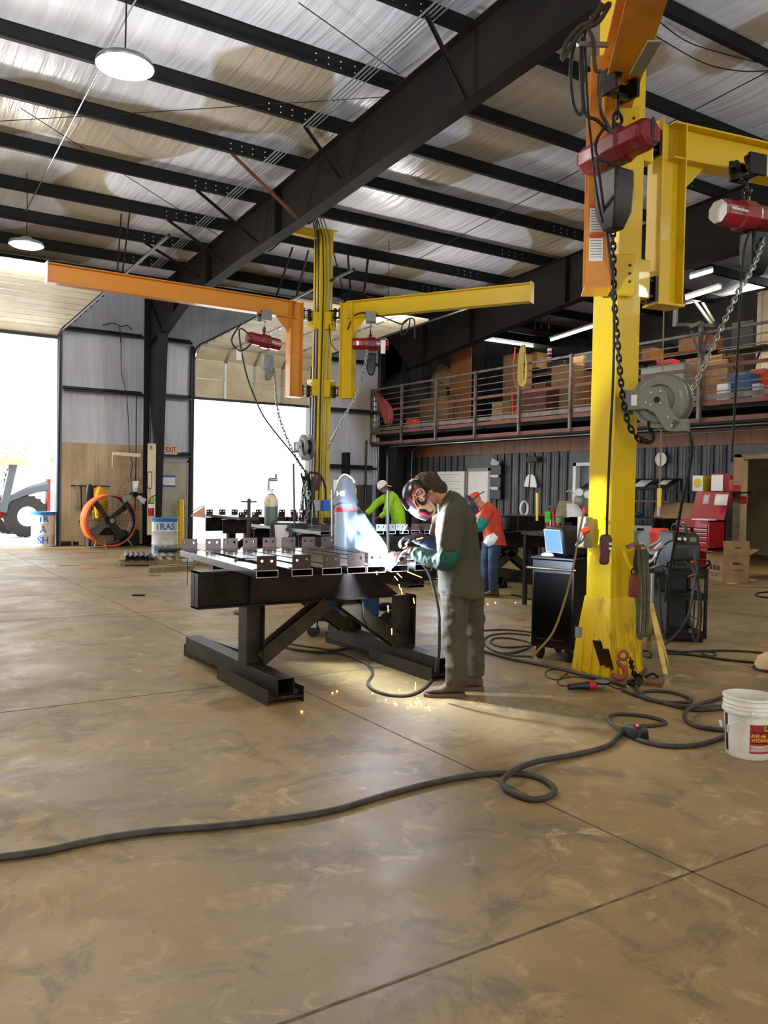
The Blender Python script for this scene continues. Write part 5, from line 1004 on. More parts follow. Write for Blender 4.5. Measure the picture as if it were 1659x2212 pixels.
# ================= RIGHT SIDE: MAST FOOT, CARTS, TOOLS =================
def wrap_text(s, size, mt, parent, r, z, ang, bold=0., name='lettering', ext=.0006, sx=1.):
    o = text(s, size, mt, parent, M(), name, ext, bold, sx=sx)
    for v in o.data.vertices: a = ang+v.co.x/r; rr = r+v.co.z; v.co = V((rr*cos(a), rr*sin(a), z+v.co.y))
    return o
def patch(b, r, a0, a1, z0, z1, n=16, e=.0008):
    vs = []; 
    for i in range(n+1):
        a = a0+(a1-a0)*i/n
        for z in (z0, z1): vs.append((r(z)*cos(a)+0, r(z)*sin(a), z))
    b.add(vs, [(2*i, 2*i+2, 2*i+3, 2*i+1) for i in range(n)]); return b
# --- white oil bucket ---
BP = aD(1617, 1600, 5.12); t = thing('bucket', 'white plastic hydraulic oil bucket with red label at the right foreground', 'bucket', (BP.x, BP.y, 0))
rb = lambda z: .131+.022*(z/.37)+.0012
b = MB(); b.lathe([(0, .004), (.125, 0), (.131, .01), (.146, .27), (.158, .272), (.16, .285), (.15, .288), (.15, .305), (.156, .307), (.151, .315), (.151, .327), (.157, .33), (.152, .338), (.152, .355), (.159, .36), (.158, .372), (.148, .372), (.143, .3), (.126, .012), (0, .012)], 48); b.build('pail', 'bucket', t)
tc_ = facing(V((0, 0, 0))-BP)     # towards the viewer
b = patch(MB(), rb, tc_+.05, tc_+1.25, .045, .222); b.build('label', 'redlab', t)
b = patch(MB(), lambda z: rb(z)+.0006, tc_+.05, tc_+1.25, .172, .178); b.build('label_stripe', 'blackp', t); b = patch(MB(), lambda z: rb(z)+.0006, tc_+.05, tc_+1.25, .108, .114); b.build('label_stripe', 'blackp', t)
wrap_text('AW-46', .03, 'yelp', t, rb(.155)+.0005, .153, tc_+.05+.36, .0004); wrap_text('HYDRAULIC', .03, 'yelp', t, rb(.13)+.0005, .126, tc_+.05+.56, .0002, sx=.82)
wrap_text('R', .036, 'whitep', t, rb(.2)+.0005, .2, tc_+.05+.93, .001)
o = wrap_text('O', .055, 'limet', t, rb(.2)+.0005, .2, tc_+.05+.72, .002, 'emblem')
for k in range(6): b = patch(MB(), lambda z: rb(z)+.0006, tc_+.09, tc_+1.1-.1*(k % 3), .092-k*.007, .095-k*.007); b.build('label_print', 'whitep', t)
b = patch(MB(), rb, tc_-1.22, tc_-1.0, .03, .26); b.build('side_label', 'blackp', t); b = patch(MB(), lambda z: rb(z)+.0006, tc_-1.1, tc_-.95, .14, .19); b.build('barcode', 'pink', t)
b = MB(); a0 = tc_+.12; q0 = V((.158*cos(a0), .158*sin(a0), .29)); b.tube([q0, V((.168*cos(tc_-.25), .168*sin(tc_-.25), .25)), V((.17*cos(tc_-.8), .17*sin(tc_-.8), .195)), V((.165*cos(tc_-1.25), .165*sin(tc_-1.25), .185))], .0022, 6, 5); b.build('bail', 'galv', t)
b = MB(); b.ball(tuple(q0), .012, 10, 6); b.build('bail_ear', 'white', t); b = MB(); a1 = tc_-1.25; b.cyl((.165*cos(a1), .165*sin(a1), .17), (.175*cos(a1), .175*sin(a1), .205), .009); b.build('bail_grip', 'white', t)
t = thing('paper_bag', 'tan paper bag lump on a dark base at the right edge', 'bag', tuple(fl(1668, 1447, 0)))
b = MB(); rg = [[((.17-.0*k)*s_*cos(a)*(1+.1*sin(3*a+k)), .14*s_*sin(a), z) for a in [2*pi*i/20 for i in range(20)]] for k, (s_, z) in enumerate(((.9, .02), (1, .05), (.85, .12), (.45, .16)))]; b.loft(rg); b.build('bag_body', 'tan', t)
b = MB(); b.cyl((0, 0, 0), (0, 0, .02), .17, n=20); b.build('tray', 'black', t)
# --- things at the mast foot ---
t = thing('angle_grinder', 'black and red angle grinder lying before the big yellow mast', 'angle grinder', tuple(fl(1270, 1492, 0)), LEFTDIR+.2)
b = MB(); b.tube([(.17, 0, .035), (.05, 0, .04), (0, 0, .042)], .03, 12, 3, rs=[.024, .03, .036]); b.build('handle', 'black', t); b = MB(); b.cyl((0, 0, .042), (-.07, 0, .042), .037, .034, 14); b.build('motor_housing', 'redp', t)
b = MB(); b.cyl((-.07, 0, .042), (-.13, 0, .045), .033, .036, 12); b.build('gear_head', 'galv', t); b = MB(); b.cyl((-.12, 0, .07), (-.12, 0, .075), .06, n=24); b.build('disc', 'grey', t); b = MB(); b.cyl((-.12, 0, .055), (-.12, 0, .072), .065, n=24); b.build('guard', 'black', t)
fcable('thin black grinder cord looping on the floor', [(1232, 1482), (1210, 1480), (1205, 1470), (1225, 1455), (1218, 1445), (1185, 1448), (1178, 1458), (1200, 1468), (1240, 1462), (1290, 1470)], .0045, 'rubd')
fcable('black cord from the grinder head to the hook', [(1312, 1478), (1335, 1488), (1350, 1485), (1340, 1475)], .005, 'rubd')
fcable('yellow extension cord lying along the mast foot', [(1190, 1440), (1215, 1448), (1240, 1455), (1290, 1464), (1330, 1473), (1358, 1484)], .006, 'yelp')
t = thing('lifting_hook', 'big faded red lifting hook standing against the mast foot', 'hook', tuple(fl(1345, 1472, 0)), LEFTDIR)
b = MB(); b.tube([(.03, 0, .2), (.045, 0, .165), (.02, 0, .14), (-.015, 0, .11), (-.02, 0, .07), (.0, 0, .035), (.05, 0, .03), (.085, 0, .055), (.08, 0, .075)], .02, 12, 5, rs=[.014, .016, .018, .022, .025, .026, .022, .016, .008]); b.build('hook_body', mat('faded_red', '8c4338', .6), t)
b = MB(); b.torus((.0, 0, .225), .038, .014, (0, 1, 0), 22, 8); b.build('eye', MATS['faded_red'], t)
chainobj('dark chain heaped beside the faded red hook', [fl(1362, 1425, .2), fl(1366, 1445, .1), fl(1372, 1465, .02), fl(1358, 1475, .02), fl(1378, 1478, .02), fl(1385, 1462, .02), fl(1372, 1458, .05)], .05, .016, .007)
b = MB(); p = fl(1415, 1478, 0); b.at(T(p), RZ(.6)); b.prism([(-.11, -.06), (.1, -.07), (.12, .0), (.08, .075), (-.09, .07)], 0, .035); tag(b.build('steel_plate_offcut', mat('brick_rust', '6a4630', .8), bevel=.004), 'rust brown plate offcut on the floor right of the mast', 'plate')
b = MB(); b.tube([fl(1395, 1462, .05), fl(1410, 1455, .06), fl(1420, 1462, .05)], .012, 8, 3); tag(b.build('small_shackle', 'bmetal'), 'small dark shackle lying on the rust brown plate', 'shackle')
for k, (p0, p1, w_) in enumerate((((1310, 1455), (1289, 1384), .035), ((1322, 1458), (1307, 1402), .03))):
    a_, c_ = fl(*p0, 0), aD(p1[0], p1[1], 6.88); b = MB(); b.bar(a_, c_, w_*2, .006); b.bar(a_+V((.0, -.02, 0)), c_+V((0, -.02, 0)), .006, w_); tag(b.build('angle_iron', 'steel', smooth=False), ['longer', 'shorter'][k]+' dark angle iron leaning on the mast base', 'angle iron')
b = MB(); p = aD(1251, 1366, 7.05); b.box(p.x-.03, p.x+.03, p.y-.01, p.y+.02, p.z-.045, p.z+.045); tag(b.build('clip_tab', 'grey', bevel=.003), 'small grey tab fixed on the left edge of the mast base', 'tab')
# sling bracket, slings, red clamp
hb_ = thing('sling_hanger', 'welded plate hook on the right face of the mast carrying slings', 'hook', (5.9, 4.99, 1.1))
b = MB(); p = aD(1345, 1186, 7.05); q1 = aD(1392, 1184, 6.95); b.bar(p, q1, .06, .012); b.build('arm', 'yworn', hb_, world=True, smooth=False)
b = MB(); p = aD(1352, 1190, 7.05); b.add([aD(1343, 1190, 7.05), aD(1375, 1190, 6.98), aD(1364, 1238, 7.05), aD(1343, 1190, 7.03), aD(1375, 1190, 6.96), aD(1364, 1238, 7.03)], [(0, 1, 2), (5, 4, 3), (0, 3, 4, 1), (1, 4, 5, 2), (2, 5, 3, 0)]); b.build('gusset', 'yworn', hb_, world=True, smooth=False)
b = MB(); b.bar(aD(1354, 1182, 6.9), aD(1378, 1172, 6.9), .05, .03); b.build('end_block', 'primer', hb_, world=True, smooth=False)
for k, (x0, x1, yb, dd) in enumerate(((1378, 1388, 1378, 6.95), (1390, 1397, 1372, 7.05))):
    b = MB(); b.tube(W([(x0, 1185, dd), (x0+3, 1230, dd), (x0+1, 1300, dd), (x0, yb-12, dd), (x0+6, yb, dd), (x1, yb-12, dd), (x1+3, 1300, dd), (x1+2, 1230, dd), (x1-2, 1190, dd), (x1-8, 1180, dd)]), .016, 8, 5, True); tag(b.build('webbing_sling', 'sling'), ['left', 'right'][k]+' olive webbing sling looped over the mast hook', 'sling')
t = thing('plate_clamp', 'rusty red lifting clamp hanging under the sling hook', 'clamp', tuple(aD(1368, 1290, 6.95)), A_YE)
b = MB(); b.loft([[(x*s_, y*.025, z) for x, y in ((-.035, -1), (.035, -1), (.035, 1), (-.035, 1))] for s_, z in ((.9, 0), (1, .02), (1, .14), (.7, .19))]); b.build('clamp_body', mat('clamp_red', '7a2c1a', .6, 0, '4a2418', 10), t, bevel=.005)
b = MB(); b.torus((0, 0, .215), .028, .008, (0, 1, 0), 16, 6); b.tube([(0, 0, .24), (.0, 0, .33), (.03, 0, .42)], .007, 6, 2); b.build('shackle', 'bmetal', t)
# --- tripod jack ---
AP = aD(1405, 1288, 7.75); t = thing('tripod_jack', 'cream yellow tripod pipe jack stand right of the mast', 'jack stand', (AP.x, AP.y, 0)); K['ljack'] = mat('jack_cream', 'd2b25e', .5, 0, '8f7440', 9, (.5, .7))
feet = [fl(1437, 1460), fl(1442, 1436), fl(1401, 1403)]
for k, fpt in enumerate(feet):
    b = MB(); b.bar(fpt+V((0, 0, .012)), AP+V((0, 0, -.04)), .045, .022); l = b.build('leg', 'ljack', t, world=True, bevel=.003); b = MB(); b.cyl(fpt, fpt+V((0, 0, .012)), .035, n=14); b.build('foot_pad', 'galv', l, world=True)
mid = feet[2].lerp(AP, .32); b = MB(); tm = T(mid+V((-.018, -.018, 0))) @ RZ(facing(-mid)+pi/2) @ FACE_NY @ M.Rotation(-pi/2, 4, 'Z'); iv = MW[t.name].inverted()
text('R.D. JACK', .035, 'blackp', t, iv @ T((-.012, -.015, 0)) @ tm, bold=.0012)
b = MB(); b.cyl(AP+V((0, 0, -.06)), AP+V((0, 0, .22)), .034, n=16); b.build('sleeve', 'galv', t, world=True); b = MB(); b.cyl(AP+V((0, 0, .2)), AP+V((0, 0, .4)), .02); b.build('screw', 'bmetal', t, world=True)
b = MB(); h_ = AP+V((0, 0, .24)); b.bar(h_+V((-.09, .06, 0)), h_+V((.09, -.06, 0)), .02, .02); b.ball(tuple(h_+V((.1, -.065, 0))), .02, 8, 6); b.build('turn_handle', 'bmetal', t, world=True)
b = MB(); v_ = AP+V((0, 0, .4)); b.bar(v_, v_+V((-.08, .05, .1)), .04, .03); b.bar(v_, v_+V((.08, -.05, .1)), .04, .03); b.build('v_head', 'galv', t, world=True)
for k, (x, y) in enumerate(((1400, 1215), (1412, 1175))):
    b = MB(); b.tube(W([(x-12, y+5, 7.5), (x, y, 7.5), (x+12, y-8, 7.5), (x+14, y-15, 7.5)]), .014, 8, 4, rs=[.014, .02, .015, .01]); b.tube(W([(x-10, y+14, 7.5), (x+6, y+12, 7.5), (x+26, y+4, 7.5)]), .01, 8, 3); tag(b.build('ground_clamp', 'galv' if k else 'chrome'), ['worn steel ground clamp clipped on the tripod jack head', 'brassy ground clamp above the tripod jack head'][k], 'clamp')
# --- welder cart ---
CP = aD(1462, 1385, 9.25); CA = facing(-CP)+.35
t = thing('welder_cart', 'black steel welder cart with open shelves right of the tripod jack', 'cart', (CP.x, CP.y, 0), CA)
for z in (.08, .50, .78):
    b = MB(); b.box(-.28, .28, -.22, .22, z, z+.012); b.box(.27, .28, -.22, .22, z-.04, z+.03); b.box(-.28, .28, -.22, -.21, z-.04, z+.03); b.box(-.28, .28, .21, .22, z-.04, z+.03); b.build('shelf', 'bmetal', t, smooth=False)
for x in (-.26, .24):
    for y in (-.215, .195): b = MB(); b.box(x, x+.03, y, y+.03, .05, .8); b.build('post', 'bmetal', t, smooth=False)
b = MB(); b.box(-.27, .27, -.215, -.205, .06, .5); b.box(-.27, -.26, -.2, .2, .06, .8); b.build('side_panel', 'black', t, smooth=False)
for x, y in ((.22, -.18), (.22, .18), (-.24, .18), (-.24, -.18)): b = MB(); b.cyl((x, y-.015, .04), (x, y+.015, .04), .04, n=14); b.build('caster', 'rubd', t)
b = MB(); b.tube([(.2, -.2, .8), (.34, -.2, .9), (.34, .2, .9), (.2, .2, .8)], .012, 8, 3); b.build('push_handle', 'bmetal', t)
mt_ = thing('welding_machine', 'black portable welding machine with carry handle on the black cart', 'welder', (CP.x, CP.y, .795), CA)
b = MB(); b.loft([[(x, s_*y, z) for x, y in ((-.26, -.15), (d_, -.15), (d_, .15), (-.26, .15))] for z, s_, d_ in ((0, 1, .24), (.26, 1, .22), (.38, .92, .17), (.40, .85, .15))]); b.build('case', 'black', mt_, bevel=.012)
b = MB(); b.box(.2, .226, -.13, .13, .27, .37); b.build('control_panel', 'dsteel', mt_, bevel=.004)
for y in (-.03, -.09): b = MB(); b.cyl((.22, y, .33), (.25, y, .33), .017, n=14); b.build('knob', 'white', mt_)
b = MB(); b.box(.226, .229, .03, .1, .3, .35); b.build('display', 'grey', mt_, smooth=False)
b = MB()
for k in range(9): b.box(.2, .243-.002*k, -.13, .02, .04+k*.022, .048+k*.022)
b.build('louvres', 'bmetal', mt_, smooth=False)
b = MB(); b.tube([(.18, 0, .38), (.16, 0, .46), (.0, 0, .485), (-.2, 0, .46), (-.22, 0, .38)], .02, 10, 4); b.build('carry_handle', 'black', mt_)
b = MB(); b.cyl((.23, .05, .12), (.33, .02, .1), .022); b.build('socket_plug', 'rubd', mt_); b = MB(); b.cyl((.33, .02, .1), (.36, .015, .095), .02); b.build('plug_ring', 'orangep', mt_)
b = MB(); p = MW[mt_.name] @ V((.3, .1, -.03)); q1 = MW[mt_.name] @ V((.33, -.02, -.07)); b.bar(p, q1, .04, .004); tag(b.build('paper_tag', 'card', smooth=False), 'pale paper tag on the welder cart front edge', 'tag')
p = aD(1428, 1260, 9.6); t = thing('gas_cylinder', 'shiny pale blue gas cylinder on the left of the black welder cart', 'gas cylinder', (p.x, p.y, 0))
b = MB(); b.lathe([(0, .1), (.085, .1), (.088, .12), (.088, .88), (.075, .95), (.035, 1.0), (.03, 1.03), (0, 1.03)], 28); b.build('tank', mat('chrome_blue', '9db8dc', .18, .6), t); b = MB(); b.cyl((0, 0, 1.02), (0, 0, 1.1), .02); b.ball((0.03, 0, 1.06), .03); b.build('valve', 'chrome', t); b = MB(); b.cyl((0, 0, 0), (0, 0, .1), .09); b.build('base_cup', 'bmetal', t)
for k, pts in enumerate(([(1480, 1212, 8.6), (1500, 1235, 8.5), (1508, 1280, 8.5), (1508, 1340, 8.5), (1500, 1365, 8.5), (1490, 1330, 8.5), (1498, 1270, 8.6)], [(1500, 1190, 8.6), (1508, 1250, 8.5), (1515, 1320, 8.5), (1508, 1378, 8.5), (1497, 1375, 8.5), (1500, 1300, 8.6)], [(1440, 1240, 8.6), (1452, 1310, 8.6), (1478, 1325, 8.6), (1510, 1338, 8.6)], [(1503, 1240, 8.4), (1490, 1320, 8.4), (1465, 1365, 8.3), (1432, 1396, 8.2)], [(1412, 1230, 8.8), (1425, 1190, 8.8), (1450, 1168, 8.9), (1478, 1172, 9.0)], [(1422, 1248, 8.7), (1428, 1330, 8.6), (1432, 1370, 8.6)])):
    cable('black %s around the welder cart' % ['cable loop hanging closest', 'outer cable loop hanging right', 'thin lead sagging', 'thick lead running down to the floor', 'hose arching over the top left', 'straight lead hanging at the left'][k], W(pts), .011 if k != 2 else .006)
# --- black tool cabinet with case on it ---
c0 = fl(1146, 1394, .12); CR = .337; cc_ = V((c0.x, c0.y, 0))+V((cos(CR), sin(CR), 0))*.27+V((sin(CR), -cos(CR), 0))*.22; t = thing('tool_cabinet', 'black roll cabinet on casters left of the big yellow mast', 'tool cabinet', (cc_.x, cc_.y, 0), CR)
b = MB(); b.box(-.27, .27, -.22, .22, .12, .965); b.build('body', 'bmetal', t, bevel=.01); b = MB(); b.box(-.285, .285, -.235, .235, .965, .99); b.build('top', 'bmetal', t, bevel=.006)
b = MB(); b.box(-.275, -.27, -.2, .2, .16, .84); b.build('door_panel', mat('gloss_black', '0a0a0b', .15, .2), t, bevel=.004)
b = MB(); b.tube([(-.27, .235, .88), (-.32, .24, .88), (-.32, -.2, .88), (-.27, -.21, .88)], .012, 8, 2); b.build('side_handle', 'chrome', t); b = MB(); b.box(-.278, -.275, -.12, .16, .2, .205); b.build('chrome_strip', 'chrome', t, smooth=False)
for x, y in ((-.2, .15), (-.2, -.15), (.2, .15), (.2, -.15)): b = MB(); b.cyl((x, y-.02, .06), (x, y+.02, .06), .06, n=18); c = b.build('caster', 'rubd', t); b = MB(); b.box(x-.03, x+.03, y-.03, y+.03, .1, .125); b.build('caster_plate', 'galv', c, smooth=False)
t = thing('equipment_case', 'black case with a light blue front panel on the black cabinet', 'case', (cc_.x-.02, cc_.y-.02, .99), -.1)
b = MB(); b.loft([[(x*s_+o_, y*s_, z) for x, y in ((-.14, -.14), (.2, -.14), (.2, .14), (-.14, .14))] for z, s_, o_ in ((0, .9, .03), (.04, 1, .01), (.25, 1, -.03), (.29, .9, -.02))]); b.build('shell', 'black', t, bevel=.02)
b = MB().at(T((-.15, 0, .148)), RY(-.17)); b.box(-.012, .004, -.125, .125, -.115, .115); o = b.build('front_panel', 'cyan', t, bevel=.008)
b = MB().at(T((-.15, 0, .148)), RY(-.17)); b.tube([(-.012, -.12, -.11), (-.012, .12, -.11), (-.012, .12, .11), (-.012, -.12, .11)], .004, 6, 1, True); b.build('panel_rim', 'pink', t)
b = MB(); q2 = V((cc_.x-.17, cc_.y+.07, .992)); b.at(T(q2)); b.loft([[(.05*s_*cos(a)*(1+.3*sin(3*a)), .06*s_*sin(a)*(1+.2*cos(5*a)), z) for a in [2*pi*i/18 for i in range(18)]] for s_, z in ((1, 0), (.9, .018), (.4, .03))]); tag(b.build('white_cloth', 'paper'), 'crumpled white cloth on the near corner of the black cabinet', 'cloth')
b = MB(); p = aD(1257, 1150, 7.2); q1 = aD(1272, 1143, 7.2); b.cyl(p, q1, .03, n=14); tag(b.build('orange_plug', 'orangep'), 'orange plug cap on cable left of the big yellow mast', 'plug')
b = MB(); p = aD(1269, 1150, 7.35); b.box(p.x-.05, p.x+.05, p.y-.02, p.y+.08, p.z-.14, p.z+.14); tag(b.build('outlet_box', 'grey', bevel=.01), 'grey outlet box fixed behind the left edge of the mast', 'outlet box')
cable('pale blue hose end beside the orange plug', W([(1262, 1130, 7.3), (1254, 1160, 7.3), (1245, 1178, 7.4)]), .012, 'cyan')
p = aD(1242, 1115, 11.5); t = thing('workbench', 'cluttered bench behind the black cabinet', 'workbench', (p.x, p.y+.3, 0))
b = MB(); b.box(-.45, .9, -.3, .3, 1.0, 1.04); b.build('bench_top', 'dsteel', t, smooth=False)
for x in (-.4, .85):
    for y in (-.25, .25): b = MB(); b.box(x-.025, x+.025, y-.025, y+.025, 0, 1.0); b.build('leg', 'bmetal', t, smooth=False)
BT = (p.x, p.y+.3)
b = MB(); a_, c_ = aD(1224, 1117, 11.4), aD(1224, 1087, 11.4); b.add([aD(1224, 1117, 11.4), aD(1264, 1117, 11.4), aD(1248, 1090, 11.5), aD(1224, 1087, 11.5)], [(0, 1, 2, 3)]); o = b.build('paper_sheet', 'pink'); q_ = o.modifiers.new('s', 'SOLIDIFY'); q_.thickness = .004; tag(o, 'lilac white sheet of paper standing above the blue panelled case', 'paper')
t = thing('respirator', 'grey respirator mask with reddish filters above the blue panelled case', 'respirator', tuple(aD(1250, 1100, 11.6)), LEFTDIR)
b = MB(); b.ball((0, 0, .12), .1, 14, 8, (.8, .9, 1)); b.build('face_piece', 'grey', t)
for x, z, mm in ((.1, 0, 'redp'), (-.06, -.02, 'redp'), (.02, .23, 'pink'), (-.1, .2, 'pink')): b = MB(); b.cyl((x, .06, z), (x, .1, z+.01), .055, n=18); b.build('filter', mm, t)
b = MB(); b.tube([(.1, .1, .22), (.16, .1, .26), (.2, .1, .24)], .012, 6, 3); b.build('strap_clip', 'galv', t)
for k, px in enumerate((1184, 1196, 1205)):
    p = aD(px, 1100, 12.2); p.z = 1.045; t = thing('fire_extinguisher', ['first', 'second', 'third'][k]+' small fire extinguisher from the left on the bench behind the black cabinet', 'fire extinguisher', tuple(p), 0, 'fire extinguishers on the bench')
    b = MB(); b.lathe([(0, 0), (.04, 0), (.043, .02), (.043, .26), (.03, .3), (.012, .32), (0, .32)], 18); b.build('bottle', 'exred', t); b = MB(); b.bar((-.03, 0, .33), (.06, 0, .36), .02, .02); b.build('handle', 'galv', t)
    if k != 1: b = MB(); b.lathe([(.045, .12), (.0455, .28)], 18); b.build('green_tag', 'limet', t)
b = MB(); b.bar(aD(1214, 1117, 11.9), aD(1222, 1083, 12.2), .2, .02); tag(b.build('leaning_board', 'wood', smooth=False), 'brown board leaning behind the fire extinguishers', 'board')
# --- black tool box with steel front edge on the table behind the cabinet ---
p = aD(1150, 1118, 12.6); t = thing('tool_box', 'wide black tool box with bright front edge behind the black cabinet', 'tool box', (p.x+.15, p.y+.3, .98+.02), 0)
b = MB(); b.box(-.4, .45, -.25, .25, 0.02, .22); b.build('body', 'bmetal', t, bevel=.01); b = MB(); b.box(-.42, .45, -.262, -.25, .0, .02); b.build('edge_strip', 'chrome', t, smooth=False); b = MB(); b.box(-.42, .47, -.27, .27, .22, .25); b.build('lid', 'black', t, bevel=.008)
b = MB(); b.torus(tuple(V((p.x+.1, p.y+.3, 1.35))), .11, .016, (.3, -1, 0)); tag(b.build('white_hose_ring', 'white'), 'ring of white hose standing on the wide black tool box', 'hose')
b = MB(); b.bar(aD(1188, 1187, 11.5), aD(1190, 1122, 11.5), .02, .02); tag(b.build('steel_strip', 'chrome', smooth=False), 'upright bright steel strip left of the blue panelled case', 'strip')
# --- bench, racks, crate between mast and red chest ---
q1 = aX(1375, 1120, 13.6); t = thing('desk', 'dark cluttered desk against the charcoal wall right of the mast', 'desk', (14.0, 12.1, 0))
b = MB(); b.box(-.5, .5, -1.1, 1.5, 1.08, 1.12); b.build('desk_top', 'bmetal', t, smooth=False)
for y in (-1.05, 1.4): b = MB(); b.box(-.48, .48, y-.03, y+.03, 0, 1.08); b.build('side_panel', 'bmetal', t, smooth=False)
b = MB(); b.box(.1, .5, -1.0, 1.4, 1.45, 1.48); b.build('upper_shelf', 'primer', t, smooth=False)
for y in (-1.0, .2, 1.4): b = MB(); b.box(.46, .5, y-.02, y+.02, 1.1, 1.95); b.build('shelf_post', 'bmetal', t, smooth=False)
b = MB(); b.add([(.0, -1.0, 1.72), (.0, 1.4, 1.72), (.45, 1.4, 1.95), (.45, -1.0, 1.95)], [(0, 1, 2, 3)]); o = b.build('sloping_rack', 'black', t); q_ = o.modifiers.new('s', 'SOLIDIFY'); q_.thickness = .02
for k, (a, c, mm) in enumerate(((1374, 1398, 'pink'), (1422, 1440, 'pink'), (1408, 1432, 'navy'))):
    y0_, y1_ = aX(a, 1060, 14.2).y, aX(c, 1060, 14.2).y; b = MB(); s0 = .0 if k < 2 else -.0; b.add([(14.08+.1*(k == 1), y0_, 1.772+.05*(k == 1)), (14.08+.1*(k == 1), y1_, 1.772+.05*(k == 1)), (14.36, y1_, 1.918), (14.36, y0_, 1.918)] if k < 2 else [(14.04, y0_, 1.75), (14.04, y1_, 1.75), (14.16, y1_, 1.812), (14.16, y0_, 1.812)], [(0, 1, 2, 3)]); o = b.build('document', mm); q_ = o.modifiers.new('s', 'SOLIDIFY'); q_.thickness = .006; tag(o, ['pale drawing sheet at the left of the sloping rack', 'lilac sheet at the right of the sloping rack', 'blue folder on the lower edge of the sloping rack'][k], 'document')
p = aD(1383, 1156, 13.0); t = thing('storage_crate', 'grey crate with a hand hole below the dark desk edge', 'crate', (p.x, p.y, p.z-.15), -1.0)
b = MB().at(RX(pi/2)); b.prism([(-.17, 0), (.17, 0), (.17, .3), (-.17, .3)], .0, .01, [[(-.05, .22), (.05, .22), (.06, .24), (.05, .26), (-.05, .26), (-.06, .24)]]); b.build('front_face', 'grey', t); b = MB(); b.box(-.17, .17, .01, .3, 0, .3); b.build('crate_box', 'dark', t)
t2 = thing('stool', 'dark metal stand carrying the grey crate', 'stand', (p.x, p.y, 0), -1.0); b = MB(); b.box(-.2, .2, 0, .35, p.z-.18, p.z-.152); b.build('seat', 'bmetal', t2, smooth=False)
for x in (-.18, .18):
    for y in (.03, .32): b = MB(); b.box(x-.015, x+.015, y-.015, y+.015, 0, p.z-.17); b.build('leg', 'bmetal', t2, smooth=False)
b = MB().at(T((14.3, 11.2, 1.12)), RY(.25)); b.box(0, .02, -.5, .45, 0, .34); tag(b.build('cardboard_sheet', 'card', smooth=False), 'brown cardboard sheet leaning behind the red tool chest', 'cardboard')
for k, (dx, dy, m_, lb) in enumerate(((-.35, .9, 'white', 'white roll lying on the dark desk'), (-.3, .2, 'rubd', 'dark tool bag on the dark desk'), (-.2, -.4, 'navy', 'blue black helmet on the dark desk'))):
    b = MB(); b.ball((14.0+dx, 12.1+dy, 1.12+.06), .1 if k else .06, 12, 8, (1, 1.6, .6)); tag(b.build('desk_item', m_), lb, 'tool bag' if k else 'roll')
# hanging orange bucket
p = aD(1422, 1185, 12.6); t = thing('bucket', 'orange bucket hanging on a hook below the tan rope', 'bucket', tuple(p))
b = MB(); b.lathe([(0, 0), (.11, 0), (.13, .2), (.135, .24), (.142, .24), (.142, .3), (.135, .31), (.128, .3), (.105, .01), (0, .01)], 28); b.build('pail', 'orangep', t); b = MB(); b.tube([(-.14, 0, .28), (-.1, 0, .42), (0, 0, .5), (.1, 0, .42), (.14, 0, .28)], .005, 6, 5); b.build('bail', 'bmetal', t)
b = MB(); b.tube([(0, 0, .49), (0, 0, .64)], .02, 8, 1); b.build('link', 'galv', t)
# --- red tool chest ---
XF = 13.75; yR, yL = aX(1531, 1180, XF).y, aX(1459, 1180, XF).y; t = thing('tool_chest', 'red tool chest with open lid and white trimmed drawers', 'tool chest', (XF+.25, (yR+yL)/2, 0)); hw = (yL-yR)/2
b = MB(); b.box(-.25, .25, -hw, hw, .12, .17); b.box(-.25, .25, -hw, -hw+.03, .17, 1.12); b.box(-.25, .25, hw-.03, hw, .17, 1.12); b.box(.22, .25, -hw, hw, .17, 1.12); b.box(-.25, .25, -hw, hw, .55, .6); b.box(-.25, -.23, -hw, hw, .12, .2); b.box(-.25, .25, -hw, hw, 1.1, 1.12); b.build('body', 'toolred', t, smooth=False)
for k, (z0, z1, ya, yb_) in enumerate(((.98, 1.1, -hw, hw), (.895, .965, -hw, 0), (.895, .965, 0, hw), (.82, .885, 0, hw), (.82, .885, -hw, 0), (.72, .81, -hw, hw), (.61, .71, -hw, hw))):
    b = MB(); b.box(-.262, -.2, ya+.035, yb_-.035, z0, z1); d_ = b.build('drawer', 'toolred', t, bevel=.003)
    if k: b = MB(); b.box(-.272, -.26, ya+.045, yb_-.045, z1-.02, z1-.006); b.build('drawer_pull', 'white', d_, smooth=False)
b = MB(); b.box(-.264, -.262, hw-.2, hw-.05, 1.04, 1.075); b.build('brand_plate', 'whitep', t, smooth=False)
b = MB(); b.bar((.2, 0, 1.13), (.38, 0, 1.68), hw*2, .03, (1, 0, 0)); b.build('lid', 'toolred', t, bevel=.004)
b = MB(); b.box(.26, .262, -.02, .0, 1.3, 1.3) if False else None
for y in (-hw+.08, hw-.08):
    for x in (-.18, .18): b = MB(); b.cyl((x, y-.02, .06), (x, y+.02, .06), .06, n=14); b.build('caster', 'rubd', t)
LR = (XF+.25, (yR+yL)/2)
b = MB(); b.box(LR[0]-.15, LR[0]+.1, LR[1]-.28, LR[1]+.1, 1.122, 1.15); tag(b.build('open_manual', 'paper', bevel=.004), 'open white manual on the red tool chest', 'manual')
b = MB(); b.box(LR[0]-.1, LR[0]+.12, LR[1]+.15, LR[1]+.4, 1.122, 1.135); tag(b.build('brown_folder', 'card'), 'brown folder on the red chest left of the manual', 'folder')
b = MB(); b.box(LR[0]+.18, LR[0]+.182, LR[1]-.1+.1, LR[1]+.1+.0, 1.3, 1.5) if False else None
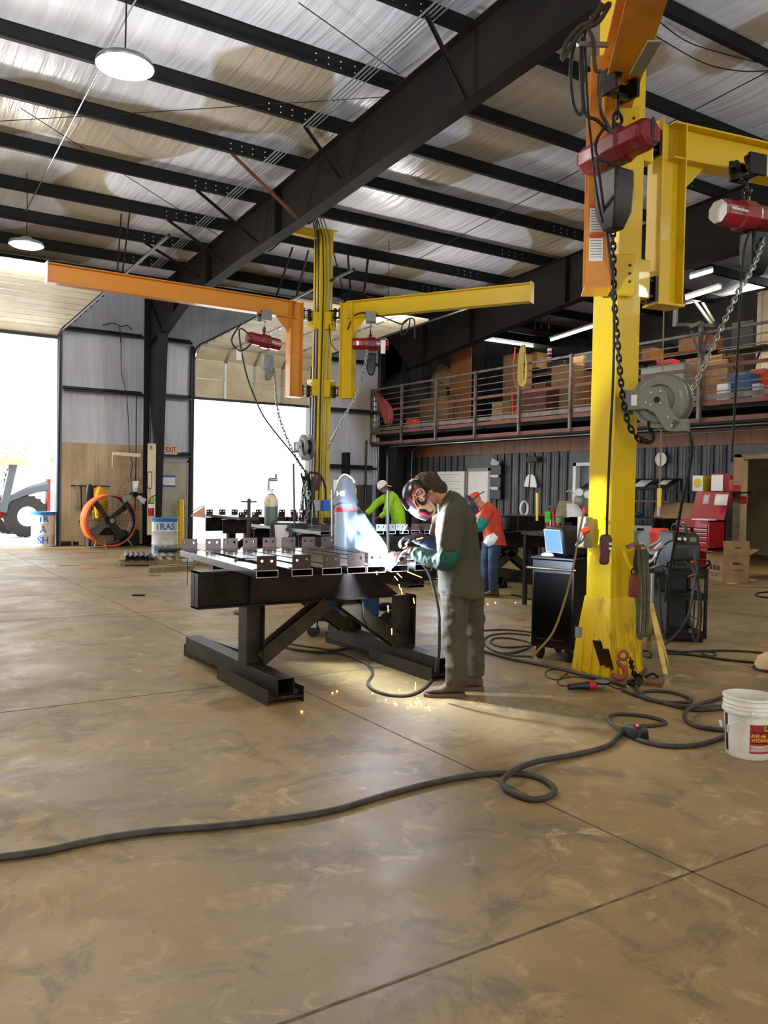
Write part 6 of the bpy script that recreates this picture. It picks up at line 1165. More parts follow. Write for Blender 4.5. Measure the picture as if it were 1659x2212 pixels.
for k, (x0, x1, y0_, y1_, mm, lb, nm, ct) in enumerate(((1542, 1572, 1091, 1068, 'paper', 'white paper sheet clipped on the red chest lid', 'paper_sheet', 'paper'), (1517, 1532, 1088, 1069, 'pink', 'grey sticker sheet on the red chest lid', 'sticker', 'sticker'))):
    a_, c_ = aX(x0, y0_, 14.05), aX(x1, y1_, 14.08); b = MB(); b.add([(a_.x, a_.y, a_.z), (a_.x, c_.y, a_.z), (c_.x+.02, c_.y, c_.z), (c_.x+.02, a_.y, c_.z)], [(0, 1, 2, 3)]); o = b.build(nm, mm); q_ = o.modifiers.new('s', 'SOLIDIFY'); q_.thickness = .004; tag(o, lb, ct)
a_, c_ = aX(1489, 1062, 14.45), aX(1512, 1028, 14.45); sh = thing('wall_shelf', 'dark shelf on the charcoal wall behind the red chest lid', 'shelf', (14.9, 10.9, 1.66)); b = MB(); b.box(14.5, 15.1, 9.9, 11.6, 1.66, 1.69); b.build('board', 'bmetal', sh, world=True, smooth=False)
t = thing('cardboard_carton', 'white and yellow printed box on the shelf above the red chest', 'box', (14.7, (a_.y+c_.y)/2, 1.69)); hy = abs(a_.y-c_.y)/2; b = MB(); b.box(-.15, .15, -hy, hy, 0, .32); b.build('carton', 'yelp', t, smooth=False); b = MB(); b.box(-.153, -.15, -hy, hy, 0, .32); b.build('front_print', 'paper', t, smooth=False); b = MB().at(T((-.154, 0, .17)), RY(-pi/2)); b.prism(circ(.1, 9), 0, .002); b.build('yellow_print', 'yelp', t, smooth=False)
a_, c_ = aX(1534, 1060, 14.45), aX(1560, 1022, 14.45); b = MB(); b.box(14.5, 14.7, c_.y-.02, a_.y+.02, 1.69, 2.05); tag(b.build('red_crate', 'redp', bevel=.01), 'red crate behind a paper on the shelf above the chest', 'crate'); b = MB(); b.box(14.48, 14.49, c_.y, a_.y, 1.7, 2.02); tag(b.build('paper_sheet', 'paper', smooth=False), 'printed white paper in front of the red crate', 'paper')
p = aX(1580, 1088, 15.0); t = thing('fire_extinguisher', 'red fire extinguisher on the wall right of the red chest lid', 'fire extinguisher', (14.95, p.y, 1.5)); b = MB(); b.lathe([(0, 0), (.08, 0), (.085, .03), (.085, .4), (.05, .47), (.02, .5), (0, .5)], 20); b.build('bottle', 'exred', t); b = MB(); b.bar((0, 0, .5), (-.1, 0, .56), .03, .03); b.build('handle', 'black', t)
# cardboard box
p = aD(1566, 1251, 15.2); t = thing('cardboard_box', 'open brown cardboard box with printed symbols on the floor by the red chest', 'box', (p.x+.28, p.y+.15, 0), -.42); K['card2'] = K['card']
b = MB(); w2, d2, hh = .26, .3, .52
for bx_ in ((-w2, w2, -d2, -d2+.008), (-w2, w2, d2-.008, d2), (-w2, -w2+.008, -d2, d2), (w2-.008, w2, -d2, d2)): b.box(bx_[0], bx_[1], bx_[2], bx_[3], 0, hh)
b.box(-w2, w2, -d2, d2, 0, .008); b.build('carton', 'card', t, smooth=False)
for k, (m_, L_) in enumerate(((T((-w2, 0, hh)) @ RY(R(-75)), .2), (T((0, -d2, hh)) @ RX(R(-8)), .26), (T((w2, 0, hh)) @ RY(R(60)), .2))):
    b = MB().at(m_); b.box(-.004, .004, -d2, d2, 0, L_) if k != 1 else b.box(-w2, w2, -.004, .004, 0, L_); b.build('flap', 'card', t, smooth=False)
for k in range(3): b = MB(); b.box(-w2-.002, -w2, -.2+k*.13+.02, -.1+k*.13+.02, .22, .31); b.build('handling_symbol', 'blackp', t, smooth=False)
b = MB(); b.box(-w2-.002, -w2, -.18, .18, .15, .165); b.build('printed_line', 'blackp', t, smooth=False); b = MB(); b.box(-w2-.002, -w2, -.13, .13, .105, .12); b.build('printed_line', 'blackp', t, smooth=False); text('Miller', .07, 'blackp', t, T((.0, -d2-.0015, .36)) @ FACE_NY, bold=.002); b = MB(); b.box(-.08, .12, -d2-.002, -d2, .235, .245); b.build('printed_line', 'blackp', t, smooth=False); text('Miller', .06, 'blackp', t, T((.02, -d2-.006, hh+.13)) @ FACE_NY)
for k, (px, py, m_, s_) in enumerate(((1580, 1259, 'paper', .2), (1531, 1248, 'card', .1), (1623, 1253, 'paper', .08), (1655, 1248, 'card', .12), (1535, 1262, 'card', .14))):
    p = fl(px, py, 0); b = MB().at(T(p), RZ(k*1.1)); b.prism([(-s_, -s_*.6), (s_, -s_*.5), (s_*.8, s_*.5), (-s_*.7, s_*.7)], .001, .006); tag(b.build('paper_scrap', m_, smooth=False), ['white paper sheet on the floor before the cardboard box', 'brown scrap under the red chest', 'small white scrap right of the cardboard box', 'brown scrap at the right edge of the floor', 'brown scrap left of the white floor sheet'][k], 'scrap')
# office wall details
def wall_item(name, lab, cat, x0, x1, y0, y1, m_, X=15.08, th=.03, parts=None):
    a_, c_ = aX(x0, y1, X), aX(x1, y0, X); t = thing(name, lab, cat, (X, (a_.y+c_.y)/2, a_.z)); b = MB(); b.box(0, th, -(a_.y-c_.y)/2, (a_.y-c_.y)/2, 0, c_.z-a_.z); b.build('panel', m_, t, bevel=.004); return t, a_.y-c_.y, c_.z-a_.z
t, w_, h_ = wall_item('whiteboard', 'whiteboard with faint writing on the charcoal wall behind the welder', 'whiteboard', 943, 1003, 1018, 1112, 'white')
b = MB()
for k in range(9): b.box(-.002, 0, -w_*.35+.2*(k % 3)*w_, w_*.42, h_-.1-k*.07, h_-.09-k*.07)
b.build('handwriting', 'grey', t, smooth=False)
d4 = bpy.data.objects.new('door_4', None); C.objects.link(d4); d4['kind'] = 'structure'; d4.location = (15.15, 18.54, 0); MW[d4.name] = T((15.15, 18.54, 0))
b = MB(); b.box(0, .04, -.46, .5, .01, 2.2); b.build('door_leaf', 'white', d4, smooth=False)
for z0, z1 in ((.2, .75), (.9, 1.55), (1.7, 2.05)):
    for y0_, y1_ in ((-.36, -.05), (.09, .4)): b = MB(); b.box(-.006, 0, y0_, y1_, z0, z1); b.box(-.014, -.006, y0_+.05, y1_-.05, z0+.05, z1-.05); b.build('panel_moulding', 'white', d4, bevel=.004)
b = MB(); b.box(-.05, .1, .5, .56, 0, 2.28); b.box(-.05, .1, -.56, -.46, 0, 2.28); b.box(-.05, .1, -.56, .56, 2.2, 2.28); b.build('door_frame', 'grey', d4, smooth=False)
d5 = bpy.data.objects.new('door_5', None); C.objects.link(d5); d5['kind'] = 'structure'; d5.location = (15.15, 14.04, 0); MW[d5.name] = T((15.15, 14.04, 0))
b = MB(); b.box(-.05, .1, .66, .76, 0, 2.36); b.box(-.05, .1, -.76, -.66, 0, 2.36); b.box(-.05, .1, -.76, .76, 2.28, 2.36); b.build('door_frame', 'white', d5, smooth=False); b = MB(); b.box(.1, .14, -.66, .66, .01, 2.28); b.build('door_leaf', mat('door_dark', '5c6068', .5), d5, smooth=False)
d6 = bpy.data.objects.new('door_6', None); C.objects.link(d6); d6['kind'] = 'structure'; d6.location = (15.15, 9.4, 0); MW[d6.name] = T((15.15, 9.4, 0))
b = MB(); b.box(-.08, .14, .73, .9, 0, 2.45); b.box(-.08, .14, -.9, -.73, 0, 2.45); b.box(-.08, .14, -.9, .9, 2.35, 2.45); b.build('door_frame', 'wood', d6, smooth=False)
t = thing('file_holder', 'stack of black wall file holders with loose papers right of the white door', 'file holder', (15.08, aX(1077, 1050, 15.08).y, 1.4))
for k in range(3): b = MB(); b.box(-.12, 0, -.22, .22, .0+k*.34, .26+k*.34); p_ = b.build('pocket', 'black', t, bevel=.01); b = MB().at(T((-.1, .08, .28+k*.34)), RX(.4)); b.box(-.01, 0, -.16, .16, -.05, .14); b.build('papers', 'pink', p_, smooth=False)
p = aX(1146, 1053, 15.06); t = thing('dustpan', 'white dustpan hanging with a broom on the charcoal wall', 'dustpan', tuple(p))
b = MB().at(M(((0, 0, 1, 0), (1, 0, 0, 0), (0, 1, 0, 0), (0, 0, 0, 1)))); b.prism([(-.25, 0), (.2, .02), (.22, .06), (.14, .28), (.06, .34), (-.1, .34), (-.17, .28), (-.26, .06)], -.03, 0); b.build('pan', 'white', t); b = MB(); b.tube([(-.02, .03, .33), (-.03, .02, .6), (-.02, -.02, .6), (-.03, -.03, .33)], .01, 6, 2); b.build('handle', 'galv', t)
t2 = thing('broom', 'broom hanging upside down above the white dustpan', 'broom', (15.05, aX(1140, 1050, 15.05).y, .8)); b = MB(); b.cyl((-.03, 0, 0), (-.03, -.15, 1.75), .014); b.build('handle', 'bmetal', t2); b = MB(); b.box(-.08, .02, -.4, .0, 1.6, 1.75); b.build('bristle_head', 'rubber', t2, bevel=.02)
p = aX(1429, 992, 15.08); t = thing('wall_clock', 'round white wall clock above the desk', 'clock', tuple(p)); b = MB().at(RY(-pi/2)); b.lathe([(0, .0), (.15, 0), (.155, .03), (.14, .035), (.14, .02), (0, .02)], 32); b.build('case', 'white', t); b = MB(); b.bar((-.03, 0, 0), (-.03, .05, .08), .008, .004); b.bar((-.03, 0, 0), (-.03, -.09, .02), .006, .004); b.build('hands', 'blackp', t)
# inside the lit office
t = thing('tool_cabinet', 'black tool cabinet with bright drawer pulls inside the wood framed doorway', 'tool cabinet', (16.0, 9.35, 0)); b = MB(); b.box(-.3, .3, -.28, .35, .1, 1.35); b.build('body', 'bmetal', t, bevel=.01)
for k in range(7): b = MB(); b.box(-.33, -.3, -.24, .3, 1.25-k*.13, 1.275-k*.13); b.build('drawer_pull', 'chrome', t, smooth=False)
t = thing('bar_stool', 'black high stool inside the wood framed doorway', 'stool', (15.6, 9.5, 0)); b = MB(); b.cyl((0, 0, 1.65), (0, 0, 1.75), .2, .17, 20); b.build('seat', 'black', t)
for a in range(4): b = MB(); b.cyl((.2*cos(a*pi/2+.7), .2*sin(a*pi/2+.7), 0), (.1*cos(a*pi/2+.7), .1*sin(a*pi/2+.7), 1.65), .015); b.build('leg', 'chrome', t)
b = MB(); b.box(15.02, 15.07, aX(1597, 1092, 15.05).y-.18, aX(1597, 1092, 15.05).y, 1.45, 1.6); tag(b.build('red_holder', 'redp', bevel=.01), 'small red holder fixed on the wooden door post', 'holder')
wire('grey conduit along the brown fascia under the loft rail', [(14.2, y, 2.965) for y in (21.8, 12, 6)], .018, 'galv', 'conduit', 'conduit')
wire('second thin conduit below the fascia conduit at right', [(15.06, y, 2.93) for y in (12.3, 6)], .012, 'galv', 'conduit', 'conduit')
cable('grey conduit bending down at the corner end of the fascia', [(14.9, 21.6, .9), (14.9, 21.6, 2.6), (14.9, 21.4, 2.95), (14.9, 20.8, 3.0)], .022, 'galv', 'conduit', 'conduit')
# ================= LEFT SIDE AND YARD =================
t = thing('drum_fan', 'big round black and orange drum fan standing by the siding wall', 'fan', (5.55, 21.75, 0), .12)
b = MB().at(T((0, -.18, .69)), RX(-pi/2)); b.lathe([(.63, 0), (.67, .0), (.67, .42), (.63, .42), (.63, 0)], 48); b.build('drum_shell', 'fanor', t); b = MB().at(T((0, -.175, .69)), RX(-pi/2)); b.lathe([(.626, 0), (.629, .0), (.629, .4), (.626, .4), (.626, 0)], 48); b.build('inner_liner', 'black', t)
b = MB(); 
for rr in (.12, .2, .28, .36, .44, .52, .6): b.torus((0, -.2, .69), rr, .004, (0, 1, 0), 40, 4)
for k in range(16): a = 2*pi*k/16; b.cyl((.05*cos(a), -.2, .69+.05*sin(a)), (.64*cos(a), -.2, .69+.64*sin(a)), .004, n=4)
b.build('front_guard', 'bmetal', t)
for k in range(4):
    b = MB().at(T((0, .0, .69)), M.Rotation(pi/4+k*pi/2+.1, 4, 'Y'), RX(0)); b.add([(-.07, -.05, .08), (.07, .05, .08), (.11, .09, .58), (-.09, -.06, .58), (-.07, -.04, .08), (.07, .06, .08), (.11, .1, .58), (-.09, -.05, .58)], [(0, 1, 2, 3), (7, 6, 5, 4), (0, 4, 5, 1), (1, 5, 6, 2), (2, 6, 7, 3), (3, 7, 4, 0)]); b.build('blade', mat('blade_grey', '55574f', .5, .4), t)
b = MB(); b.cyl((0, -.21, .69), (0, .1, .69), .1, n=24); b.build('hub', 'bmetal', t); b = MB(); b.cyl((0, -.215, .69), (0, -.211, .69), .07, n=24); b.build('badge', 'grey', t)
b = MB(); b.box(-.2, .2, .1, .3, .3, .5); b.build('motor', 'bmetal', t)
for x in (-.45, .45): b = MB(); b.tube([(x*.9, -.2, .2), (x*1.1, -.3, .03), (x*1.1, .2, .03), (x*.9, .25, .2)], .018, 8, 2); b.build('stand_leg', 'galv', t)
for x in (-.5, .5): b = MB(); b.cyl((x-.03, .1, .12), (x+.03, .1, .12), .12, n=20); b.build('wheel', 'rubd', t)
t = thing('wall_fan', 'caged three bladed fan mounted on the column', 'fan', tuple(aY(291, 1068, 21.2)), .1)
b = MB()
for k in range(28): a = 2*pi*k/28; b.tube([(.04*cos(a), -.13, .04*sin(a)), (.3*cos(a), -.12, .3*sin(a)), (.42*cos(a), 0, .42*sin(a)), (.3*cos(a), .1, .3*sin(a))], .0025, 4, 2)
for rr, y in ((.42, 0), (.3, -.12), (.15, -.13)): b.torus((0, y, 0), rr, .004, (0, 1, 0), 40, 4)
b.build('cage', 'bmetal', t)
for k in range(3):
    b = MB().at(M.Rotation(k*2*pi/3, 4, 'Y')); b.add([(-.03, .0, .06), (.04, -.02, .06), (.1, -.03, .34), (-.06, .02, .34), (-.03, .006, .06), (.04, -.014, .06), (.1, -.024, .34), (-.06, .026, .34)], [(0, 1, 2, 3), (7, 6, 5, 4), (0, 4, 5, 1), (1, 5, 6, 2), (2, 6, 7, 3), (3, 7, 4, 0)]); b.build('blade', mat('blade_alu', 'c9ccce', .3, .5), t)
b = MB(); b.cyl((0, -.06, 0), (0, .2, 0), .07); b.cyl((0, .15, 0), (.35, .35, .0), .03); b.build('motor', 'bmetal', t)
b = MB(); a_, c_ = aY(243, 979, 21.6), aY(303, 984, 21.5); b.bar(a_, c_, .03, .09); b.cyl(a_+V((0, 0, 0)), a_+V((0, 0, -.35)), .012); tag(b.build('swing_bracket', 'cream', smooth=False), 'pale bracket arm sticking left from the column above the caged fan', 'bracket')
b = MB(); a_ = aY(326, 1110, 21.35); c_ = aY(326, 958, 21.35); b.box(a_.x-.1, a_.x+.1, 21.3, 21.36, a_.z-.55, c_.z); tag(b.build('column_board', 'cream', smooth=False), 'tall cream board strapped on the front of the column', 'board')
t = thing('extinguisher_sign', 'narrow red and white vertical sign on the column board', 'sign', tuple(aY(323, 1056, 21.28))); b = MB(); b.box(-.055, .055, 0, .008, 0, .45); b.build('plate', 'redp', t, smooth=False); b = MB(); b.box(-.035, .035, -.003, 0, .03, .42); b.build('white_field', 'whitep', t, smooth=False)
text('FIRE EXTINGUISHER', .04, 'redp', t, T((0, -.004, .225)) @ FACE_NY @ M.Rotation(-pi/2, 4, 'Z')); text('7', .14, 'blackp', t, T((.02, -.004, 1.05)) @ FACE_NY, 'number')
t = thing('fire_extinguisher', 'red fire extinguisher with green tag hung on the column', 'fire extinguisher', tuple(aY(327, 1114, 21.15))); b = MB(); b.lathe([(0, 0), (.075, 0), (.08, .03), (.08, .38), (.05, .45), (.02, .48), (0, .48)], 20); b.build('bottle', 'exred', t); b = MB(); b.lathe([(.0815, .2), (.0815, .3)], 20); b.build('white_band', 'paper', t); b = MB(); b.box(-.05, .05, -.1, -.085, .33, .47); b.build('green_tag', 'limet', t, smooth=False); b = MB(); b.bar((0, 0, .48), (.09, -.03, .53), .02, .03); b.build('handle', 'black', t)
def drum(lab, p, rows):
    t = thing('steel_drum', lab, 'drum', (p.x, p.y, 0), facing(-p)); b = MB(); b.lathe([(0, 0), (.285, 0), (.295, .01), (.285, .03), (.285, .28), (.295, .3), (.285, .32), (.285, .57), (.295, .59), (.285, .61), (.285, .86), (.296, .875), (.29, .885), (.27, .86), (.27, .02), (0, .02)], 40); b.build('drum_wall', 'drum', t)
    b = MB(); b.lathe([(.287, .8), (.287, .86), (.298, .876), (.291, .888), (.27, .87)], 40); b.build('painted_rim', 'blue', t)
    for s_, z, sz in rows: wrap_text(s_, sz, 'bluep', t, .2865, z, 0, .006, 'painted_lettering')
    return t
drum('white trash drum with blue hand painted letters before the beige door', aD(356, 1150, 18.6), (('TRAS', .69, .2), ('BASu', .17, .24)))
drum('washed out white and blue trash drum in the left doorway', aD(93, 1150, 21.2), (('TR', .7, .22), ('A', .44, .24), ('SH', .16, .24)))
t = thing('bollard', 'yellow pipe bollard at the second overhead door', 'bollard', tuple(V((aD(409, 1150, 22.3).x, 22.3, 0)))); b = MB(); b.cyl((0, 0, 0), (0, 0, 1.2), .085, n=24); b.build('pipe', 'yellow', t); b = MB(); b.ball((0, 0, 1.2), .085, 20, 8, (1, 1, .5)); b.build('cap', 'yellow', t)
t = thing('push_broom', 'wide black push broom leaning by the big drum fan', 'broom', tuple(fl(154, 1178)), .08); b = MB(); b.box(-.36, .36, -.05, .05, .0, .1); b.build('bristles', 'black', t, bevel=.01); b = MB(); b.box(-.36, .36, -.04, .04, .1, .13); b.build('block', 'wood', t, smooth=False); b = MB(); b.cyl((.0, 0, .12), (.2, .55, 1.6), .014); b.build('handle', 'wood', t)
t = thing('tool_rack', 'thin wall rack with hanging tools behind the drum fan', 'rack', tuple(aY(196, 1051, 22.5))); b = MB(); b.box(-.5, .5, 0, .03, 0, .03); b.build('rail', 'bmetal', t, smooth=False)
for k, (x, L_) in enumerate(((-.35, .5), (-.25, .9), (-.1, .45), (0.1, .6), (.2, .5))): b = MB(); b.cyl((x, -.03, .03), (x+.02, -.03, -L_), .018); b.box(x-.05, x+.07, -.05, -.02, -L_-.06, -L_+.02); b.build('hanging_tool', 'bmetal' if k % 2 else 'galv', t)
t = thing('rain_coat', 'yellow coat hung on the wall rack above the drum fan', 'coat', tuple(aY(214, 1082, 22.38))); b = MB(); rg = [[(.17*s_*cos(a)*(1+.15*sin(3*a+k)), .09*sin(a)-.02, z) for a in [2*pi*i/18 for i in range(18)]] for k, (s_, z) in enumerate(((.9, -.45), (1.05, -.2), (1.0, 0.0), (.9, .2), (.75, .33), (.3, .38)))]; b.loft(rg); b.build('coat_body', mat('coat_yellow', 'd9a010', .6), t)
b = MB(); c = aY(193, 1070, 22.42); b.at(T(c)); b.loft([[(.1*s_*cos(a), .06*sin(a), z) for a in [2*pi*i/12 for i in range(12)]] for s_, z in ((1, -.35), (1.1, 0), (.8, .25), (.3, .3))]); tag(b.build('dark_coat', 'rubd'), 'dark coat hung left of the yellow coat', 'coat')
b = MB(); c = fl(265, 1176); b.at(T((c.x, 22.2, 0))); b.box(-.28, .28, -.2, .2, 0, .42); tag(b.build('black_bin', 'black', bevel=.02), 'low black bin on the floor right of the drum fan', 'bin')
cable('thin black cable dangling down the wall left of the column', [tuple(aY(x, y, 22.3)) for x, y in ((262, 722), (262, 800), (273, 850), (278, 920), (280, 980), (286, 1000), (281, 1030))], .01)
cable('blue air line running down beside the column', [tuple(aY(x, y, 22.35)) for x, y in ((295, 850), (294, 960), (293, 1040), (290, 1170))], .014, 'navy')
cable('black hanging cord with a plug high on the wall', [tuple(aY(x, y, 22.3)) for x, y in ((257, 705), (261, 722), (260, 740))], .01)
cable('tangled black cable lying on the upper girt', [tuple(aY(x, y, 22.3)) for x, y in ((222, 703), (245, 698), (262, 705), (275, 703), (285, 712))], .012)
# pallet with bundled angle iron
P0 = fl(330, 1212); t = thing('pallet', 'weathered wooden pallet on the floor in front of the first doorway wall', 'pallet', (5.15, 16.9, 0), -.25)
for k in range(7): b = MB(); b.box(-.6+k*.185, -.6+k*.185+.09, -.5, .5, .1, .122); b.build('deck_board', 'wood', t, smooth=False)
for y in (-.5, 0, .46): b = MB(); b.box(-.6, .6, y, y+.04, .02, .1); b.build('stringer', 'wood', t, smooth=False)
for k in range(3): b = MB(); b.box(-.6+k*.55, -.6+k*.55+.1, -.5, .5, 0, .02); b.build('bottom_board', 'wood', t, smooth=False)
for k in range(11):
    b = MB().at(T((5.15, 16.9, .122)), RZ(-.25), T((-.52+.1*(k % 6)+.0, 0, .0+.05*(k//6)))); b.prism([(0, 0), (.09, 0), (.045, .05)], 0, .001) if False else b.add([(x, y, z) for y in (-.62, .58) for x, z in ((0, 0), (.05, .055), (.1, 0), (.1, -.0+.008), (.05, .063), (0, .008))], [(0, 1, 2, 3, 4, 5), (11, 10, 9, 8, 7, 6)]+[(i, (i+1) % 6, 6+(i+1) % 6, 6+i) for i in range(6)])
    tag(b.build('angle_iron', 'steel', smooth=False), 'length of dark angle iron stacked on the weathered pallet', 'angle iron', 'angle irons on the pallet')
b = MB().at(T((5.55, 16.75, .125)), RZ(-.3)); b.box(.1, .85, -.35, .35, 0, .02); b.box(.1, .85, -.35, -.33, 0, .16); tag(b.build('cardboard_tray', 'card', smooth=False), 'cardboard tray lying on the right of the pallet', 'tray')
b = MB().at(T((5.7, 17.2, .2)), RZ(-.2)); b.box(-.3, .5, -.2, .3, 0, .09); tag(b.build('dark_tarp', mat('dark_tarp', '23302c', .8), bevel=.03), 'dark folded tarp at the back of the pallet', 'tarp')
t = thing('empty_pallet', 'second wooden pallet right of the angle iron pallet', 'pallet', (6.45, 16.5, 0), -.35)
for k in range(5): b = MB(); b.box(-.5+k*.22, -.5+k*.22+.09, -.45, .45, .1, .12); b.build('deck_board', 'wood', t, smooth=False)
for y in (-.45, .41): b = MB(); b.box(-.5, .5, y, y+.04, 0, .1); b.build('stringer', 'wood', t, smooth=False)
for k, (p0, p1) in enumerate((((320, 1231), (415, 1226)), ((330, 1227), (418, 1222)))): b = MB(); a_, c_ = fl(*p0, .045), fl(*p1, .045); b.bar(a_, c_, .09, .09); tag(b.build('timber', 'wood', smooth=False), ['front', 'rear'][k]+' squared timber on the floor by the pallets', 'timber', None)
cable('green strap end sticking up by the pallet', W([(247, 1214, 18.2), (238, 1200, 18.4), (230, 1188, 18.4), (225, 1172, 18.5)]), .006, mat('green_strap', '5f9e86', .6))
for k, (px, py, s_, m_) in enumerate(((300, 1287, .09, 'dark'), (200, 1193, .35, 'rubber'), (190, 1228, .12, 'orangep'), (150, 1222, .2, 'rubber'), (336, 1244, .1, 'rubber'))):
    p = fl(px, py, 0); b = MB().at(T(p), RZ(-.5)); b.prism([(-s_, -.03), (-s_*.2, -.05), (s_, -.015), (s_*.9, .02), (0, .03), (-s_*.8, .045)], .001, .006 if k else .02); tag(b.build('floor_debris', m_, smooth=False), ['black rag scrap on the floor left of the table', 'long dark strip on the floor before the drum fan', 'orange stick on the floor of the left bay', 'dark smear of dirt left of the orange stick', 'dark sliver on the floor below the timbers'][k], 'debris')
b = MB(); b.tube([fl(390, 1150, .5), fl(402, 1140, .7)], .01, 6, 1); 
b = MB(); p = aD(428, 1150, 13.4); b.at(T((p.x, p.y, .9)), RZ(A_OR)); b.add([(0, -.14, .05), (0, .13, .02), (0, .08, .24), (.004, -.14, .05), (.004, .13, .02), (.004, .08, .24)], [(0, 1, 2), (5, 4, 3), (0, 3, 4, 1), (1, 4, 5, 2), (2, 5, 3, 0)]); 
fg = thing('marker_flag', 'pale pink flag on a bent wire behind the table', 'flag', (p.x, p.y, 0), A_OR+.3); b2 = MB(); b2.prism([(-.14, 0), (.12, -.03), (.1, .17)], -.002, .002); b2.v = [V((0, v.x, 1.12+v.y)) for v in b2.v]; b2.build('cloth', mat('flag_pink', 'e0b49c', .8), fg, smooth=False); b3 = MB(); b3.tube([(0, -.16, .0), (0, -.16, .6), (0, -.14, 1.12), (0, .1, 1.3)], .006, 6, 3); b3.build('wire', 'bmetal', fg)
# ---- outside: machine, lumber, trees ----
t = thing('telehandler', 'red and grey loader machine parked outside the left doorway', 'vehicle', (3.75, 27.2, 0), .1)
for x, y in ((.55, -.6), (-1.6, -.6), (.55, 1.4), (-1.6, 1.4)):
    b = MB().at(T((x, y, .62)), RX(pi/2)); b.lathe([(.3, -.18), (.5, -.2), (.6, -.17), (.62, 0), (.6, .17), (.5, .2), (.3, .18), (.3, -.18)], 36)
    for k in range(20): a = 2*pi*k/20; b.cb((.615*cos(a), .615*sin(a), 0), (.05, .05, .34))
    w_ = b.build('tyre', 'tyre', t); b = MB().at(T((x, y, .62)), RX(pi/2)); b.lathe([(0, -.1), (.28, -.12), (.31, -.18), (.31, .18), (.28, .12), (0, .1)], 28); b.build('rim', 'pink', w_)
b = MB(); b.box(-2.2, .2, -.3, 1.1, .55, 1.05); b.build('chassis', 'mach', t, bevel=.04)
b = MB(); b.box(-2.4, -.5, -.4, 1.2, 1.05, 1.75); b.build('engine_hood', 'mach', t, bevel=.06)
b = MB(); b.bar((-.15, -.75, .75), (.15, -.75, 2.2), .22, .12, (0, 1, 0)); b.build('lift_arm', mat('arm_grey', '4f5660', .5), t, bevel=.02)
b = MB(); b.tube([(0, -.7, 1.1), (.6, -.7, 1.4), (1.15, -.7, 1.55)], .09, 10, 4, rs=[.08, .13, .16]); b.build('fender_arm', MATS['arm_grey'], t); b = MB(); b.box(1.1, 1.2, -.8, -.6, .6, 1.75); b.build('red_frame', 'mach', t, smooth=False)
b = MB(); b.box(-.5, .45, -.9, -.4, 2.15, 2.35); b.build('bucket_edge', 'lumber', t, smooth=False)
for k, (x, y, n_) in enumerate(((9.6, 36, 9), (10.2, 38, 8))):
    for i in range(n_): b = MB(); b.at(T((x+.1*sin(i*2), y, .0+i*.16)), RZ(.1*sin(i))); b.box(-.8, .8, -.6, .6, 0, .16); tag(b.build('lumber_layer', 'lumber' if i % 2 else 'primer', smooth=False), 'layer of stacked lumber in the yard seen right of the bollard', 'lumber', 'stacked lumber in the yard')
b = MB(); b.box(12, 26, 44, 44.15, 0, 1.7); tag(b.build('yard_fence', 'pink', smooth=False), 'low pale fence across the yard', 'fence')
random.seed(9)
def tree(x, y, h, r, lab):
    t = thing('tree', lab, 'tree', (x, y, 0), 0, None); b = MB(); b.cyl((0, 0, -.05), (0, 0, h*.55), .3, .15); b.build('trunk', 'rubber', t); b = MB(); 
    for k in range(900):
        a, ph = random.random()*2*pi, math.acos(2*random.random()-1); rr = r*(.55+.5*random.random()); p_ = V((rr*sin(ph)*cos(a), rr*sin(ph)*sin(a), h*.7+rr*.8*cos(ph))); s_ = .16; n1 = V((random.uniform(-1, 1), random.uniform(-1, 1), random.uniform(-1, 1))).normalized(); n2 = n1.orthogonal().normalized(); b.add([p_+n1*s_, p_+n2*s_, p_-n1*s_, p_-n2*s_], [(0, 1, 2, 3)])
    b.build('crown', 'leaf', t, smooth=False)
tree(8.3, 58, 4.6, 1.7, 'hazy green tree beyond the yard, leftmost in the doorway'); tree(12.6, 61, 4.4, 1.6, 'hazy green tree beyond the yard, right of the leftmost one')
# ================= LOFT =================
RZT = 4.81
t = thing('loft_railing', 'long steel guard railing with red rails along the loft edge', 'railing', (14.0, 12, 3.05))
PYs = [22.6, 20.84, 19.09, 17.32, 15.58, 13.83, 12.08, 10.34, 8.6, 6.85, 5.1]
for y in PYs: b = MB(); b.box(13.94, 14.0, y-.03, y+.03, 3.05, 4.82); b.build('post', 'rail', t, world=True, smooth=False)
for z, m_, h_, w_ in ((4.79, 'rail', .05, .05), (4.6, 'rail', .022, .022), (4.43, 'rail', .022, .022), (4.26, 'rail', .022, .022), (4.095, 'primer', .07, .03), (3.92, 'rail', .022, .022), (3.76, 'rail', .022, .022), (3.62, 'rail', .022, .022), (3.52, 'rail', .10, .02), (3.40, 'primer', .09, .03), (3.08, 'primer', .09, .05)):
    b = MB(); b.box(14.0, 14.0+w_, 4.5, 22.6, z-h_/2, z+h_/2); b.build('red_rail' if m_ == 'primer' else 'bar_rail', m_, t, world=True, smooth=False)
b = MB(); b.box(14.0, 14.1, 4.5, 22.6, 2.99, 3.03); tag(b.build('edge_beam', 'purlin', smooth=False), 'dark edge beam under the loft railing', 'beam')
def lbox(name, lab, cat, X, px0, px1, py0, py1, dpt, m_, z0=None, bev=.01):
    a_, c_ = aX(px0, py1, X), aX(px1, py0, X); zb = 3.44 if z0 is None else z0; b = MB(); b.box(X, X+dpt, min(c_.y, 22.0), min(a_.y, 22.5), zb, max(c_.z, zb+.05)); return tag(b.build(name, m_, bevel=bev), lab, cat)
lbox('plywood_sheet', 'tall orange brown plywood sheet standing on the loft', 'sheet', 15.4, 971, 1018, 749, 900, .04, 'ply', 3.44, 0)
lbox('plywood_sheet', 'second low plywood panel lying left of the tall sheet', 'sheet', 15.2, 905, 968, 855, 905, .3, 'card')
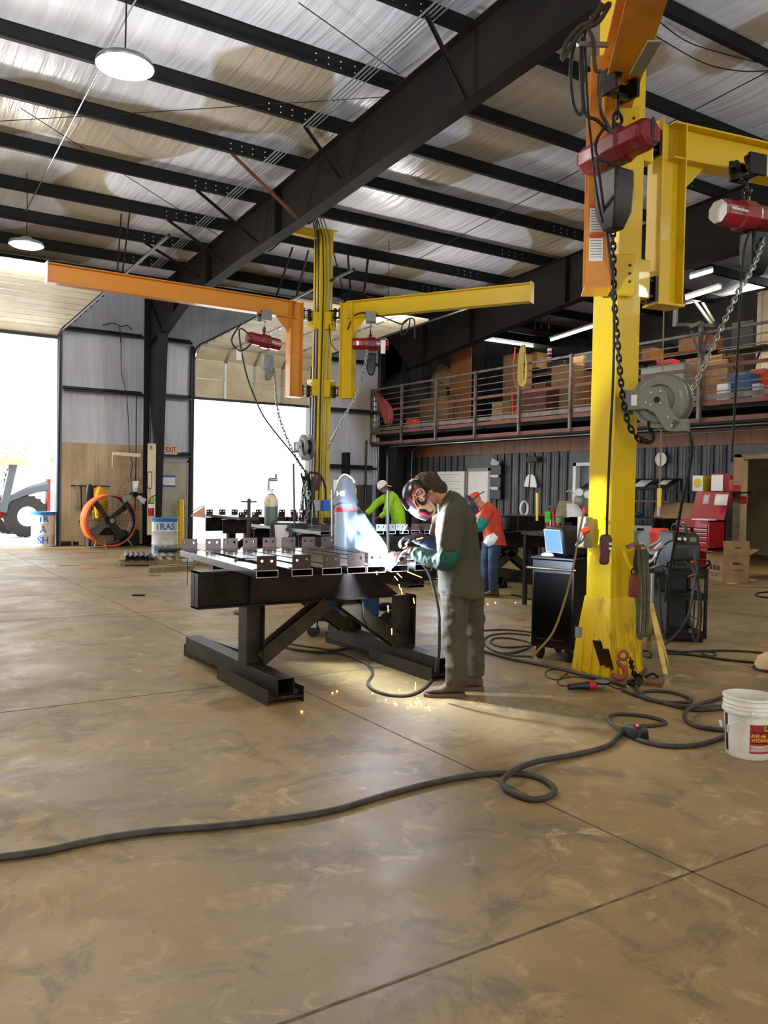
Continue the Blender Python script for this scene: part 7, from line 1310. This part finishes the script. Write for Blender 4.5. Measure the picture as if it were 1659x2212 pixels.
b = MB(); a_ = aX(950, 812, 15.6); b.at(T((15.6, a_.y, a_.z-.15)), RX(.5)); b.box(0, .3, -.5, .4, 0, .4); tag(b.build('tilted_panel', 'card', smooth=False), 'pale tilted panel left of the tall plywood sheet', 'panel')
for k, (x0, x1, y0_, y1_, m_, X, dp, lb) in enumerate(((903, 938, 808, 838, 'ply', 16.2, .4, 'dark box at the far left of the loft'), (932, 950, 806, 826, 'card', 15.8, .3, 'small pale box left of the plywood'), (1085, 1118, 762, 860, 'card', 16.6, .6, 'stack of brown boxes behind the yellow cord'), (1120, 1160, 760, 800, 'card', 17.2, .6, 'pale wide carton high behind the yellow cord'), (1062, 1085, 868, 892, 'card', 14.6, .3, 'small carton near the loft edge, mid railing'), (1190, 1230, 785, 850, 'card', 16.5, .6, 'brown carton left of the big yellow mast'), (1232, 1262, 800, 860, 'ply', 15.8, .5, 'brown box just left of the big yellow mast'), (1390, 1440, 805, 845, 'navy', 15.5, .5, 'dark blue bin right of the big yellow mast'), (1384, 1478, 782, 808, 'grey', 14.9, .35, 'long grey steel box right of the big yellow mast'), (1480, 1560, 765, 800, 'ply', 15.6, .8, 'flat brown carton pile behind the loft post'), (1525, 1572, 775, 800, 'card', 15.3, .4, 'open low carton right of the loft post'), (1548, 1572, 828, 846, 'paper', 14.5, .3, 'small white box on the loft edge'), (1548, 1574, 815, 832, 'card', 14.9, .35, 'small grey brown box above the white one'), (1573, 1622, 805, 842, 'bluem', 14.6, .45, 'shiny dark blue cooler on the loft'), (1620, 1650, 795, 830, 'orangep', 14.9, .4, 'orange case right of the blue cooler'), (1624, 1640, 828, 840, 'pink', 14.4, .15, 'small grey jar right of the cooler'), (1385, 1410, 750, 782, 'ply', 16.2, .4, 'brown box on top of the grey steel box'), (1418, 1450, 775, 790, 'redp', 15.4, .3, 'red tool bag on the grey steel box'), (1100, 1180, 835, 870, 'primer', 16.0, .5, 'low red brown crate behind the railing'))):
    zb = 3.44
    if 'on top of' in lb or 'on the grey' in lb or 'high behind' in lb: zb = aX(x0, y1_, X).z
    o = lbox('loft_carton' if m_ in ('card', 'ply') else 'loft_case', lb, 'box', X, x0, x1, y0_, y1_, dp, m_, zb)
# shelving behind
t = thing('storage_rack', 'dark storage rack along the back of the loft', 'rack', (17.6, 14, 3.44))
for y in (20, 17.5, 15, 12.5): b = MB(); b.box(17.2, 17.26, y-.04, y+.04, 3.44, 5.2); b.box(17.9, 17.96, y-.04, y+.04, 3.44, 5.2); b.build('upright', 'purlin', t, world=True, smooth=False)
for z in (3.9, 4.5, 5.1): b = MB(); b.box(17.2, 17.96, 12.4, 20.1, z, z+.06); b.build('shelf', 'primer', t, world=True, smooth=False)
random.seed(4)
y = 12.6; k = 0; names = ['brown', 'dark', 'pale', 'grey', 'red brown', 'blue black']
for lv, z in enumerate((3.96, 4.56, 5.16)):
    y = 12.6
    for j in range(6):
        w_ = random.uniform(.5, .9); b = MB(); h_ = random.uniform(.2, .42); b.box(17.3, 17.86, y, y+w_, z+.001, z+h_); y += w_+random.uniform(.1, .5)
        tag(b.build('loft_carton', ['card', 'rubd', 'ply', 'dsteel', 'primer', 'navy'][(j+lv) % 6], bevel=.01), '%s storage box, %s from the right on the %s rack shelf' % (names[(j+lv) % 6], ['first', 'second', 'third', 'fourth', 'fifth', 'sixth'][j], ['bottom', 'middle', 'top'][lv]), 'box')
b = MB(); b.box(18.6, 18.7, 3, 12.2, 3.44, 6.6); x = 3.1
while x < 12.1: b.box(18.56, 18.6, x, x+.05, 3.44, 6.6); x += .28
tag(b.build('panel_partition', 'cream', smooth=False), 'cream ribbed metal partition at the right rear of the loft', 'partition')
# yellow cord coil, spray can, banner
b = MB(); c = aX(1133, 790, 13.93)
for k in range(7):
    w_ = .03+.012*k; b.tube([c+V((-.01*k, w_, .42)), c+V((-.01*k, w_*1.5, .1)), c+V((-.01*k, w_*1.3, -.3-.02*k)), c+V((-.01*k, -w_, -.36-.02*k)), c+V((-.01*k, -w_*1.5, -.1)), c+V((-.01*k, -w_*.8, .3)), c+V((-.01*k, 0, .5))], .011, 6, 5, True)
tag(b.build('cord_coil', mat('cord_yellow', 'b9a24a', .6)), 'yellow extension cord coil hanging on the loft railing', 'cord')
b = MB(); c = aX(1111, 850, 14.4); b.tube([c+V((0, 0, 1.2)), c+V((0, .05, .6)), c+V((0, -.05, .2)), c+V((0, -.15, -.1)), c+V((0, 0, 3.46-c.z)), c+V((0, .1, .1))], .02, 6, 5); tag(b.build('orange_hose', 'orangep'), 'orange hose hanging behind the railing left of the yellow cord', 'hose')
t = thing('spray_can', 'white aerosol can with red print standing on the top rail', 'spray can', (13.97, aX(1187, 770, 13.97).y, 4.82)); b = MB(); b.cyl((0, 0, 0), (0, 0, .22), .05, n=20); b.build('can', 'white', t); b = MB(); b.cyl((0, 0, .22), (0, 0, .26), .035, n=16); b.build('cap', 'navy', t); b = MB(); b.cyl((0, 0, .11), (0, 0, .17), .0508, n=20); b.build('red_band', 'redp', t); b = MB(); b.cyl((0, 0, .01), (0, 0, .09), .0508, n=20); b.build('dark_band', 'navy', t)
t = thing('red_tarp', 'faded red rag draped through the left end of the loft railing', 'cloth', tuple(aX(838, 912, 13.95)))
b = MB(); n = 14; rows = []
for i in range(9):
    v_ = i/8; row = []
    for j in range(n): u_ = j/(n-1); row.append((-.0+.04*sin(11*u_+5*v_), .75*(1-v_)**1.5+(.28-.72*u_)*(.25+.75*sin(pi*min(1, .12+v_*.8))), 1.0*(1-v_)-.1*u_+.05*sin(13*u_+4*v_)))
    rows.append(row)
b.loft(rows, cap=False, close=False); o = b.build('cloth', mat('faded_red_cloth', '9c4a48', .9, 0, '7a3836', 4), t); q_ = o.modifiers.new('s', 'SOLIDIFY'); q_.thickness = .01
b = MB(); c = aX(890, 905, 14.3); b.at(T((c.x, c.y, 3.445))); b.box(-.1, .1, -.3, .2, 0, .33); tag(b.build('striped_bag', 'orangep', bevel=.05), 'small red orange bag on the loft floor near the left end', 'bag')
# bracket frame on the right loft post, folding table, lamp
t = thing('bracket_stand', 'dark steel bracket frame with diagonal struts on the loft post', 'frame', (14, 10.34, 4.8))
b = MB(); p0 = aX(1515, 725, 13.9); b.bar((13.95, 10.34, 3.1), (13.95, 10.34, 5.0), .07, .07); b.build('post', 'rail', t, world=True, smooth=False)
b = MB(); b.bar(aX(1490, 707, 13.8), (13.95, 10.34, 5.0), .06, .06); b.build('top_arm', 'rail', t, world=True, smooth=False); b = MB(); b.bar(aX(1493, 715, 13.8), aX(1512, 770, 13.9), .05, .05); b.build('diagonal_strut', 'rail', t, world=True, smooth=False); b = MB(); b.bar(aX(1530, 720, 14.2), aX(1514, 785, 13.95), .05, .05); b.build('diagonal_strut', 'rail', t, world=True, smooth=False)
b = MB(); b.bar(aX(1460, 664, 13.9), aX(1458, 705, 13.9), .09, .05); tag(b.build('grey_channel', 'grey', smooth=False), 'short vertical grey channel hanging under the yellow jib upright', 'channel'); b = MB(); b.bar(aX(1458, 701, 13.9), aX(1545, 703, 14.0), .04, .06); tag(b.build('grey_channel', 'rail', smooth=False), 'horizontal dark channel meeting the loft post top', 'channel')
b = MB(); b.bar(aX(1500, 650, 14.8), aX(1538, 702, 14.2), .06, .03); b.bar(aX(1518, 655, 14.8), aX(1542, 695, 14.4), .05, .03); tag(b.build('lattice_brace', 'grey', smooth=False), 'pair of grey diagonal braces above the loft post', 'brace')
t = thing('folding_table', 'small black folding table standing behind the loft railing', 'table', tuple(aX(1612, 757, 15.3))); b = MB(); b.box(-.3, .3, -.6, .45, -.03, .02); b.build('table_top', 'black', t, bevel=.01)
zz = t.location.z-3.44
for s_ in (-1, 1): b = MB(); b.bar((-.1, -.4*s_, 0), (.1, .2*s_, -zz), .03, .03); b.build('leg', 'bmetal', t, smooth=False)
b = MB(); b.box(0, .03, -.15, .35, .02, .6); b.build('back_panel', 'rubd', t, bevel=.01)
for k, px in enumerate((1155, 1168, 1185)): b = MB(); p = aX(px, 700, 15.2); b.tube([p+V((0, 0, .2)), p, p+V((.03, 0, -.12))], .02, 6, 3); tag(b.build('hanging_hook', 'bmetal'), ['left', 'middle', 'right'][k]+' small dark hook hanging from the far rafter edge', 'hook')
